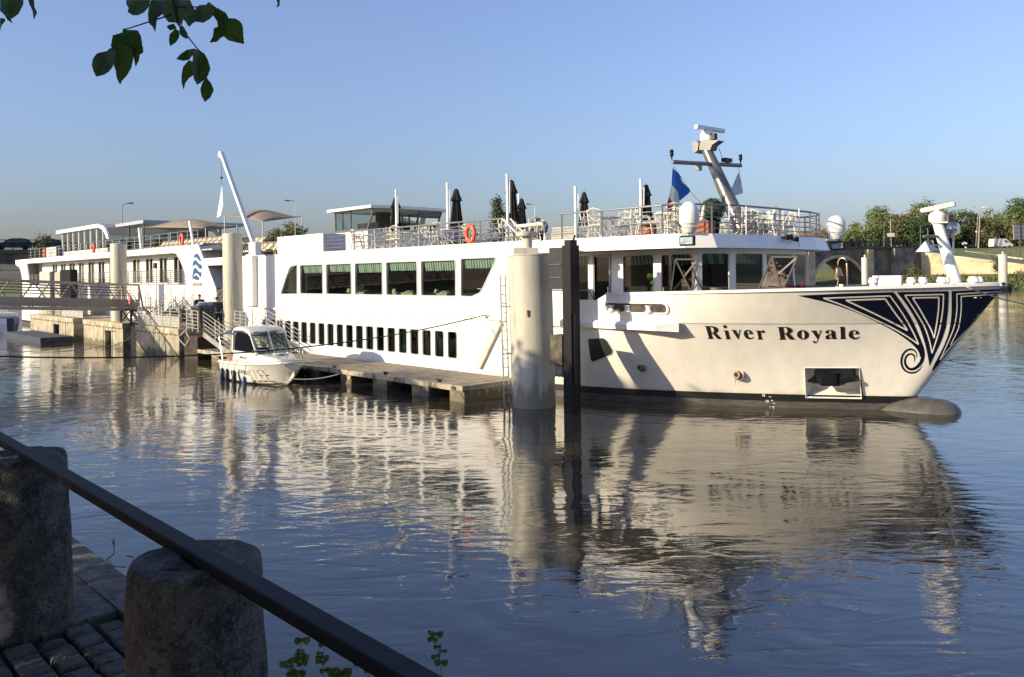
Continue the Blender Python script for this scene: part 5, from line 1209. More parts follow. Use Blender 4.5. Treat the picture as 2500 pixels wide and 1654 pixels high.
# grassy foreshore
bankrows = [[(60, 172, -.6), (84, 171, -.6), (100, 168, -.6), (118, 164, -.6), (150, 150, -.6)], [(62, 180, .5), (86, 178, .6), (102, 174, .7), (120, 170, .7), (155, 158, .8)],
            [(64, 186, 1.5), (88, 190, 2.0), (104, 186, 2.2), (122, 178, 2.3), (160, 165, 2)], [(66, 195, 2.5), (91, 199, 3.1), (107, 189.5, 3.1), (128, 179, 3.1), (165, 170, 3)]]
strip(bankrows, GRASS, 'riverbank', kind='structure')
q = MB(ID); rd = random.Random(5)
for _ in range(2600):
    x = rd.uniform(78, 135); f = rd.random(); y = 171-(x-84)*.22+f*20-(x-84)*.05; z = f*2.6
    y = min(y, 198-(x-95)*.56); h = rd.uniform(.25, 1.1); w4 = rd.uniform(.15, .5); a = rd.uniform(0, 3.1)
    q.add([(x-w4*math.cos(a), y-w4*math.sin(a), z), (x+w4*math.cos(a), y+w4*math.sin(a), z), (x+.1, y, z+h)], [(0, 1, 2)])
q.build('bank_grass', leafmat('bank_grass', (.045, .065, .018), (.16, .17, .06), .5, .2, .9), kind='stuff', weld=False)
def bush(p, r, m, lab, seed, h=1.0, name='bush'):
    rt = empty(name, p, 0, lab, 'bush'); crown_mb((p[0], p[1], p[2]+r*h), r, r, r*h, 40, 14, r*.28, 5, seed).build('foliage', m, rt, weld=False)
    MB(ID).tube([Vector(p), Vector(p)+Vector((.1, 0, r*h))], .06, 5).build('stem', BARK, rt)
p = D(*m4(1100, 1000), 189); bush((p.x, p.y, 2.6), 1.3, LEAFA, 'round green bush at the foot of the far wall near the bridge', 3)
p = D(*m4(2062, 985), 182); bush((p.x, p.y, 2.6), 1.4, LEAFB, 'dark upright bush against the ochre wall left of the far pile', 4, 1.5)
# ---------------------------------------------------------------- trees of the far bank
FT = [(2030, 556, 48, LEAFC, 'pale half bare tree beside the far satellite dome', .35, 205), (2075, 566, 30, LEAFA, 'low green tree over the end of the bridge parapet', 0, 215), (2112, 548, 36, LEAFA, 'green tree behind the white road sign', 0, 214), (2160, 508, 42, LEAFA, 'broad sunlit tree left of the bow radar', 0, 218),
      (2205, 512, 44, LEAFO, 'olive tree directly left of the bow mast', 0, 212), (2262, 484, 50, LEAFA, 'tall rounded tree behind the bow radar', 0, 224), (2300, 530, 44, LEAFB, 'dark tree just right of the bow mast', 0, 212), (2345, 520, 50, LEAFB, 'low dark tree right of the search light', 0, 216),
      (2385, 533, 40, LEAFO, 'olive tree at the wooden utility pole', 0, 214), (2425, 528, 38, LEAFA, 'light green tree above the parked van', 0, 226), (2450, 506, 44, LEAFA, 'tall green tree behind the van', 0, 232), (2492, 476, 46, LEAFB, 'tallest dark tree at the right edge of the picture', 0, 236), (2540, 480, 60, LEAFA, 'wide tree just outside the right edge', 0, 230), (2610, 470, 60, LEAFA, 'tree beyond the billboard', 0, 230),
      (2235, 545, 38, LEAFB, 'shaded understorey tree behind the curved lamp post', 0, 208), (2140, 570, 34, LEAFB, 'small dark tree behind the sign board', 0, 206), (2480, 540, 40, LEAFO, 'olive shrub tree behind the billboard', 0, 214)]
for i, (u, v, hw, m, lab, thin, Y) in enumerate(FT):
    top = D(u, v, Y); zb = 9.3; h = (top.z-zb)*.93+.6; tree((top.x, top.y, zb), h, hw/2000*Y*1.05, 0, m, lab, 'trees on the far bank', int(230*(1-.45*bool(thin))), 24, .62, 60+i, 'bank_tree', clear=.04, thin=thin, lobes=9)
for i, (u, v, hw, m, lab, Y, con) in enumerate(((1214, 486, 26, LEAFB, 'tall dark conifer seen beyond the deck beside the closed parasols', 190, True), (1838, 514, 34, LEAFB, 'dark treetop behind the main mast', 215, False), (668, 552, 26, LEAFC, 'pale green treetop between awning and wheelhouse', 190, False), (712, 545, 36, LEAFO, 'olive treetop just left of the wheelhouse', 185, False), (742, 560, 24, LEAFC, 'small pale treetop touching the wheelhouse', 186, False), (1150, 600, 40, LEAFO, 'low tree behind the sun deck', 200, False), (1925, 575, 30, LEAFC, 'faint tree past the fore deck rail', 215, False))):
    top = D(u, v, Y); h = top.z-6; tree((top.x, top.y, 6), h, hw/2000*Y*(1.3 if con else 1.15), 0, m, lab, 'trees beyond the bridge', 260 if con else 160, 22, .55, 90+i, 'conifer' if con else 'far_tree', conifer=con, clear=.12 if con else .05)
strip([[(-300, 330, -1), (75, 330, -1), (400, 330, -1)], [(-300, 345, 5), (75, 345, 5), (400, 345, 6)], [(-300, 2000, 6), (75, 2000, 6), (400, 2000, 6)]], GRASS, 'far_bank', kind='structure')
q = MB(BF); q.box(10, 190, 55, 56, -1, 3) 
q = crown_mb((-20, 352, 8), 160, 5, 3.2, 900, 16, 1.4, 30, 77); q.build('far_woods', LEAFB, kind='stuff', weld=False)
# pale house roof behind the dome
p = D(*m1(1830, 1345), 205); hs = empty('far_house', (p.x, p.y, 8), 0, 'small tan roofed house just left of the far satellite dome', 'house')
MB(ID).box(p.x-4, p.x+3, p.y, p.y+6, 7.5, p.z-.6).build('wall', mat('house_wall', (.45, .38, .28), .9), hs)
rf = MB(ID).add([(p.x-4.4, p.y-.4, p.z-.6), (p.x+3.4, p.y-.4, p.z-.6), (p.x+3.4, p.y+6.4, p.z-.6), (p.x-4.4, p.y+6.4, p.z-.6), (p.x-4.4, p.y+3, p.z+1), (p.x+3.4, p.y+3, p.z+1)], [(0, 1, 5, 4), (3, 4, 5, 2), (0, 4, 3), (1, 2, 5)]).build('roof', mat('roof_tan', (.28, .17, .10), .9, var=.2), hs)
MB(ID).box(p.x+1.8, p.x+2.5, p.y+2, p.y+2.7, p.z-.4, p.z+1.4).build('chimney', mat('chimney', (.5, .4, .3), .9), rf)
# ---------------------------------------------------------------- lamps, signs and poles of the far bank
def lamp(u, v0, v1, Y, lab, arm=1.0, name='street_lamp'):
    a, b = D(u, v1, Y), D(u, v0, Y); r = empty(name, a, 0, lab, 'street lamp', 'street lamps')
    MB(ID).tube([a, b], .09, 6, .05).tube([b, b+Vector((arm*.5, 0, .25)), b+Vector((arm, 0, .25))], .05, 5).build('pole', RAILG, r)
    e = b+Vector((arm, 0, .25)); MB(ID).box(min(e.x, e.x+arm*.7), max(e.x, e.x+arm*.7), e.y-.15, e.y+.15, e.z-.06, e.z+.12).build('lamp_head', DARKM, r)
lamp(298, 502, 612, 112, 'street lamp on the bridge left of the crane', .9)
lamp(721, 494, 612, 135, 'street lamp on the bridge right of the crane', -1.0)
lamp(1306, 502, 612, 160, 'street lamp on the bridge behind the parasols', -1.0)
lamp(2247, 552, 602, 200, 'curved grey lamp post beside the bow mast', 3.4)
lamp(2158, 542, 603, 193, 'slim lamp post standing on the end of the bridge', -.8)
r = empty('road_sign', D(2176, 603, 192), 0, 'white rectangular road sign on a thin post at the bridge end', 'sign'); a, b = D(2176, 603, 192), D(2174, 535, 192)
MB(ID).tube([a, b], .08, 6).build('post', RAILL, r); c = D(2175, 574, 191.8); MB(ID).box(c.x-.85, c.x+.85, c.y-.05, c.y, c.z-.42, c.z+.42).build('board', mat('sign_cream', (.6, .58, .5), .6), r)
a, b = D(*n5(1137, 885), 200), D(*n5(1165, 345), 200); r = empty('utility_pole', a, 0, 'tall wooden utility pole with a lamp right of the bow mast', 'pole'); MB(ID).tube([a, b], .2, 6, .14).build('post', mat('pole_wood', (.30, .25, .19), .9), r)
c = D(*n5(1215, 282), 199); MB(ID).tube([b, b.lerp(c, .6), c], .04, 4).build('arm', RAILG, r); MB(ID).box(c.x-.35, c.x+.35, c.y-.2, c.y+.2, c.z-.08, c.z+.12).build('lamp_head', WHITE, r)
a, b = D(*n5(1100, 860), 199), D(*n5(1130, 410), 199); r = empty('thin_pole', a, 0, 'thin pale pole left of the wooden utility pole', 'pole'); MB(ID).tube([a, b], .08, 5).build('post', RAILL, r); c = D(*n5(1108, 640), 198.9); MB(ID).box(c.x-.15, c.x+.15, c.y-.1, c.y+.1, c.z-.2, c.z+.2).build('box', WHITE, r)
a, b = D(*n5(398, 800), 199), D(*n5(392, 595), 199); MB(ID).tube([a, b], .07, 5).build('marker_post', RAILL, label='short pale marker post left of the bow mast by the ramp', cat='post')
r = empty('billboard', D(*n5(1740, 1000), 186), 0, 'back of a grey billboard on a steel post at the right edge', 'billboard')
a, b = D(*n5(1660, 545), 186), D(*n5(1990, 750), 186); MB(ID).box(a.x, b.x, a.y, a.y+.2, b.z, a.z).build('panel', mat('billboard_back', (.13, .15, .20), .7, var=.1), r)
MB(ID).box(a.x-.08, a.x+.1, a.y-.04, a.y+.24, b.z-.1, a.z+.1).build('edge_trim', RAILL, r)
q = MB(ID)
for f in (.2, .5, .8): zz = b.z+(a.z-b.z)*f; q.box(a.x, b.x, a.y-.1, a.y-.02, zz-.06, zz+.06)
c = D(*n5(1738, 640), 186); e = D(*n5(1738, 1000), 186); q.box(c.x-.14, c.x+.14, a.y-.25, a.y-.1, e.z, c.z+1.5); q.build('post', RAILG, r)
c = D(*n5(945, 830), 199); q = MB(ID)
for dx, dz in ((-.6, .2), (-.2, .45), (.25, .3), (.1, -.7)): q.box(c.x+dx-.2, c.x+dx+.2, c.y, c.y+.05, c.z+dz-.18, c.z+dz+.18)
r = empty('direction_signs', (c.x, c.y, 9.2), 0, 'cluster of small white road signs under the dark trees', 'sign'); q.build('sign_board', WHITE, r); MB(ID).tube([(c.x, c.y+.1, 8.9), (c.x, c.y+.1, c.z+.5)], .05, 5).build('post', RAILG, r)
# ---------------------------------------------------------------- vehicles
def vehicle(name, P, rz, prof, glass, width, body, lab, cat, wheels, wr, rear=None, lights=True):
    r = empty(name, P, rz, lab, cat)
    M = Matrix.Translation(Vector(P)) @ Matrix.Rotation(rz, 4, 'Z'); F_ = lambda x, y, z: M @ Vector((x, y, z))
    n = len(prof); h_ = width/2; mb = MB(F_); P_ = []
    for y, ins in ((-h_, .06), (-h_*.93, 0), (h_*.93, 0), (h_, .06)):
        for x, z in prof:
            t = (z-.7)/1.0; yy = y*(1-.12*max(0, t)) if z > .7 else y; P_.append((x*(1-ins*.25), yy, z-(ins*.4 if z > .9 else 0)))
    mb.add(P_, [(k*n+i, k*n+(i+1) % n, (k+1)*n+(i+1) % n, (k+1)*n+i) for k in range(3) for i in range(n)]+[tuple(range(n)), tuple(3*n+i for i in reversed(range(n)))])
    bd = mb.build('body', body, r, smooth=True, auto=28)
    for g in glass:
        for sgn in (1, -1):
            t = [(x, sgn*(h_*(1-.12*max(0, (z-.7)))+.012), z) for x, z in g]; MB(F_).add(t, [tuple(range(len(t)))]).build('side_window', GLASSD_V, r)
    for x in wheels:
        for sgn in (1, -1):
            w_ = MB(F_).lathe((x, sgn*h_-(.12 if sgn > 0 else -.0)-(.0 if sgn > 0 else .02), wr), [(wr*.6, 0), (wr, .02), (wr, .14), (wr*.6, .16)], 16, 'y').build('wheel', BLACKR, r, smooth=True, auto=40)
            MB(F_).lathe((x, sgn*(h_+.015)-.01, wr), [(wr*.55, 0), (wr*.5, .02)], 12, 'y').build('rim', CHROME, w_)
    if lights:
        for sgn in (1, -1):
            MB(F_).box(prof[0][0]+.02 if False else max(p[0] for p in prof)-.28, max(p[0] for p in prof)-.06, sgn*h_*.72-.16, sgn*h_*.72+.16, .62, .78).build('headlight', mat('headlight', (.7, .7, .65), .15), r)
    return r
GLASSD_V = mat('vehicle_glass', (.10, .12, .14), .08, var=.2)
carprof = [(-2.05, .35), (-2.12, .75), (-2.0, 1.02), (-1.55, 1.42), (-.9, 1.52), (.1, 1.50), (.55, 1.38), (1.15, .98), (1.95, .82), (2.1, .6), (2.08, .35)]
cg = [[(-1.6, 1.0), (-1.35, 1.36), (-.85, 1.44), (-.75, .98)], [(-.68, .98), (-.72, 1.44), (.05, 1.43), (.45, 1.32), (.85, .97)]]
brz = math.atan2(BD.y, BD.x)
def bx_for(u): k = (u-1250)/2000; return (68+k*100)/(BD.x-k*BD.y)
x1 = bx_for(33); vehicle('parked_car', BF(x1, 1.5, bdz(x1)+.02), brz+math.pi, carprof, cg, 1.75, mat('car_charcoal', (.02, .022, .028), .25, .3), 'dark estate car with pale headlight at the left edge on the bridge', 'car', (-1.3, 1.3), .33)
carp2 = [(-2.2, .35), (-2.25, .8), (-2.1, 1.0), (-1.6, 1.30), (-.9, 1.45), (.1, 1.45), (.6, 1.32), (1.25, .98), (2.0, .85), (2.2, .6), (2.15, .35)]
x2 = bx_for(130); vehicle('parked_car', BF(x2, 1.7, bdz(x2)+.02), brz, carp2, cg, 1.8, mat('car_grey_blue', (.035, .05, .06), .25, .4), 'grey green saloon car on the bridge just left of the stern pavilion', 'car', (-1.35, 1.35), .33)
vanp = [(-2.6, .4), (-2.65, 1.2), (-2.6, 2.15), (-2.4, 2.35), (.6, 2.35), (1.2, 2.2), (1.95, 1.35), (2.5, 1.1), (2.65, .7), (2.6, .4)]
vp = D(2443, 607, 204); vehicle('parked_van', (vp.x, vp.y, 9.42), 0.1, vanp, [[(.45, 1.35), (.45, 2.0), (1.0, 1.98), (1.6, 1.35)]], 1.9, mat('van_white', (.62, .62, .60), .35), 'white van parked on the far road below the trees', 'van', (-1.7, 1.7), .36)
# wild shrub on bridge parapet near the cars
p = BF(bx_for(112), -.6, 8.3); bush((p.x, p.y, 7.9), 1.1, LEAFO, 'straggly yellowish shrub growing over the bridge edge beside the grey car', 9)
# ---------------------------------------------------------------- far mooring piles
def far_pile(u, vt, Y, r, lab):
    b = D(u, 700, Y); b.z = 0; t = D(u, vt, Y); rt = empty('mooring_pile', b, 0, lab, 'pile', 'mooring piles')
    MB(ID).lathe((b.x, b.y, -1), [(r, 0), (r, t.z+1-.1), (r*.9, t.z+1), (.01, t.z+1.02)], 20).build('shaft', PILEP, rt, smooth=True, auto=40)
    MB(ID).lathe((b.x, b.y, t.z), [(.12, 0), (.12, .25), (.2, .3), (.02, .5)], 8).build('cap_light', WHITE, rt)
    q = MB(ID)
    for k in range(8):
        a = k*math.pi/4; q.box(b.x+math.cos(a)*(r+.35)-.25, b.x+math.cos(a)*(r+.35)+.25, b.y+math.sin(a)*(r+.35)-.25, b.y+math.sin(a)*(r+.35)+.25, -.5, .9+.5*(k % 2))
    q.build('pontoon_collar', DARKM, rt)
far_pile(2449, 621, 157, .78, 'pale pile with dark collar standing in the river right of the bow')
far_pile(2112, 629, 150, .58, 'distant pale pile seen between the bell and the white panel')
# ================================================================ FLOATING DOCK, PONTOONS, GANGWAY
dock = empty('floating_dock', W(28, 7.2, 0), RIVER_RZ, 'low grey planked floating dock on concrete floats alongside the ship', 'dock')
q = MB(); s = 20.75; rd = random.Random(2)
while s < 43.5:
    q.box(s+.004, s+.136, 5.75, 8.42, .50, .545+rd.uniform(-.003, .003)); s += .14
q.build('decking', WOODD, dock)
q = MB(); q.box(20.68, 43.6, 8.42, 8.5, .38, .56); q.box(20.68, 20.75, 5.7, 8.42, .38, .56); q.box(20.75, 43.6, 5.68, 5.74, .38, .53); q.build('edge_beam', CONC, dock)
q = MB()
for s in (22.0, 24.0, 26.0, 28.0, 30.0, 32, 34, 36, 38, 40, 42): q.box(s, s+.06, 5.8, 8.4, .42, .495)
q.build('joist', DARKM, dock)
for a, b in ((20.72, 21.50), (22.66, 23.62), (25.15, 26.08), (27.58, 28.35), (30.0, 30.9), (32.4, 33.3), (34.8, 35.7), (37.2, 38.1), (39.6, 40.5)):
    q = MB().box(a, b, 5.9, 8.38, -.4, .38); bevel(q.build('float', CONC, dock), .03)
for s_1 in (22.2, 25.4, 29.0, 32.6):
    q = MB(); q.box(s_1-.05, s_1+.05, 8.2, 8.3, .545, .62); q.tube([(s_1-.16, 8.25, .64), (s_1+.16, 8.25, .64)], .022, 6); q.build('mooring_cleat', DARKM, dock)
for s_1 in (23.1, 27.0, 30.6): MB().torus((s_1, 8.56, .22), .17, .07, 'y', 18, 8).build('tyre_fender', BLACKR, dock, smooth=True) if s_1 > 30 else None
q = MB(); q.box(21.0, 21.25, 8.5, 8.53, .42, .52); q.build('fender_pad', mat('dark_patch', (.10, .09, .07), .9), dock)
def pontoon(sa, sb, ports, lab, wide=2.6):
    r = empty('concrete_pontoon', W((sa+sb)/2, 7.3, 0), RIVER_RZ, lab, 'pontoon', 'concrete pontoons')
    lo = [[(sa, -.6), (sb, -.6), (sb, 1.22), (sa, 1.22)]]+[[(a, -.4), (b, -.4), (b, 1.0), (a, 1.0)] for a, b in ports]
    q = MB().slab(lo, 8.45, 8.7); q.box(sa, sa+.2, 6.0, 8.45, -.6, 1.22); q.box(sb-.2, sb, 6.0, 8.45, -.6, 1.22); q.box(sa, sb, 6.0, 6.2, -.6, 1.22)
    q.build('hull_box', CONC, r)
    bevel(MB().box(sa-.05, sb+.05, 5.95, 8.76, 1.22, 1.55).build('deck_edge', mat('mossy_concrete', (.46, .40, .27), .9, var=.35, scale=2.2, bump=.6, bscale=14, detail=9), r), .03)
    q = MB(); s = sa+.3
    while s < sb-.1: q.box(s, s+.09, 8.76, 8.80, 1.18, 1.24); s += .62
    q.build('bolt_head', DARKM, r, kind='stuff') if False else q.build('bolt_row', DARKM, r)
    q = MB()
    for s in (sa+1.9, sa+3.6): q.box(s, s+.05, 8.7, 8.715, -.4, 1.2)
    q.build('joint', DARKM, r); return r
pontoon(43.8, 50.2, [], 'weathered concrete pontoon nearest the stairs and the motor boat')
pontoon(52.5, 60.2, [(54.0, 55.8)], 'weathered concrete pontoon under the end of the gangway')
pontoon(62.5, 74, [(66, 67.5)], 'farthest low concrete pontoon behind the dark raft')
MB().box(50.3, 52.4, 6.3, 8.3, -.4, 1.35).build('pontoon_coupling', DARKM, label='dark steel coupling between two concrete pontoons', cat='coupling', loc=W(51.3, 7.3, 0))
bevel(MB().box(41.9, 43.65, 6.1, 8.5, -.4, 1.2).build('timber_fender', mat('dark_timber', (.05, .035, .022), .85, var=.35, scale=2.5, bump=.5, bscale=9), label='dark timber fender block below the stair head', cat='fender', loc=W(42.7, 7.3, 0)), .04)
q = MB(); q.box(60.8, 70.5, 9.2, 11.2, -.2, .42); bevel(q.build('work_raft', mat('raft_steel', (.06, .07, .085), .6, .2, var=.3), label='low dark steel work raft floating in front of the far pontoon', cat='raft', loc=W(65, 10, 0)), .05)
def fence(name, lab, p0, p1, h, rails, posts, m=RAILL, panel=None, r=.025, parent=None, kick=None, grp='railings of the landing stage'):
    P0, P1 = Vector(p0), Vector(p1); rt = empty(name, W(*P0), RIVER_RZ, lab, 'railing', grp)
    q = MB()
    for k in range(rails): z = h*(1-k/rails); q.tube([(P0.x, P0.y, P0.z+z), (P1.x, P1.y, P1.z+z)], r, 5)
    q.build('rail', m, rt)
    for i in range(posts+1):
        f = i/posts; p = P0.lerp(P1, f); MB().tube([tuple(p), (p.x, p.y, p.z+h)], r*1.25, 5).build('post', m, rt)
    if panel: 
        n = posts
        for i in range(n):
            a, b = P0.lerp(P1, (i+.06)/n), P0.lerp(P1, (i+.94)/n); MB().add([(a.x, a.y, a.z+.05), (b.x, b.y, b.z+.05), (b.x, b.y, b.z+panel), (a.x, a.y, a.z+panel), (a.x, a.y-.02, a.z+.05), (b.x, b.y-.02, b.z+.05), (b.x, b.y-.02, b.z+panel), (a.x, a.y-.02, a.z+panel)], [(0, 1, 2, 3), (7, 6, 5, 4), (0, 4, 5, 1), (3, 2, 6, 7), (0, 3, 7, 4), (1, 5, 6, 2)]).build('panel', mat('panel_grey', (.40, .39, .36), .55, .2), rt)
    return rt
fence('landing_fence', 'grey panelled fence on the near pontoon between gangway and gate', (44.0, 8.6, 1.56), (50.1, 8.6, 1.56), 1.05, 6, 5, panel=.62)
fence('landing_gate', 'open barred gate beside the dark bin above the stairs', (41.55, 8.6, 1.45), (43.0, 8.6, 1.5), 1.08, 6, 2)
fence('landing_fence', 'barred fence in front of the second pile at the stair head', (37.6, 7.9, 1.5), (40.9, 7.2, 1.5), 1.05, 6, 3)
fence('landing_fence', 'far barred fence seen under the gangway', (61.5, 8.4, 1.56), (66.5, 8.4, 1.56), 1.05, 5, 5, panel=.5)
fence('landing_fence', 'short fence on the far pontoon beside its ramp', (67, 8.4, 1.56), (72.5, 8.4, 1.56), 1.05, 6, 5)
fence('landing_fence', 'plain rail along the far side of the near pontoon', (43.9, 6.15, 1.56), (50.1, 6.15, 1.56), 1.05, 4, 4)
def stairs(name, lab, top, bot, l0, l1, n, rails=5, side=(0, 1), m=RAILL):
    """top and bottom given as (s, z)"""
    rt = empty(name, W(bot[0], (l0+l1)/2, bot[1]), RIVER_RZ, lab, 'stairs', 'metal stairs of the landing stage')
    q = MB()
    for i in range(n): f = (i+.5)/n; s = top[0]+(bot[0]-top[0])*f; z = top[1]+(bot[1]-top[1])*f; q.box(s-.13, s+.13, l0, l1, z-.02, z+.01)
    q.build('tread', m, rt)
    for l in (l0, l1):
        MB().bar((top[0], l, top[1]-.1), (bot[0], l, bot[1]-.1), .05, .26).build('stringer', m, rt)
    for i_, l in enumerate((l0, l1)):
        if i_ not in side: continue
        q = MB()
        for k in range(rails): h = 1.0*(1-k/rails)+.05; q.tube([(top[0], l, top[1]+h), (bot[0], l, bot[1]+h)], .022, 5)
        for f in (0, .45, 1): s = top[0]+(bot[0]-top[0])*f; z = top[1]+(bot[1]-top[1])*f; q.tube([(s, l, z-.1), (s, l, z+1.05)], .028, 5)
        q.build('handrail', m, rt)
stairs('metal_stairs', 'light metal stairs from the pontoon down to the dock behind the motor boat', (41.5, 1.45), (38.3, .58), 7.5, 8.35, 8)
stairs('metal_stairs', 'second flight of stairs against the ship, right of the second pile', (39.4, 1.55), (35.9, .58), 6.0, 6.7, 8)
stairs('metal_stairs', 'stairs rising to the ship behind the gangway end', (52.6, 1.6), (50.0, 2.6), 5.9, 6.7, 7)
stairs('metal_stairs', 'stairs descending from the gangway landing to the panelled fence', (52.4, 2.45), (50.4, 1.6), 7.4, 8.3, 7)
stairs('metal_stairs', 'boarding stairs rising to the ship beside the two men', (45.8, 1.6), (43.2, 2.75), 5.8, 6.4, 7, 3)
MB().box(44.6, 46.0, 6.2, 6.9, 1.56, 2.9).build('grey_cabinet', mat('cabinet_grey', (.34, .34, .33), .5), label='tall grey metal cabinet behind the two men', cat='cabinet', loc=W(45, 6.5, 1.56))
# gangway truss
GA_ = D(298, 697, 51); GB_ = D(-40, 684, 44.2); GB_ = GA_+(GB_-GA_)*2.2
gw = empty('gangway_bridge', (GA_.x, GA_.y, 2.4), 0, 'long grey truss gangway bridge coming from the left onto the pontoon', 'gangway')
gd = (GB_-GA_); gl_n = gd.length; gdir = gd.normalized(); gperp = Vector((-gdir.y, gdir.x, 0)).normalized()
def GF(x, y, z): p = GA_+gdir*x+gperp*y; return Vector((p.x, p.y, p.z+z))
HG = -1.50
for side, y in ((0, 0), (1, 1.7)):
    MB(GF).bar((0, y, 0), (gl_n, y, 0), .11, .11).build('top_chord', ALU, gw)
    MB(GF).bar((0, y, HG), (gl_n, y, HG), .13, .17).build('bottom_chord', ALU, gw)
    MB(GF).bar((0, y, HG), (-.28, y, 0) if False else (0, y, 0), .09).build('end_post', ALU, gw)
    n = 8; st_ = 2.15
    for i in range(n):
        x = i*st_
        if x+st_ > gl_n: break
        MB(GF).bar((x, y, HG), (x+st_/2, y, 0), .06).build('brace', ALU, gw); MB(GF).bar((x+st_/2, y, 0), (x+st_, y, HG), .06).build('brace', ALU, gw)
    q = MB(GF)
    for z in (-.18, -.34, -.50, -.66): q.tube([(0, y+.06*(1 if side == 0 else -1), z), (gl_n, y+.06*(1 if side == 0 else -1), z)], .018, 4)
    q.build('guard_rail', RAILG, gw)
    MB(GF).box(0, gl_n, y+.03, y+.05, HG+.12, HG+.62).build('side_panel', mat('gangway_panel', (.26, .24, .21), .5, .4, var=.12, scale=.8, stretch=(.2, .2, 3)), gw)
MB(GF).box(0, gl_n, .05, 1.65, HG+.05, HG+.10).build('walkway', ALU, gw)
q = MB(GF); q.bar((0, 0, 0), (-.3, 0, HG), .09); q.bar((0, 1.7, 0), (-.3, 1.7, HG), .09); q.bar((-.3, -.1, HG), (-.3, 1.8, HG), .12); q.build('end_frame', ALU, gw)
# supporting trestle below gangway end
tr_ = empty('gangway_trestle', W(52.5, 7.6, 1.55), 0, 'dark lattice trestle holding up the gangway end', 'trestle')
q = MB(); 
for s in (51.6, 53.4):
    for l in (7.0, 8.5): q.bar((s, l, 1.5), (s, l, 2.42), .09)
for a, b in (((51.6, 8.5, 1.55), (53.4, 8.5, 2.4)), ((53.4, 8.5, 1.55), (51.6, 8.5, 2.4)), ((51.6, 7.0, 1.55), (51.6, 8.5, 2.4)), ((51.6, 8.5, 1.55), (51.6, 7.0, 2.4))): q.bar(a, b, .05)
q.build('lattice', DARKM, tr_); MB().box(51.3, 53.8, 6.8, 8.65, 2.42, 2.5).build('platform', ALU, tr_)
r = empty('warning_sign', W(51.4, 8.7, 2.5), RIVER_RZ, 'small red and white striped warning sign at the gangway end', 'sign')
c = L(*n7(905, 1040), 8.75); MB().box(c[0]-.16, c[0]+.16, 8.74, 8.76, c[2]-.3, c[2]+.3).build('board', REDP, r)
q = MB()
for dz in (-.16, 0, .14): q.add([(c[0]+.14, 8.765, c[2]+dz-.06), (c[0]-.14, 8.765, c[2]+dz+.02), (c[0]-.14, 8.765, c[2]+dz+.07), (c[0]+.14, 8.765, c[2]+dz-.01)], [(0, 1, 2, 3)])
q.box(c[0]-.08, c[0]+.06, 8.762, 8.768, c[2]-.28, c[2]-.2); q.build('stripe', WHITE, r)
MB().tube([(c[0], 8.7, 1.6), (c[0], 8.7, c[2]+.3)], .03, 5).build('post', RAILG, r)
# flood light posts
for (x0, x1, yt, lab) in ((1422, 1423, 440, 'flood light post with dark lamp head behind the panelled fence'), (612, 600, 440, 'flood light post with pale lamp head in front of the third pile')):
    b = L(*n7(x0, 1190 if x0 > 1000 else 730), 7.5); t = L(*n7(x1, yt), 7.5); r = empty('flood_light_post', W(b[0], 7.5, 1.55), 0, lab, 'lamp post', 'flood light posts on the landing stage')
    MB().tube([(b[0], 7.5, 1.55), (b[0], 7.5, t[2])], .045, 6).build('post', RAILL if x0 > 1000 else RAILG, r)
    q = MB().box(b[0]-.16, b[0]+.16, 7.45, 7.6, t[2], t[2]+.34); bevel(q.build('lamp_head', DARKM if x0 > 1000 else WHITE, r), .04)
# electrical cabinets behind the gangway
for (xa, xb, ya, lab, m) in ((540, 680, 695, 'pale utility cabinet with door slots left of the dark one', mat('cabinet_beige', (.45, .44, .36), .6)), (820, 960, 670, 'tall black cabinet above the gangway handrail', BLACKR), (745, 825, 700, 'narrow beige cabinet between pale and black cabinets', mat('cabinet_beige2', (.40, .37, .28), .6))):
    a = L(*n1(xa, ya), 8.0); b = L(*n1(xb, ya), 8.0); r = empty('cabinet', W((a[0]+b[0])/2, 7.8, 1.55), RIVER_RZ, lab, 'cabinet', 'cabinets on the far pontoon')
    bevel(MB().box(b[0], a[0], 7.5, 8.0, 1.55, a[2]).build('case', m, r), .02); MB().box(b[0]+.06, (a[0]+b[0])/2-.02, 8.0, 8.02, a[2]-1.3, a[2]-.12).box((a[0]+b[0])/2+.02, a[0]-.06, 8.0, 8.02, a[2]-1.3, a[2]-.12).build('door', m, r)
a = L(*n1(715, 690), 8.0); MB().box(a[0]-.5, a[0]+.1, 7.9, 7.98, 1.56, a[2]).build('black_panel', BLACKR, label='narrow black board standing beside the beige cabinet', cat='board', loc=W(a[0], 7.9, 1.56))
# workboat stern with navy hull at far left
wb2 = empty('work_boat', W(79, 9.8, 0), RIVER_RZ, 'small white and navy work boat half hidden beyond the gangway at far left', 'boat')
P = []
for s, w5 in ((74.5, .25), (75.5, .85), (77, 1.15), (80, 1.2), (83, 1.15)):
    P += [(s, 10+w5*.7, -.3), (s, 10+w5, .75), (s, 10+w5, 1.25), (s, 10-w5, 1.25), (s, 10-w5, .75), (s, 10-w5*.7, -.3)]
q = MB(); q.add(P, [(i*6+j, i*6+(j+1) % 6, i*6+6+(j+1) % 6, i*6+6+j) for i in range(4) for j in range(6)]+[tuple(range(6)), tuple(24+j for j in range(6))]); q.build('hull', BLUE, wb2)
bevel(MB().box(77, 82.5, 8.95, 11.05, 1.25, 1.6).build('gunwale', WHITE, wb2), .05); bevel(MB().box(79, 81.5, 9.2, 10.8, 1.6, 2.6).build('cabin', WHITE, wb2), .06)
MB().box(76.6, 76.9, 10.6, 11.2, .4, 1.3).build('outboard_motor', BLACKR, wb2)
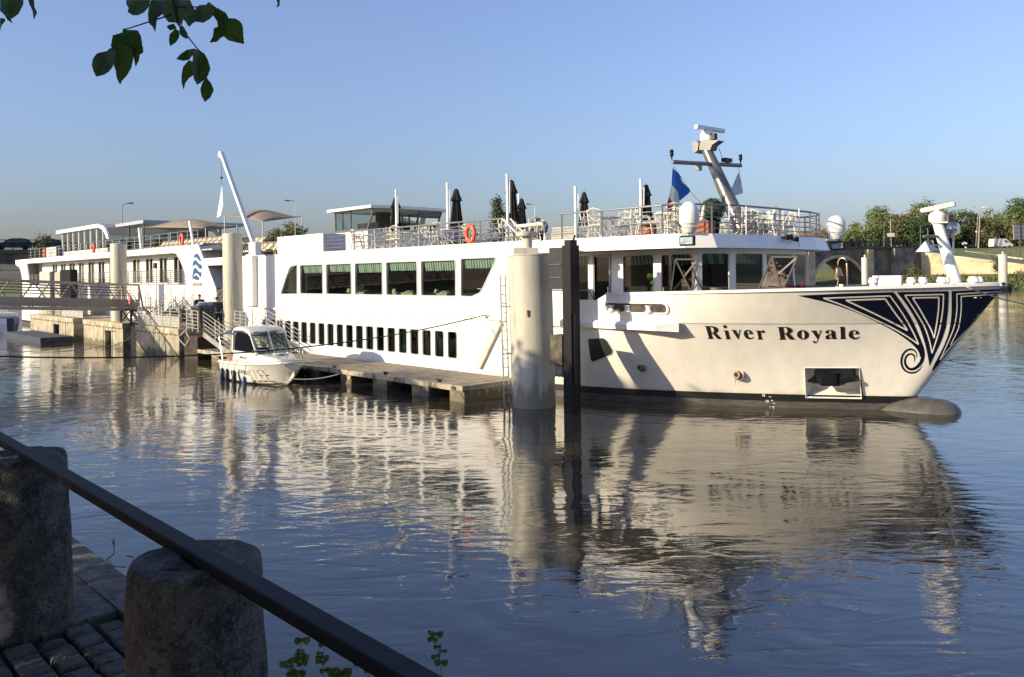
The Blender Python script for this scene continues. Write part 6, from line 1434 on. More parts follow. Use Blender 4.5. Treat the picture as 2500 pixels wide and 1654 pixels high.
# ---------------------------------------------------------------- mooring piles at the dock
def pile(name, s, l, r, zt, lab, topd=True, lean=(0, 0)):
    b = W(s, l, 0); rt = empty(name, b, 0, lab, 'pile', 'mooring piles')
    q = MB(ID); n = 8; q.tube([b+Vector((0, 0, -1)), b+Vector((lean[0], lean[1], zt))], r, 40); q.build('shaft', PILEP, rt, smooth=True, auto=40)
    q = MB(ID); t = b+Vector((lean[0], lean[1], zt)); q.lathe(tuple(t), [(r*1.0, 0), (r*1.015, .02), (r*1.0, .045), (r*.9, .05), (.01, .055)], 40); q.build('cap', PILEP, rt, smooth=True, auto=40); return rt, t
RB = .70
pb_ = LZ(1305, 1000, 0); pc_ = W(pb_[0], pb_[1], 0); cam2 = Vector((0, 0, 0)); dirp = (pc_-cam2); dirp.z = 0; pc_ = pc_+dirp.normalized()*RB
bs, bl_ = pc_.xy.dot(AX), pc_.xy.dot(NX)-TC
big, bt_ = pile('mooring_pile', bs, bl_, RB, 4.80, 'large cream painted pile with ladder and box cap in front of the ship', lean=(-.10, 0))
# cap block and neck
cq = MB(ID); cx, cy = bt_.x-.12, bt_.y
bevel(MB(ID).box(cx-.40, cx+.38, cy-.35, cy+.35, 4.84, 5.06).build('cap_block', PILEP, big), .02)
MB(ID).lathe((cx+.06, cy, 5.06), [(.155, 0), (.155, .34), (.16, .36)], 20).build('neck', PILEP, big, smooth=True, auto=40)
MB(ID).lathe((cx-.02, cy, 5.42), [(.26, 0), (.29, .03), (.29, .10), (.25, .14), (.02, .15)], 24).build('neck_cap', PILEP, big, smooth=True, auto=40)
MB(ID).tube([(bt_.x-.12+.01, bt_.y-RB-.02, 3.1), (bt_.x-.1, bt_.y-RB-.004, 2.9)], .04, 5).build('rust_spot', mat('rust', (.38, .22, .10), .9), big)
# ladder
ld = empty('steel_ladder', (bt_.x-RB-.12, bt_.y, 0), 0, 'narrow cream steel ladder fixed to the left side of the big pile', 'ladder')
lx0, lx1 = -.98, -.80
F2 = lambda x, y, z: Vector((pc_.x+x-.10*(z/4.8), pc_.y+y, z))
for x, y in ((-.96, -.28), (-.80, -.05)): MB(F2).bar((x, y, -.3), (x, y, 4.2), .055, .03).build('side_rail', PILEP, ld)
q = MB(F2); z = .1
while z < 4.1: MB(F2).tube([(-.96, -.28, z), (-.80, -.05, z)], .014, 5).build('rung', PILEP, ld); z += .29
q = MB(F2)
for z in (.45, 1.7, 3.2): q.bar((-.80, -.05, z), (-.62, 0, z), .04); q.bar((-.96, -.28, z), (-.6, -.2, z), .04)
q.build('bracket', PILEP, ld)
# black guide post right of the pile
gp0 = D(1396, 978, 0) if False else None
gq = L(1394, 700, 7.4); gs, gl2 = gq[0], 7.4
gpo = empty('guide_post', W(gs, gl2, 0), RIVER_RZ, 'tall black steel guide post with boxed rollers right of the big pile', 'post')
MB().box(gs-.17, gs+.17, gl2-.2, gl2+.2, -1, 5.08).build('column', BLACKR, gpo)
MB().box(gs-.13, gs+.12, gl2-.15, gl2+.15, 5.08, 5.24).tube([(gs-.1, gl2, 5.2), (gs-.2, gl2, 5.38)], .03, 5).build('head', BLACKR, gpo)
bxa = L(1352, 650, gl2)[0]
MB().box(gs+.17, bxa, gl2-.3, gl2+.2, 3.75, 5.02).build('upper_roller_box', DARKM, gpo)
MB().box(gs+.17, bxa-.05, gl2-.3, gl2+.25, 1.45, 2.35).build('lower_roller_box', mat('rusty_box', (.10, .085, .06), .8, var=.4, scale=4), gpo)
q = MB()
for z in (4.1, 4.5, 1.75, 2.1): q.tube([(gs+.2, gl2+.22, z), (bxa-.04, gl2+.22, z)], .02, 6)
q.build('roller_pin', RAILG, gpo)
q = MB()
for k in range(7): q.box(bxa-.08-k*.05, bxa-.06-k*.05, gl2-.1, gl2+.1, 1.05+.05*(k % 3), 1.45)
q.build('brush_strip', mat('pale_bristle', (.4, .38, .34), .9), gpo)
MB().box(gs-.20, gs-.17, gl2, gl2+.12, .9, 3.0).build('side_bracket', DARKM, gpo)
# piles further along
for uc, vt, w6, lc_, lab in ((567, 573.5, 46, 7.3, 'tall cream pile beside the crane with a fence at its foot'), (289, 597.5, 37, 7.9, 'cream pile standing behind the gangway end near the stern block')):
    p = L(uc, vt, lc_); wp = W(*p); r = w6/2/2000*wp.y; rt_, t_ = pile('mooring_pile', p[0], lc_, r, p[2], lab)
    MB(ID).lathe((t_.x, t_.y, t_.z), [(r*.45, 0), (r*.45, .06), (r*.2, .1), (.01, .12)], 12).build('vent_cap', PILEP, rt_)
# ---------------------------------------------------------------- ropes
def rope(name, pts, r, m, lab, sag=0, fn=ID, n=14, cat='rope'):
    P = [Vector(p) for p in pts]; out = []
    for a, b in zip(P, P[1:]):
        for i in range(n): f = i/n; p = a.lerp(b, f); p.z -= sag*4*f*(1-f); out.append(p)
    out.append(P[-1]); return MB(ID).tube(out, r, 6).build(name, m, label=lab, cat=cat, loc=P[0], smooth=True)
e_ = W(22.7, 5.62, L(*z2(2120, 1195), 5.6)[2]); st0 = D(-60, 869, 19.0)
rope('mooring_cable', [st0, e_], .022, ROPED, 'dark taut mooring cable crossing in front of the motor boat to the ship', .55)
q = MB(); q.lathe((22.7, 5.5, e_.z-.08), [(.09, 0), (.09, .12), (.03, .12), (.03, .2)], 10, 'y'); part(q, 'mooring_eye', CREAM)
rope('bow_rope', [W(7.75, 1.2, 3.72), D(2560, 750, 24)], .02, ROPE, 'pale rope leading from the bow down to the right', .1)
rope('slack_rope', [D(*z1(1150, 1062), 47.8), D(*z1(1290, 1085), 46.5), D(*z1(1420, 1105), 45.0), D(*z1(1500, 1090), 44.3), D(*z1(1550, 1150), 43.6)], .035, ROPE, 'slack pale hose lying along the top of the near pontoon', .02)
rope('slack_rope', [D(*n2(820, 1400), 43.5), D(*n2(900, 1490), 43.2), D(*n2(960, 1400), 43), D(*n2(900, 1290), 43.2), D(*n2(840, 1360), 43.5)], .03, ROPE, 'coiled loop of hose hanging at the pontoon corner', 0)
rope('stern_line', [D(*z1(0, 1260), 41), D(*z1(860, 1235), 46), D(*z1(1130, 1120), 49)], .02, ROPE, 'thin pale line rising from the water to the pontoon', .25)
# ---------------------------------------------------------------- motor boat
MBOAT = empty('motor_boat', (0, 0, 0), 0, 'small white cabin motor boat moored at the end of the stairs', 'boat')
def BT(x, y, z): return Vector((x, y, z))
def mbp(mb, name, m, parent=None, **k): return mb.build(name, m, parent or MBOAT, **k)
ST = [0, .6, 1.4, 2.2, 3.0, 3.7, 4.3, 4.8, 5.2, 5.45, 5.6]
def bz(x): return .80+.22*(x/5.6)**2          # sheer height
def bh(x): return 1.12 if x < 2.6 else 1.12-.62*((x-2.6)/3.0)**2.3     # deck half beam
def bw_(x): return 1.02 if x < 2.0 else max(.02, 1.02*(1-((x-2.0)/3.15)**1.9))   # waterline half beam
P = []; K = 9
for x in ST:
    h, wl, z = bh(x), bw_(x), bz(x)
    kz = -.30 if x < 3.8 else -.30+.75*((x-3.8)/1.8)**1.6
    xo = 0
    row = [(x, 0, kz), (x, wl*.75, kz+.18 if x < 4.2 else kz+.12), (x, wl*.97, max(kz+.16, .06)), (x, wl+(h-wl)*.35, max(kz+.25, .32)), (x, h-.03, z-.12), (x, h+.03, z-.08), (x, h+.03, z), (x, h-.06, z+.02), (x, 0, z+.05)]
    P += row
F = [(i*K+j, i*K+j+1, (i+1)*K+j+1, (i+1)*K+j) for i in range(len(ST)-1) for j in range(K-1)]
hq = MB(BT); hq.add(P, F+[tuple(range(K)), tuple((len(ST)-1)*K+j for j in range(K))]); hq.add([(x, -y, z) for x, y, z in P], F+[tuple(range(K)), tuple((len(ST)-1)*K+j for j in range(K))])
GEL = mat('boat_gelcoat', (.66, .63, .56), .25, var=.05, scale=2)
mbp(hq, 'hull', GEL, smooth=True, auto=32)
q = MB(BT)
for sg in (1, -1): q.tube([(x, sg*(bh(x)+.035), bz(x)-.05) for x in ST], .025, 6)
q.tube([(5.62, -bh(5.6), bz(5.6)-.05), (5.66, 0, bz(5.6)-.04), (5.62, bh(5.6), bz(5.6)-.05)], .03, 6); mbp(q, 'rubbing_band', WHITE, smooth=True)
q = MB(BT)
for sg in (1, -1): q.tube([(x, sg*(bw_(x)+.012), .05+max(0, (x-4.2))*.1) for x in ST[:8]], .03, 5)
mbp(q, 'waterline_stripe', BOOT)
# cabin trunk and wheelhouse
def loft(rows, closed=True):
    k = len(rows[0]); q = MB(BT); q.add([p for r in rows for p in r], [(i*k+j, i*k+(j+1) % k, (i+1)*k+(j+1) % k, (i+1)*k+j) for i in range(len(rows)-1) for j in range(k if closed else k-1)]+[tuple(range(k)), tuple((len(rows)-1)*k+j for j in reversed(range(k)))]); return q
q = loft([[(1.2, -.95, .84), (1.2, .95, .84), (1.2, .9, 1.22), (1.2, -.9, 1.22)], [(3.2, -.92, .88), (3.2, .92, .88), (3.2, .85, 1.25), (3.2, -.85, 1.25)], [(4.3, -.72, .92), (4.3, .72, .92), (4.25, .6, 1.17), (4.25, -.6, 1.17)], [(5.0, -.40, .98), (5.0, .40, .98), (4.95, .3, 1.06), (4.95, -.3, 1.06)]]); bevel(mbp(q, 'foredeck_trunk', GEL, smooth=True, auto=40), .05, 3)
rf_ = MB(BT); sc_r = [(.95, 2.12), (1.15, 2.24), (2.2, 2.27), (2.75, 2.18), (2.95, 2.06)]
R_ = []
for x, z in sc_r: R_.append([(x, -.84, z-.14), (x, -.80, z-.03), (x, -.6, z+.02), (x, .6, z+.02), (x, .80, z-.03), (x, .84, z-.14), (x, .0, z-.16)])
q = loft(R_); mbp(q, 'cabin_roof', GEL, smooth=True, auto=45)
for sg in (1, -1):
    q = MB(BT); q.bar((.98, sg*.84, 1.2), (1.02, sg*.82, 2.05), .14, .05); q.bar((3.62, sg*.80, 1.22), (2.85, sg*.78, 2.05), .06, .08); q.bar((1.0, sg*.86, 1.22), (3.6, sg*.83, 1.22), .05, .08)
    mbp(q, 'cabin_pillar', GEL)
    mbp(MB(BT).add([(1.1, sg*.82, 1.25), (3.5, sg*.80, 1.25), (2.86, sg*.78, 2.0), (1.5, sg*.79, 2.06), (1.2, sg*.80, 1.85)], [(0, 1, 2, 3, 4)]), 'side_window', GLASSD)
    mbp(MB(BT).add([(3.62, sg*.03, 1.22), (3.60, sg*.78, 1.22), (2.9, sg*.75, 2.02), (2.95, sg*.03, 2.05)], [(0, 1, 2, 3)]), 'windscreen', GLASSD)
    w7 = MB(BT).tube([(2.98, sg*.35, 2.02), (3.35, sg*.25 if sg > 0 else -.55, 1.55)], .012, 4); mbp(w7, 'wiper', DARKM)
mbp(MB(BT).bar((3.64, 0, 1.2), (2.95, 0, 2.06), .06), 'windscreen_pillar', GEL)
mbp(MB(BT).box(1.3, 3.0, -.7, .7, .9, 1.2).box(2.6, 2.9, -.6, .1, 1.2, 1.4), 'interior', INTER)
# name band lettering over the windscreen, registration and bow letters
def blt(txt, O, X, Y, hgt, adv, th): # strokes on a plane: origin, x dir, y dir
    O = Vector(O); X = Vector(X).normalized(); Y = Vector(Y).normalized(); N = X.cross(Y)
    q0 = blockletters(txt, 0, 0, hgt, 0, adv, fn=lambda s, l, z: O+X*s+Y*z+N*(l+.002), d=1, th=th); return q0
mbp(blt('NWILLE 7367', (2.985, -.64, 2.03), (0, 1, 0), (-.35, 0, 1), .07, .105, .018), 'name_band', DARKM)
mbp(blt('LEE', (3.55, -1.02, .22), (.93, .30, .05), (.05, -.16, 1), .42, .36, .05), 'bow_lettering', mat('letter_outline', (.16, .13, .11), .6))
mbp(blt('LEE', (3.552, -1.026, .22), (.93, .30, .05), (.05, -.16, 1), .42, .36, .026), 'bow_lettering', GEL)
mbp(blt('BX 44205', (2.35, -1.12, .42), (1, 0, 0), (0, -.05, 1), .14, .115, .022), 'registration', BLUE)
mbp(blt('BENNE 530', (2.1, -.955, 1.0), (1, .0, 0), (0, .1, 1), .07, .075, .014), 'side_lettering', DARKM)
# bow rail
q = MB(BT)
for sg in (1, -1):
    pts = [(3.5, sg*.92, 1.38), (4.0, sg*.92, 1.42), (4.7, sg*.80, 1.45), (5.3, sg*.55, 1.5), (5.55, sg*.28, 1.55)]
    q.tube(pts, .014, 6)
    for x, y, z in pts[1:]: q.tube([(x, y, bz(x)), (x, y, z)], .012, 5)
q.tube([(3.5, .92, 1.38), (3.3, .92, 1.2)], .014, 5); q.tube([(3.5, -.92, 1.38), (3.3, -.92, 1.2)], .014, 5); mbp(q, 'bow_rail', CHROME, smooth=True)
# blue bimini canopy aft, outboard and stern seats
R_ = []
for x, z in ((-.45, 1.98), (-.1, 2.10), (.5, 2.18), (1.05, 2.17)): R_.append([(x, y, z-.22*(abs(y)/.95)**2.5) for y in (-.95, -.7, -.35, 0, .35, .7, .95)])
k = 7; q = MB(BT); q.add([p for r in R_ for p in r], [(i*k+j, i*k+j+1, (i+1)*k+j+1, (i+1)*k+j) for i in range(3) for j in range(k-1)]); o = mbp(q, 'bimini_canopy', BLUE, smooth=True); m_ = o.modifiers.new('s', 'SOLIDIFY'); m_.thickness = .03
for sg in (1, -1): mbp(MB(BT).tube([(-.4, sg*.93, 1.76), (.15, sg*1.0, .85)], .014, 5).tube([(.9, sg*.93, 1.95), (.2, sg*1.0, .85)], .014, 5), 'canopy_frame', CHROME)
bevel(mbp(MB(BT).box(-.35, .0, -.22, .22, .2, 1.15), 'outboard_motor', BLACKR), .06)
mbp(MB(BT).box(.1, .9, -.8, .8, .86, 1.0), 'stern_seat', TERRA)
mbp(MB(BT).box(3.9, 4.3, -.2, .2, 1.2, 1.24), 'deck_hatch', SHADOWW)
# place the boat: stern away, bow towards the viewer and the right
pn = LZ(*n4(930, 1345), 0); pf = LZ(*n4(240, 1230), 0)
ang = math.atan2(-(W(*pf)-W(*pn)).y, -(W(*pf)-W(*pn)).x)
ang -= R(5); hdg = Vector((math.cos(ang), math.sin(ang), 0)); lft = Vector((-hdg.y, hdg.x, 0)); ctr = W(*pf)+lft*.95-hdg*.1+Vector((.22, 0, 0)); MBOAT.matrix_basis = Matrix.Translation(ctr) @ Matrix.Rotation(ang, 4, 'Z') @ Matrix.Diagonal((.86, .92, .98, 1))
Mb = MBOAT.matrix_basis.copy()
fb = None
for i, (x, ln, lab) in enumerate(((.75, .62, 'navy fender hanging nearest the stern of the motor boat'), (1.35, .62, 'second navy fender from the stern of the motor boat'), (2.15, .66, 'third navy fender on the boat side, beside the registration number'), (3.25, .6, 'blue fender with a pale worn side nearest the bow of the motor boat'))):
    c = Mb @ Vector((x, -bh(x)-.12, 0)); r = empty('boat_fender', c, 0, lab, 'fender', 'fenders hanging on the motor boat')
    zt = .52 if i < 3 else .35; rr = .095
    MB(ID).lathe((c.x, c.y, zt-ln), [(.02, 0), (rr*.6, .03), (rr, .1), (rr, ln-.1), (rr*.6, ln-.03), (.02, ln)], 14).build('body', mat('fender_navy', (.010, .014, .05), .45, var=.3, scale=6) if i < 3 else mat('fender_blue', (.03, .10, .28), .4, var=.3, scale=6), r, smooth=True)
    t = Mb @ Vector((x, -bh(x)-.02, bz(x)+.02)); t2 = Mb @ Vector((x, -bh(x)+.1, bz(x)+.12))
    MB(ID).tube([(c.x, c.y, zt), t, t2], .012, 5).build('line', ROPED, r)
bw0 = Mb @ Vector((5.5, -.3, 1.02))
rope('boat_line', [bw0, D(*z3(1050, 575), 31.5), W(29.0, 6.4, .58)], .014, ROPE, 'pale line from the boat bow to the edge of the dock', .06)
rope('boat_line', [Mb @ Vector((5.3, -.2, .35)), D(*z3(1130, 630), 31.8)], .018, ROPE, 'slack white line hanging between boat bow and dock float', .12)
# ---------------------------------------------------------------- two men with a wheeled bin
BINM = mat('bin_dark', (.018, .02, .022), .5); 
bs_ = L(*n2(1120, 1060), 7.5)[0]
bn = empty('wheeled_bin', W(bs_, 7.4, 1.56), RIVER_RZ, 'large dark wheeled bin with blue bags on top between the two men', 'bin')
bevel(MB().add([(bs_+.45, 7.0, 1.75), (bs_-.45, 7.0, 1.75), (bs_-.45, 7.8, 1.75), (bs_+.45, 7.8, 1.75), (bs_+.55, 6.9, 2.65), (bs_-.55, 6.9, 2.65), (bs_-.55, 7.9, 2.65), (bs_+.55, 7.9, 2.65)], [(0, 3, 2, 1), (4, 5, 6, 7), (0, 1, 5, 4), (1, 2, 6, 5), (2, 3, 7, 6), (3, 0, 4, 7)]).build('body', BINM, bn), .03)
MB().box(bs_-.6, bs_+.6, 6.85, 7.95, 2.65, 2.72).build('rim', mat('bin_rim', (.05, .06, .06), .5), bn)
for ds in (-.35, .35):
    for l in (7.1, 7.7): MB().lathe((bs_+ds, l, 1.66), [(.04, -.03), (.09, -.03), (.09, .03), (.04, .03)], 12, 'y').build('wheel', BLACKR, bn)
q = MB(); rd = random.Random(8)
for k in range(7): q.lathe((bs_+rd.uniform(-.4, .4), 7.4+rd.uniform(-.3, .3), 2.72), [(.22, 0), (.24, .08), (.14, .17), (.02, .2)], 9)
for v in q.v: v += Vector((mnoise.noise(v*6), mnoise.noise(v*6+Vector((5, 0, 0))), mnoise.noise(v*7)*.6))*.05
q.build('refuse_bag', mat('blue_bag', (.10, .20, .38), .35, var=.5, scale=9), label='crumpled pale blue bags piled on top of the dark bin', cat='bag', loc=W(bs_, 7.4, 2.72), smooth=True)
def person(base, face, lab, lean=.15, reach=.5, hair=HAIR, cloth=NAVYC, trous=NAVYC, h=1.76, spread=.16):
    """face: unit vector in the ground plane the person looks along"""
    r = empty('person', base, 0, lab, 'person'); B = Vector(base); f = Vector(face).normalized(); s = Vector((-f.y, f.x, 0))
    def P(a, b, z): return B+f*a+s*b+Vector((0, 0, z*h/1.76))
    J = {'pel': P(0, 0, .95), 'wai': P(.02, 0, 1.10), 'che': P(.06+lean*.5, 0, 1.32), 'nek': P(.08+lean, 0, 1.50), 'hed': P(.11+lean, 0, 1.60), 'top': P(.10+lean, 0, 1.72)}
    verts = [J['pel'], J['wai'], J['che'], J['nek'], J['hed'], J['top']]; rad = [(.15, .11), (.14, .10), (.17, .115), (.06, .06), (.082, .09), (.07, .075)]; ed = [(0, 1), (1, 2), (2, 3), (3, 4), (4, 5)]
    hands = []
    for sg in (1, -1):
        i = len(verts); verts += [P(.05+lean*.8, sg*.20, 1.42), P(.14+lean*.9, sg*.26, 1.20), P(.14+lean+reach*.75, sg*.20, 1.14), P(.14+lean+reach, sg*.18, 1.14)]; rad += [(.065, .065), (.05, .05), (.036, .036), (.032, .022)]
        ed += [(2, i), (i, i+1), (i+1, i+2), (i+2, i+3)]; hands.append(verts[i+3])
        j = len(verts); verts += [P(.0, sg*.10, .86), P(.05+sg*.06, sg*.11, .48), P(-.04+sg*spread, sg*.12, .09), P(.10+sg*spread, sg*.13, .035)]; rad += [(.10, .10), (.065, .065), (.045, .045), (.045, .035)]
        ed += [(0, j), (j, j+1), (j+1, j+2), (j+2, j+3)]
    me = bpy.data.meshes.new('body'); inv = MI[r.name]; me.from_pydata([tuple(inv @ v) for v in verts], ed, []); o = bpy.data.objects.new('body', me); me.materials.append(SKIN)
    sk_ = o.modifiers.new('skin', 'SKIN'); 
    sb = o.modifiers.new('sub', 'SUBSURF'); sb.levels = 2; sb.render_levels = 2; link(o, r)
    if o.data.skin_vertices:
        for k_2, sv in enumerate(o.data.skin_vertices[0].data): g_ = 0 if k_2 in (3, 4, 5, 9, 17, 13, 21) else .4; sv.radius = (rad[k_2][0]*(1-g_), rad[k_2][1]*(1-g_)); sv.use_root = (k_2 == 0)
    # clothes: slightly larger skins over torso, sleeves and legs
    def cloth_(name, idx, edges, grow, m):
        me = bpy.data.meshes.new(name); mp = {a: b for b, a in enumerate(idx)}; me.from_pydata([tuple(inv @ verts[a]) for a in idx], [(mp[a], mp[b]) for a, b in edges], []); me.materials.append(m)
        o = bpy.data.objects.new(name, me); o.modifiers.new('skin', 'SKIN'); link(o, r)
        if not me.skin_vertices: return o
        for b, a in enumerate(idx): me.skin_vertices[0].data[b].radius = (rad[a][0]+grow, rad[a][1]+grow); me.skin_vertices[0].data[b].use_root = (b == 0)
        sb = o.modifiers.new('sub', 'SUBSURF'); sb.levels = 2; sb.render_levels = 2; return o
    cloth_('sweater', [0, 1, 2, 6, 7, 8, 14, 15, 16], [(0, 1), (1, 2), (2, 6), (6, 7), (7, 8), (2, 14), (14, 15), (15, 16)], .02, cloth)
    cloth_('trousers', [0, 10, 11, 12, 18, 19, 20], [(0, 10), (10, 11), (11, 12), (0, 18), (18, 19), (19, 20)], .022, trous)
    hd = J['top']; hc = J['hed'].lerp(J['top'], .5)
    q = MB(ID); n = 14; Pq = []
    for i in range(7):
        th = math.pi*.62*i/6
        for j in range(n): ph = 2*math.pi*j/n; d = Vector((math.sin(th)*math.cos(ph), math.sin(th)*math.sin(ph), math.cos(th))); back = -d.dot(f); rr = .098 if (back > -.45 or th < .9) else .07; Pq.append(tuple(hc+Vector((d.x*rr*.95, d.y*rr*.95, d.z*rr*1.12+.015))))
    q.add(Pq, [(i*n+j, i*n+(j+1) % n, (i+1)*n+(j+1) % n, (i+1)*n+j) for i in range(6) for j in range(n)]); q.build('hair', hair, r, smooth=True)
    q = MB(ID)
    for sg in (1, -1): e = hc+f*.083+s*sg*.033+Vector((0, 0, .0)); q.lathe(tuple(e), [(.004, -.006), (.010, 0), (.004, .006)], 6)
    q.build('eyes', HAIR, r)
    q = MB(ID); q.tube([hc+f*.085+Vector((0, 0, .0)), hc+f*.115+Vector((0, 0, -.035)), hc+f*.085+Vector((0, 0, -.045))], .012, 6)
    for sg in (1, -1): q.lathe(tuple(hc+s*sg*.085+Vector((0, 0, -.03))), [(.005, 0), (.018, .02), (.012, .05), (.003, .055)], 7)
    q.build('nose_and_ears', SKIN, r, smooth=True)
    q = MB(ID); q.bar(tuple(hc+f*.088+s*.022+Vector((0, 0, -.066))), tuple(hc+f*.088-s*.022+Vector((0, 0, -.066))), .008); q.build('mouth', mat('lip', (.30, .10, .08), .6), r)
    for sg, hp in zip((1, -1), hands):
        q = MB(ID)
        for k in range(4):
            b0_ = hp+s*((k-1.5)*.019)+f*.02; ln_ = (.055, .065, .06, .048)[k]; q.tube([b0_, b0_+f*ln_*.6+Vector((0, 0, .006)), b0_+f*ln_+Vector((0, 0, -.018))], .009, 5, .007)
        q.tube([hp-s*sg*.035-f*.01, hp-s*sg*.06+f*.02+Vector((0, 0, .005)), hp-s*sg*.055+f*.05], .010, 5, .008); q.build('fingers', SKIN, r, smooth=True)
    return r
pm1 = L(*n2(1082, 870), 6.75); w1 = W(pm1[0], 6.75, 1.56); tw_ = W(bs_, 7.4, 1.56)-w1; tw_.z = 0
person(w1, tw_.normalized()*1.0+Vector((.2, -.9, 0)), 'man in a dark sweater facing the viewer behind the bin', lean=.06, reach=.32)
pm2 = L(*n2(1320, 1000), 8.0); w2 = W(pm2[0], 8.0, 1.56); tw2 = W(bs_, 7.4, 1.56)-w2; tw2.z = 0
person(w2, tw2, 'man in dark clothes seen from behind leaning to the bin from the right', lean=.12, reach=.38, h=1.70)
# ================================================================ THINGS ON THE SHIP'S DECKS
DZ = 5.385
def parasol_proto():
    r = empty('closed_parasol', (0, 0, 0), 0, 'x', 'parasol', 'closed black parasols on the upper deck')
    n = 16; prof = [(.035, 2.72), (.10, 2.66), (.15, 2.45), (.20, 2.28), (.235, 2.16), (.155, 2.17), (.16, 2.05), (.20, 1.6), (.25, 1.15), (.29, .98)]
    P = []
    for i, (rr, z) in enumerate(prof):
        for j in range(n*2): a = math.pi*j/n; k = 1+(.20 if j % 2 else -.14)*(0 if i < 1 else min(1, i/4)); P.append((rr*k*math.cos(a), rr*k*math.sin(a), z+(.03 if (j % 4 == 0 and i in (4, 9)) else 0)))
    m = n*2; q = MB(ID); q.add(P, [(i*m+j, i*m+(j+1) % m, (i+1)*m+(j+1) % m, (i+1)*m+j) for i in range(len(prof)-1) for j in range(m)]); q.build('canopy', BLKFAB, r)
    MB(ID).tube([(0, 0, .1), (0, 0, 2.82)], .022, 6).build('pole', CHROME, r); MB(ID).lathe((0, 0, 0), [(.28, 0), (.28, .06), (.06, .09), (.04, .25)], 14).build('base', DARKM, r); return r
pp = parasol_proto(); first = True
for mm, xt, yt, l, sc_2, lab in ((z2, 1470, 372, 3.2, 1.0, 'closed black parasol right in front of the wheelhouse'), (z2, 1892, 312, 3.0, 1.0, 'closed black parasol between wheelhouse and lifebuoy'), (z4, 388, 150, 3.2, 1.0, 'tallest closed black parasol beside a white pole, left of the conifer'), (z4, 486, 330, -1.2, .95, 'smaller closed black parasol directly right of the tallest one'),
        (z4, 1090, 268, 1.5, 1.0, 'closed black parasol above the pale benches left of the flag'), (z4, 1688, 195, 2.2, 1.0, 'closed black parasol nearest the tricolour flag')):
    p = L(*mm(xt, yt), l); sca = (p[2]-DZ)/2.75
    if first: move(pp, W(p[0], l, DZ), 0, sca); pp['label'] = lab; first = False
    else: dup(pp, W(p[0], l, DZ), p[0], lab, None, sca)
# cafe furniture
def chair_proto():
    r = empty('cafe_chair', (0, 0, 0), 0, 'x', 'chair', 'cream wrought iron chairs on the upper deck')
    q = MB(ID); q.box(-.22, .22, -.22, .22, .43, .455); q.build('seat', CREAM, r)
    q = MB(ID); q.tube([(-.2, .2, .45), (-.24, .27, .93), (0, .29, 1.0), (.24, .27, .93), (.2, .2, .45)], .026, 5); q.tube([(-.22, .25, .8), (0, .26, .58), (.22, .25, .8)], .02, 4); q.tube([(-.2, .24, .55), (0, .27, .88), (.2, .24, .55)], .02, 4); q.tube([(0, .24, .46), (0, .29, 1.0)], .02, 4); q.build('backrest', CREAM, r)
    q = MB(ID)
    for sx in (-1, 1): q.tube([(sx*.2, .2, .45), (sx*.24, .3, 0)], .024, 4); q.tube([(sx*.2, -.2, .45), (sx*.23, -.26, 0)], .024, 4); q.tube([(sx*.2, .2, .66), (sx*.27, -.1, .68), (sx*.22, -.2, .45)], .02, 4)
    q.tube([(-.2, .2, .12), (.2, -.2, .3)], .016, 4); q.tube([(.2, .2, .12), (-.2, -.2, .3)], .016, 4); q.build('legs', CREAM, r); return r
def table_proto():
    r = empty('cafe_table', (0, 0, 0), 0, 'x', 'table', 'cream cafe tables on the upper deck'); MB(ID).lathe((0, 0, .70), [(.46, 0), (.47, .02), (.46, .04)], 20).build('tabletop', CREAM, r)
    q = MB(ID)
    for k in range(4): a = k*math.pi/2+.4; c, s = math.cos(a), math.sin(a); q.tube([(c*.10, s*.10, .70), (c*.30, s*.30, .52), (c*.08, s*.08, .30), (c*.30, s*.30, .12), (c*.38, s*.38, 0)], .025, 5)
    q.build('legs', CREAM, r); return r
cp_, tp_ = chair_proto(), table_proto(); fc_ = [True, True]; rd = random.Random(4)
zones = (('midship deck between wheelhouse and lifebuoy', [(32.0, 4.3), (29.3, 4.3), (26.6, 4.2), (22.9, 3.4), (28.0, 1.2)]), ('fore deck behind the rail below the flag', [(18.0, 4.2), (15.6, 4.0), (17.2, 1.2)]), ('fore deck around the foot of the main mast', [(14.7, 1.0), (15.0, -1.6)]), ('deck aft of the wheelhouse', [(41.2, .4), (40.9, -1.8)]))
for zn, pts in zones:
    for s, l in pts:
        P = W(s, l, DZ); lt = 'round cream cafe table on the '+zn
        if fc_[1]: move(tp_, P, 0); tp_['label'] = lt; fc_[1] = False
        else: dup(tp_, P, rd.uniform(0, 3), lt)
        a0 = rd.uniform(0, 6.28)
        for k in range(4):
            a = a0+k*math.pi/2+rd.uniform(-.25, .25); dr = .72+rd.uniform(-.08, .1); lc = 'cream wrought iron chair on the '+zn
            Pc = W(s+math.cos(a)*dr, l+math.sin(a)*dr, DZ); rz_ = RIVER_RZ+a-math.pi/2
            if fc_[0]: move(cp_, Pc, rz_); cp_['label'] = lc; fc_[0] = False
            else: dup(cp_, Pc, rz_, lc)
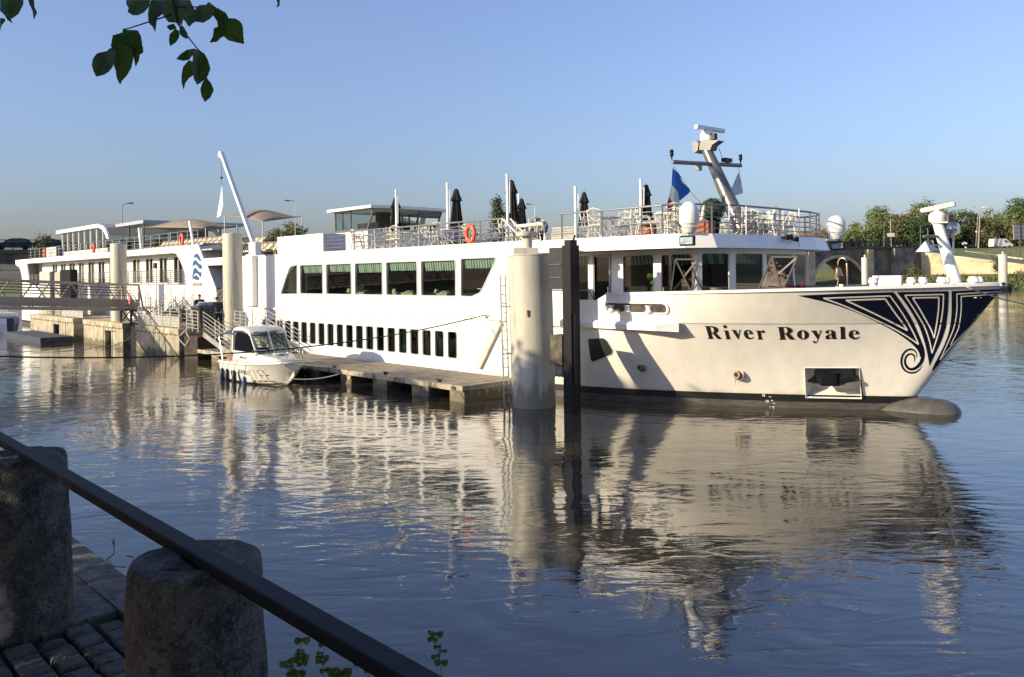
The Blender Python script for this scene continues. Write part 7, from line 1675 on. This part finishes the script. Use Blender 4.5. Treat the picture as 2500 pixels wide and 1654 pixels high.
# sun loungers aft
def lounger_proto():
    r = empty('sun_lounger', (0, 0, 0), 0, 'sand coloured sun lounger in the rows on the aft sun deck under the awnings', 'sun lounger', 'sand coloured sun loungers on the aft deck')
    q = MB(ID); q.box(-.3, .3, -.95, .35, .3, .40); q.build('mattress', CUSH, r); q = MB(ID); q.add([(-.3, .35, .32), (.3, .35, .32), (.3, .85, .85), (-.3, .85, .85), (-.3, .28, .42), (.3, .28, .42), (.3, .78, .92), (-.3, .78, .92)], [(0, 1, 2, 3), (7, 6, 5, 4), (0, 4, 5, 1), (1, 5, 6, 2), (2, 6, 7, 3), (3, 7, 4, 0)]); q.build('backrest', CUSH, r)
    q = MB(ID)
    for x in (-.27, .27):
        for y in (-.85, .3): q.tube([(x, y, 0), (x, y, .3)], .02, 4)
    q.build('legs', DARKM, r); q = MB(ID); q.lathe((-.25, .72, .88), [(.01, 0), (.06, .01), (.06, .45), (.01, .46)], 8, 'x'); q.build('head_roll', TAUPE, r); return r
lp = lounger_proto(); k0 = 0
for s in [49.6+.78*i for i in range(14)]+[40.6, 41.4, 42.2, 43.0, 43.8, 44.6, 45.4, 46.2]:
    zz = 6.0 if s > 48.5 else 5.40
    for l in ((4.1, 1.6) if s > 48.5 else (3.6, .9)):
        P = W(s, l, zz); 
        if k0 == 0: move(lp, P, RIVER_RZ+math.pi)
        else: dup(lp, P, RIVER_RZ+math.pi, None if s > 48.5 else 'sand coloured sun lounger under the right hand awning beside the crane')
        k0 += 1
# topiary balls in pots
def topiary(s, l, z, lab, sc_2=1.0, square=False):
    P = W(s, l, z); r = empty('topiary', P, 0, lab, 'plant', 'clipped box balls on deck'); rr = .38*sc_2; rd = random.Random(int(s*10)); v = []; f = []
    q = MB(ID)
    if square: bevel(q.box(P.x-.24, P.x+.24, P.y-.24, P.y+.24, z, z+.42).build('planter', TERRA, r), .02)
    else: q.lathe((P.x, P.y, z), [(.2, 0), (.24, .5), (.27, .52)], 14).build('planter', BLACKR, r)
    for _ in range(1500):
        d = Vector((rd.gauss(0, 1), rd.gauss(0, 1), rd.gauss(0, 1))).normalized(); o = Vector((P.x, P.y, z+.5+rr*.9))+d*rr*rd.uniform(.86, 1.02); x = d.cross(Vector((rd.gauss(0, 1), rd.gauss(0, 1), rd.gauss(0, 1)))).normalized(); y = d.cross(x); x = (x+d*rd.uniform(-.6, .6))*.035; y = y*.025
        k = len(v); v += [o-x, o-y, o+x, o+y]; f.append((k, k+1, k+2, k+3))
    mb = MB(ID); mb.v = v; mb.f = f; mb.mi = [0]*len(f); mb.lathe((P.x, P.y, z+.5+rr*.9-rr*.8), [(.02, 0), (rr*.7, rr*.25), (rr*.82, rr*.8), (rr*.6, rr*1.4), (.02, rr*1.62)], 12); mb.build('clipped_ball', LEAFB, r, weld=False)
for x, y, l, lab, sq in ((655, 620, .5, 'clipped box ball beside the benches left of the flag', False), (2330, 560, 2.6, 'clipped box ball just left of the main mast', False)):
    p = L(*z4(x, y), l); topiary(p[0], l, DZ, lab, 1.05, sq)
p = L(*z1(1300, 360), 2.5); topiary(p[0], 2.5, 6.0, 'clipped box ball in a dark pot under the aft awning', 1.1)
p = L(*z1(1050, 400), 3.8); topiary(p[0], 3.8, 6.0, 'clipped box ball in a terracotta box beside the third pile', .9, True)
p = L(*z1(900, 400), 3.6); topiary(p[0], 3.6, 6.0, 'clipped box ball left of the third pile by the pavilion', .9, True)
for x, y, l, lab in ((595, 660, 2.0, 'terracotta planter box beneath the left box ball'), (1700, 640, 4.0, 'large terracotta planter on the fore deck below the flag'), (2260, 655, 4.0, 'small terracotta planter beside the satellite dome')):
    p = L(*z4(x, y), l); bevel(MB().box(p[0]-.24, p[0]+.24, l-.2, l+.2, DZ, DZ+.42).build('planter_box', TERRA, label=lab, cat='planter', loc=W(p[0], l, DZ)), .02)
# timber benches amidships and blue covered bundle
for a, b, lab in ((365, 535, 'slatted grey bench back left of the topiary'), (775, 1040, 'slatted grey bench back under the parasol')):
    p0, p1 = L(*z4(a, 650), .2), L(*z4(b, 650), .2); r = empty('slatted_bench', W((p0[0]+p1[0])/2, .2, DZ), RIVER_RZ, lab, 'bench', 'slatted benches on deck'); q = MB()
    for k in range(7): q.box(p1[0], p0[0], .2, .23, DZ+.1+k*.11, DZ+.18+k*.11)
    q.build('backrest', mat('bench_grey', (.36, .34, .30), .8, var=.15), r); MB().box(p1[0], p0[0], -.3, .2, DZ+.4, DZ+.45).build('seat', CUSH, r)
p = L(*n3(1760, 440), 3.0); q = MB(ID); P = W(p[0], 3.0, DZ); q.lathe(tuple(P), [(.85, 0), (.75, .3), (.45, .75), (.12, 1.1), (.02, 1.14)], 12)
for v in q.v: v += Vector((mnoise.noise(v*2.3), mnoise.noise(v*2.3+Vector((4, 0, 0))), 0))*.18
q.build('covered_stack', BLUE, label='dark blue tarpaulin covered stack behind the rail near the lifebuoy', cat='cover', loc=P, smooth=True)
# lifebuoys
def lifebuoy(mm, x, y, l, lab, sc_2=1.0):
    p = L(*mm(x, y), l); r = empty('lifebuoy', W(p[0], l, p[2]), RIVER_RZ, lab, 'lifebuoy', 'orange lifebuoys on the rails')
    MB().torus((p[0], l+.06, p[2]), .27*sc_2, .085*sc_2, 'y', 28, 10, (1.0, 1.25)).build('ring', ORANGE, r, smooth=True)
    q = MB()
    for k in range(4): a = math.pi/4+k*math.pi/2; q.torus((p[0]+.27*sc_2*math.cos(a), l+.06, p[2]+.3375*sc_2*math.sin(a)), .09*sc_2, .012, 'x', 10, 5)
    q.build('band', WHITE, r); MB().tube([(p[0]+.05, l+.03, p[2]-.3), (p[0]+.05, l+.03, p[2]+.1)], .02, 5).build('holder', CHROME, r)
lifebuoy(z2, 1999, 630, 5.40, 'orange lifebuoy on the midship rail above the saloon windows', .86)
lifebuoy(n2, 866, 130, 5.42, 'orange lifebuoy on the aft rail near the wave logo', .9)
lifebuoy(n1, 1290, 375, 5.42, 'orange lifebuoy on the aft rail in front of the glass pavilion', .85)
lifebuoy(n1, 615, 440, 5.42, 'orange lifebuoy beside the white cabinet near the stern', .85)
# flags
def flag(tris, name, lab, s, mats, rope_px, wav=.05):
    r = empty(name, W(s, LT(*m1(*tris[0][0][0]), s)[1], 5.4), RIVER_RZ, lab, 'flag')
    for (poly, nm, m) in tris:
        # grid over quads for soft folds
        a, b, c, d = [Vector(LT(*m1(*p), s)) for p in poly]; n = 8; P = []
        for i in range(n+1):
            for j in range(n+1):
                f, g = i/n, j/n; p = a.lerp(b, f).lerp(d.lerp(c, f), g); p.x += wav*math.sin(p.y*9+p.z*2.2); P.append(tuple(p))
        k = n+1; q = MB(); q.add(P, [(i*k+j, i*k+j+1, (i+1)*k+j+1, (i+1)*k+j) for i in range(n) for j in range(n)]); q.build(nm, m, r, smooth=True)
    MB().tube([LT(*m1(*p), s) for p in rope_px], .012, 4).build('halyard', ROPE, r)
FB = mat('flag_blue', (.02, .13, .48), .8); FW = mat('flag_white', (.62, .62, .62), .8); FR_ = mat('flag_red', (.6, .035, .02), .8)
flag([([(207, 600), (387, 860), (290, 972), (192, 790)], 'blue_stripe', FB), ([(192, 790), (290, 972), (252, 1110), (165, 930)], 'white_stripe', FW), ([(165, 930), (205, 1015), (245, 1112), (118, 1112)], 'red_stripe', FR_)], 'tricolour_flag', 'blue white and red tricolour flag hanging from the left end of the mast yard', sY, None, [(205, 575), (387, 860), (545, 1035)])
flag([([(943, 650), (985, 885), (890, 918), (848, 840)], 'cloth', FW), ([(915, 735), (960, 740), (940, 790), (890, 810)], 'emblem', mat('flag_violet', (.20, .22, .42), .8))], 'white_flag', 'white flag with pale violet emblem hanging right of the main mast', sY+.05, None, [(938, 600), (985, 885), (1015, 1040)], .02)
a_, b__, c_4 = L(*z2(262, 295), 5.2), L(*z2(265, 430), 5.2), L(*z2(232, 520), 5.2)
r = empty('furled_flag', W(*b__), RIVER_RZ, 'long white furled flag hanging from the crane cable', 'flag')
q = MB(); q.add([a_, (b__[0]-.08, 5.2, b__[2]), (L(*z2(258, 505), 5.2)[0], 5.25, c_4[2]+.1), (L(*z2(225, 520), 5.2)[0], 5.2, c_4[2])], [(0, 1, 2, 3)]); q.build('cloth', FW, r)
# red grapnel on the fore deck
g0 = L(*m5(2100, 560), 2.2); r = empty('grapnel_anchor', W(g0[0], 2.2, 3.4), RIVER_RZ, 'small red folding anchor lying on the fore deck behind the glass screen', 'anchor'); q = MB()
for dx, dz in ((-.32, .12), (-.26, -.05), (.28, .2), (.3, -.02)): q.tube([(g0[0], 2.2, g0[2]-.05), (g0[0]+dx*.7, 2.2+dz, g0[2]-.1+dz*.3), (g0[0]+dx, 2.2+dz, g0[2]+dz)], .03, 6)
q.build('flukes', REDP, r); MB().tube([(g0[0], 2.2, g0[2]-.08), (g0[0]+.05, 2.2, g0[2]+.3)], .025, 6).build('shank', CHROME, r)
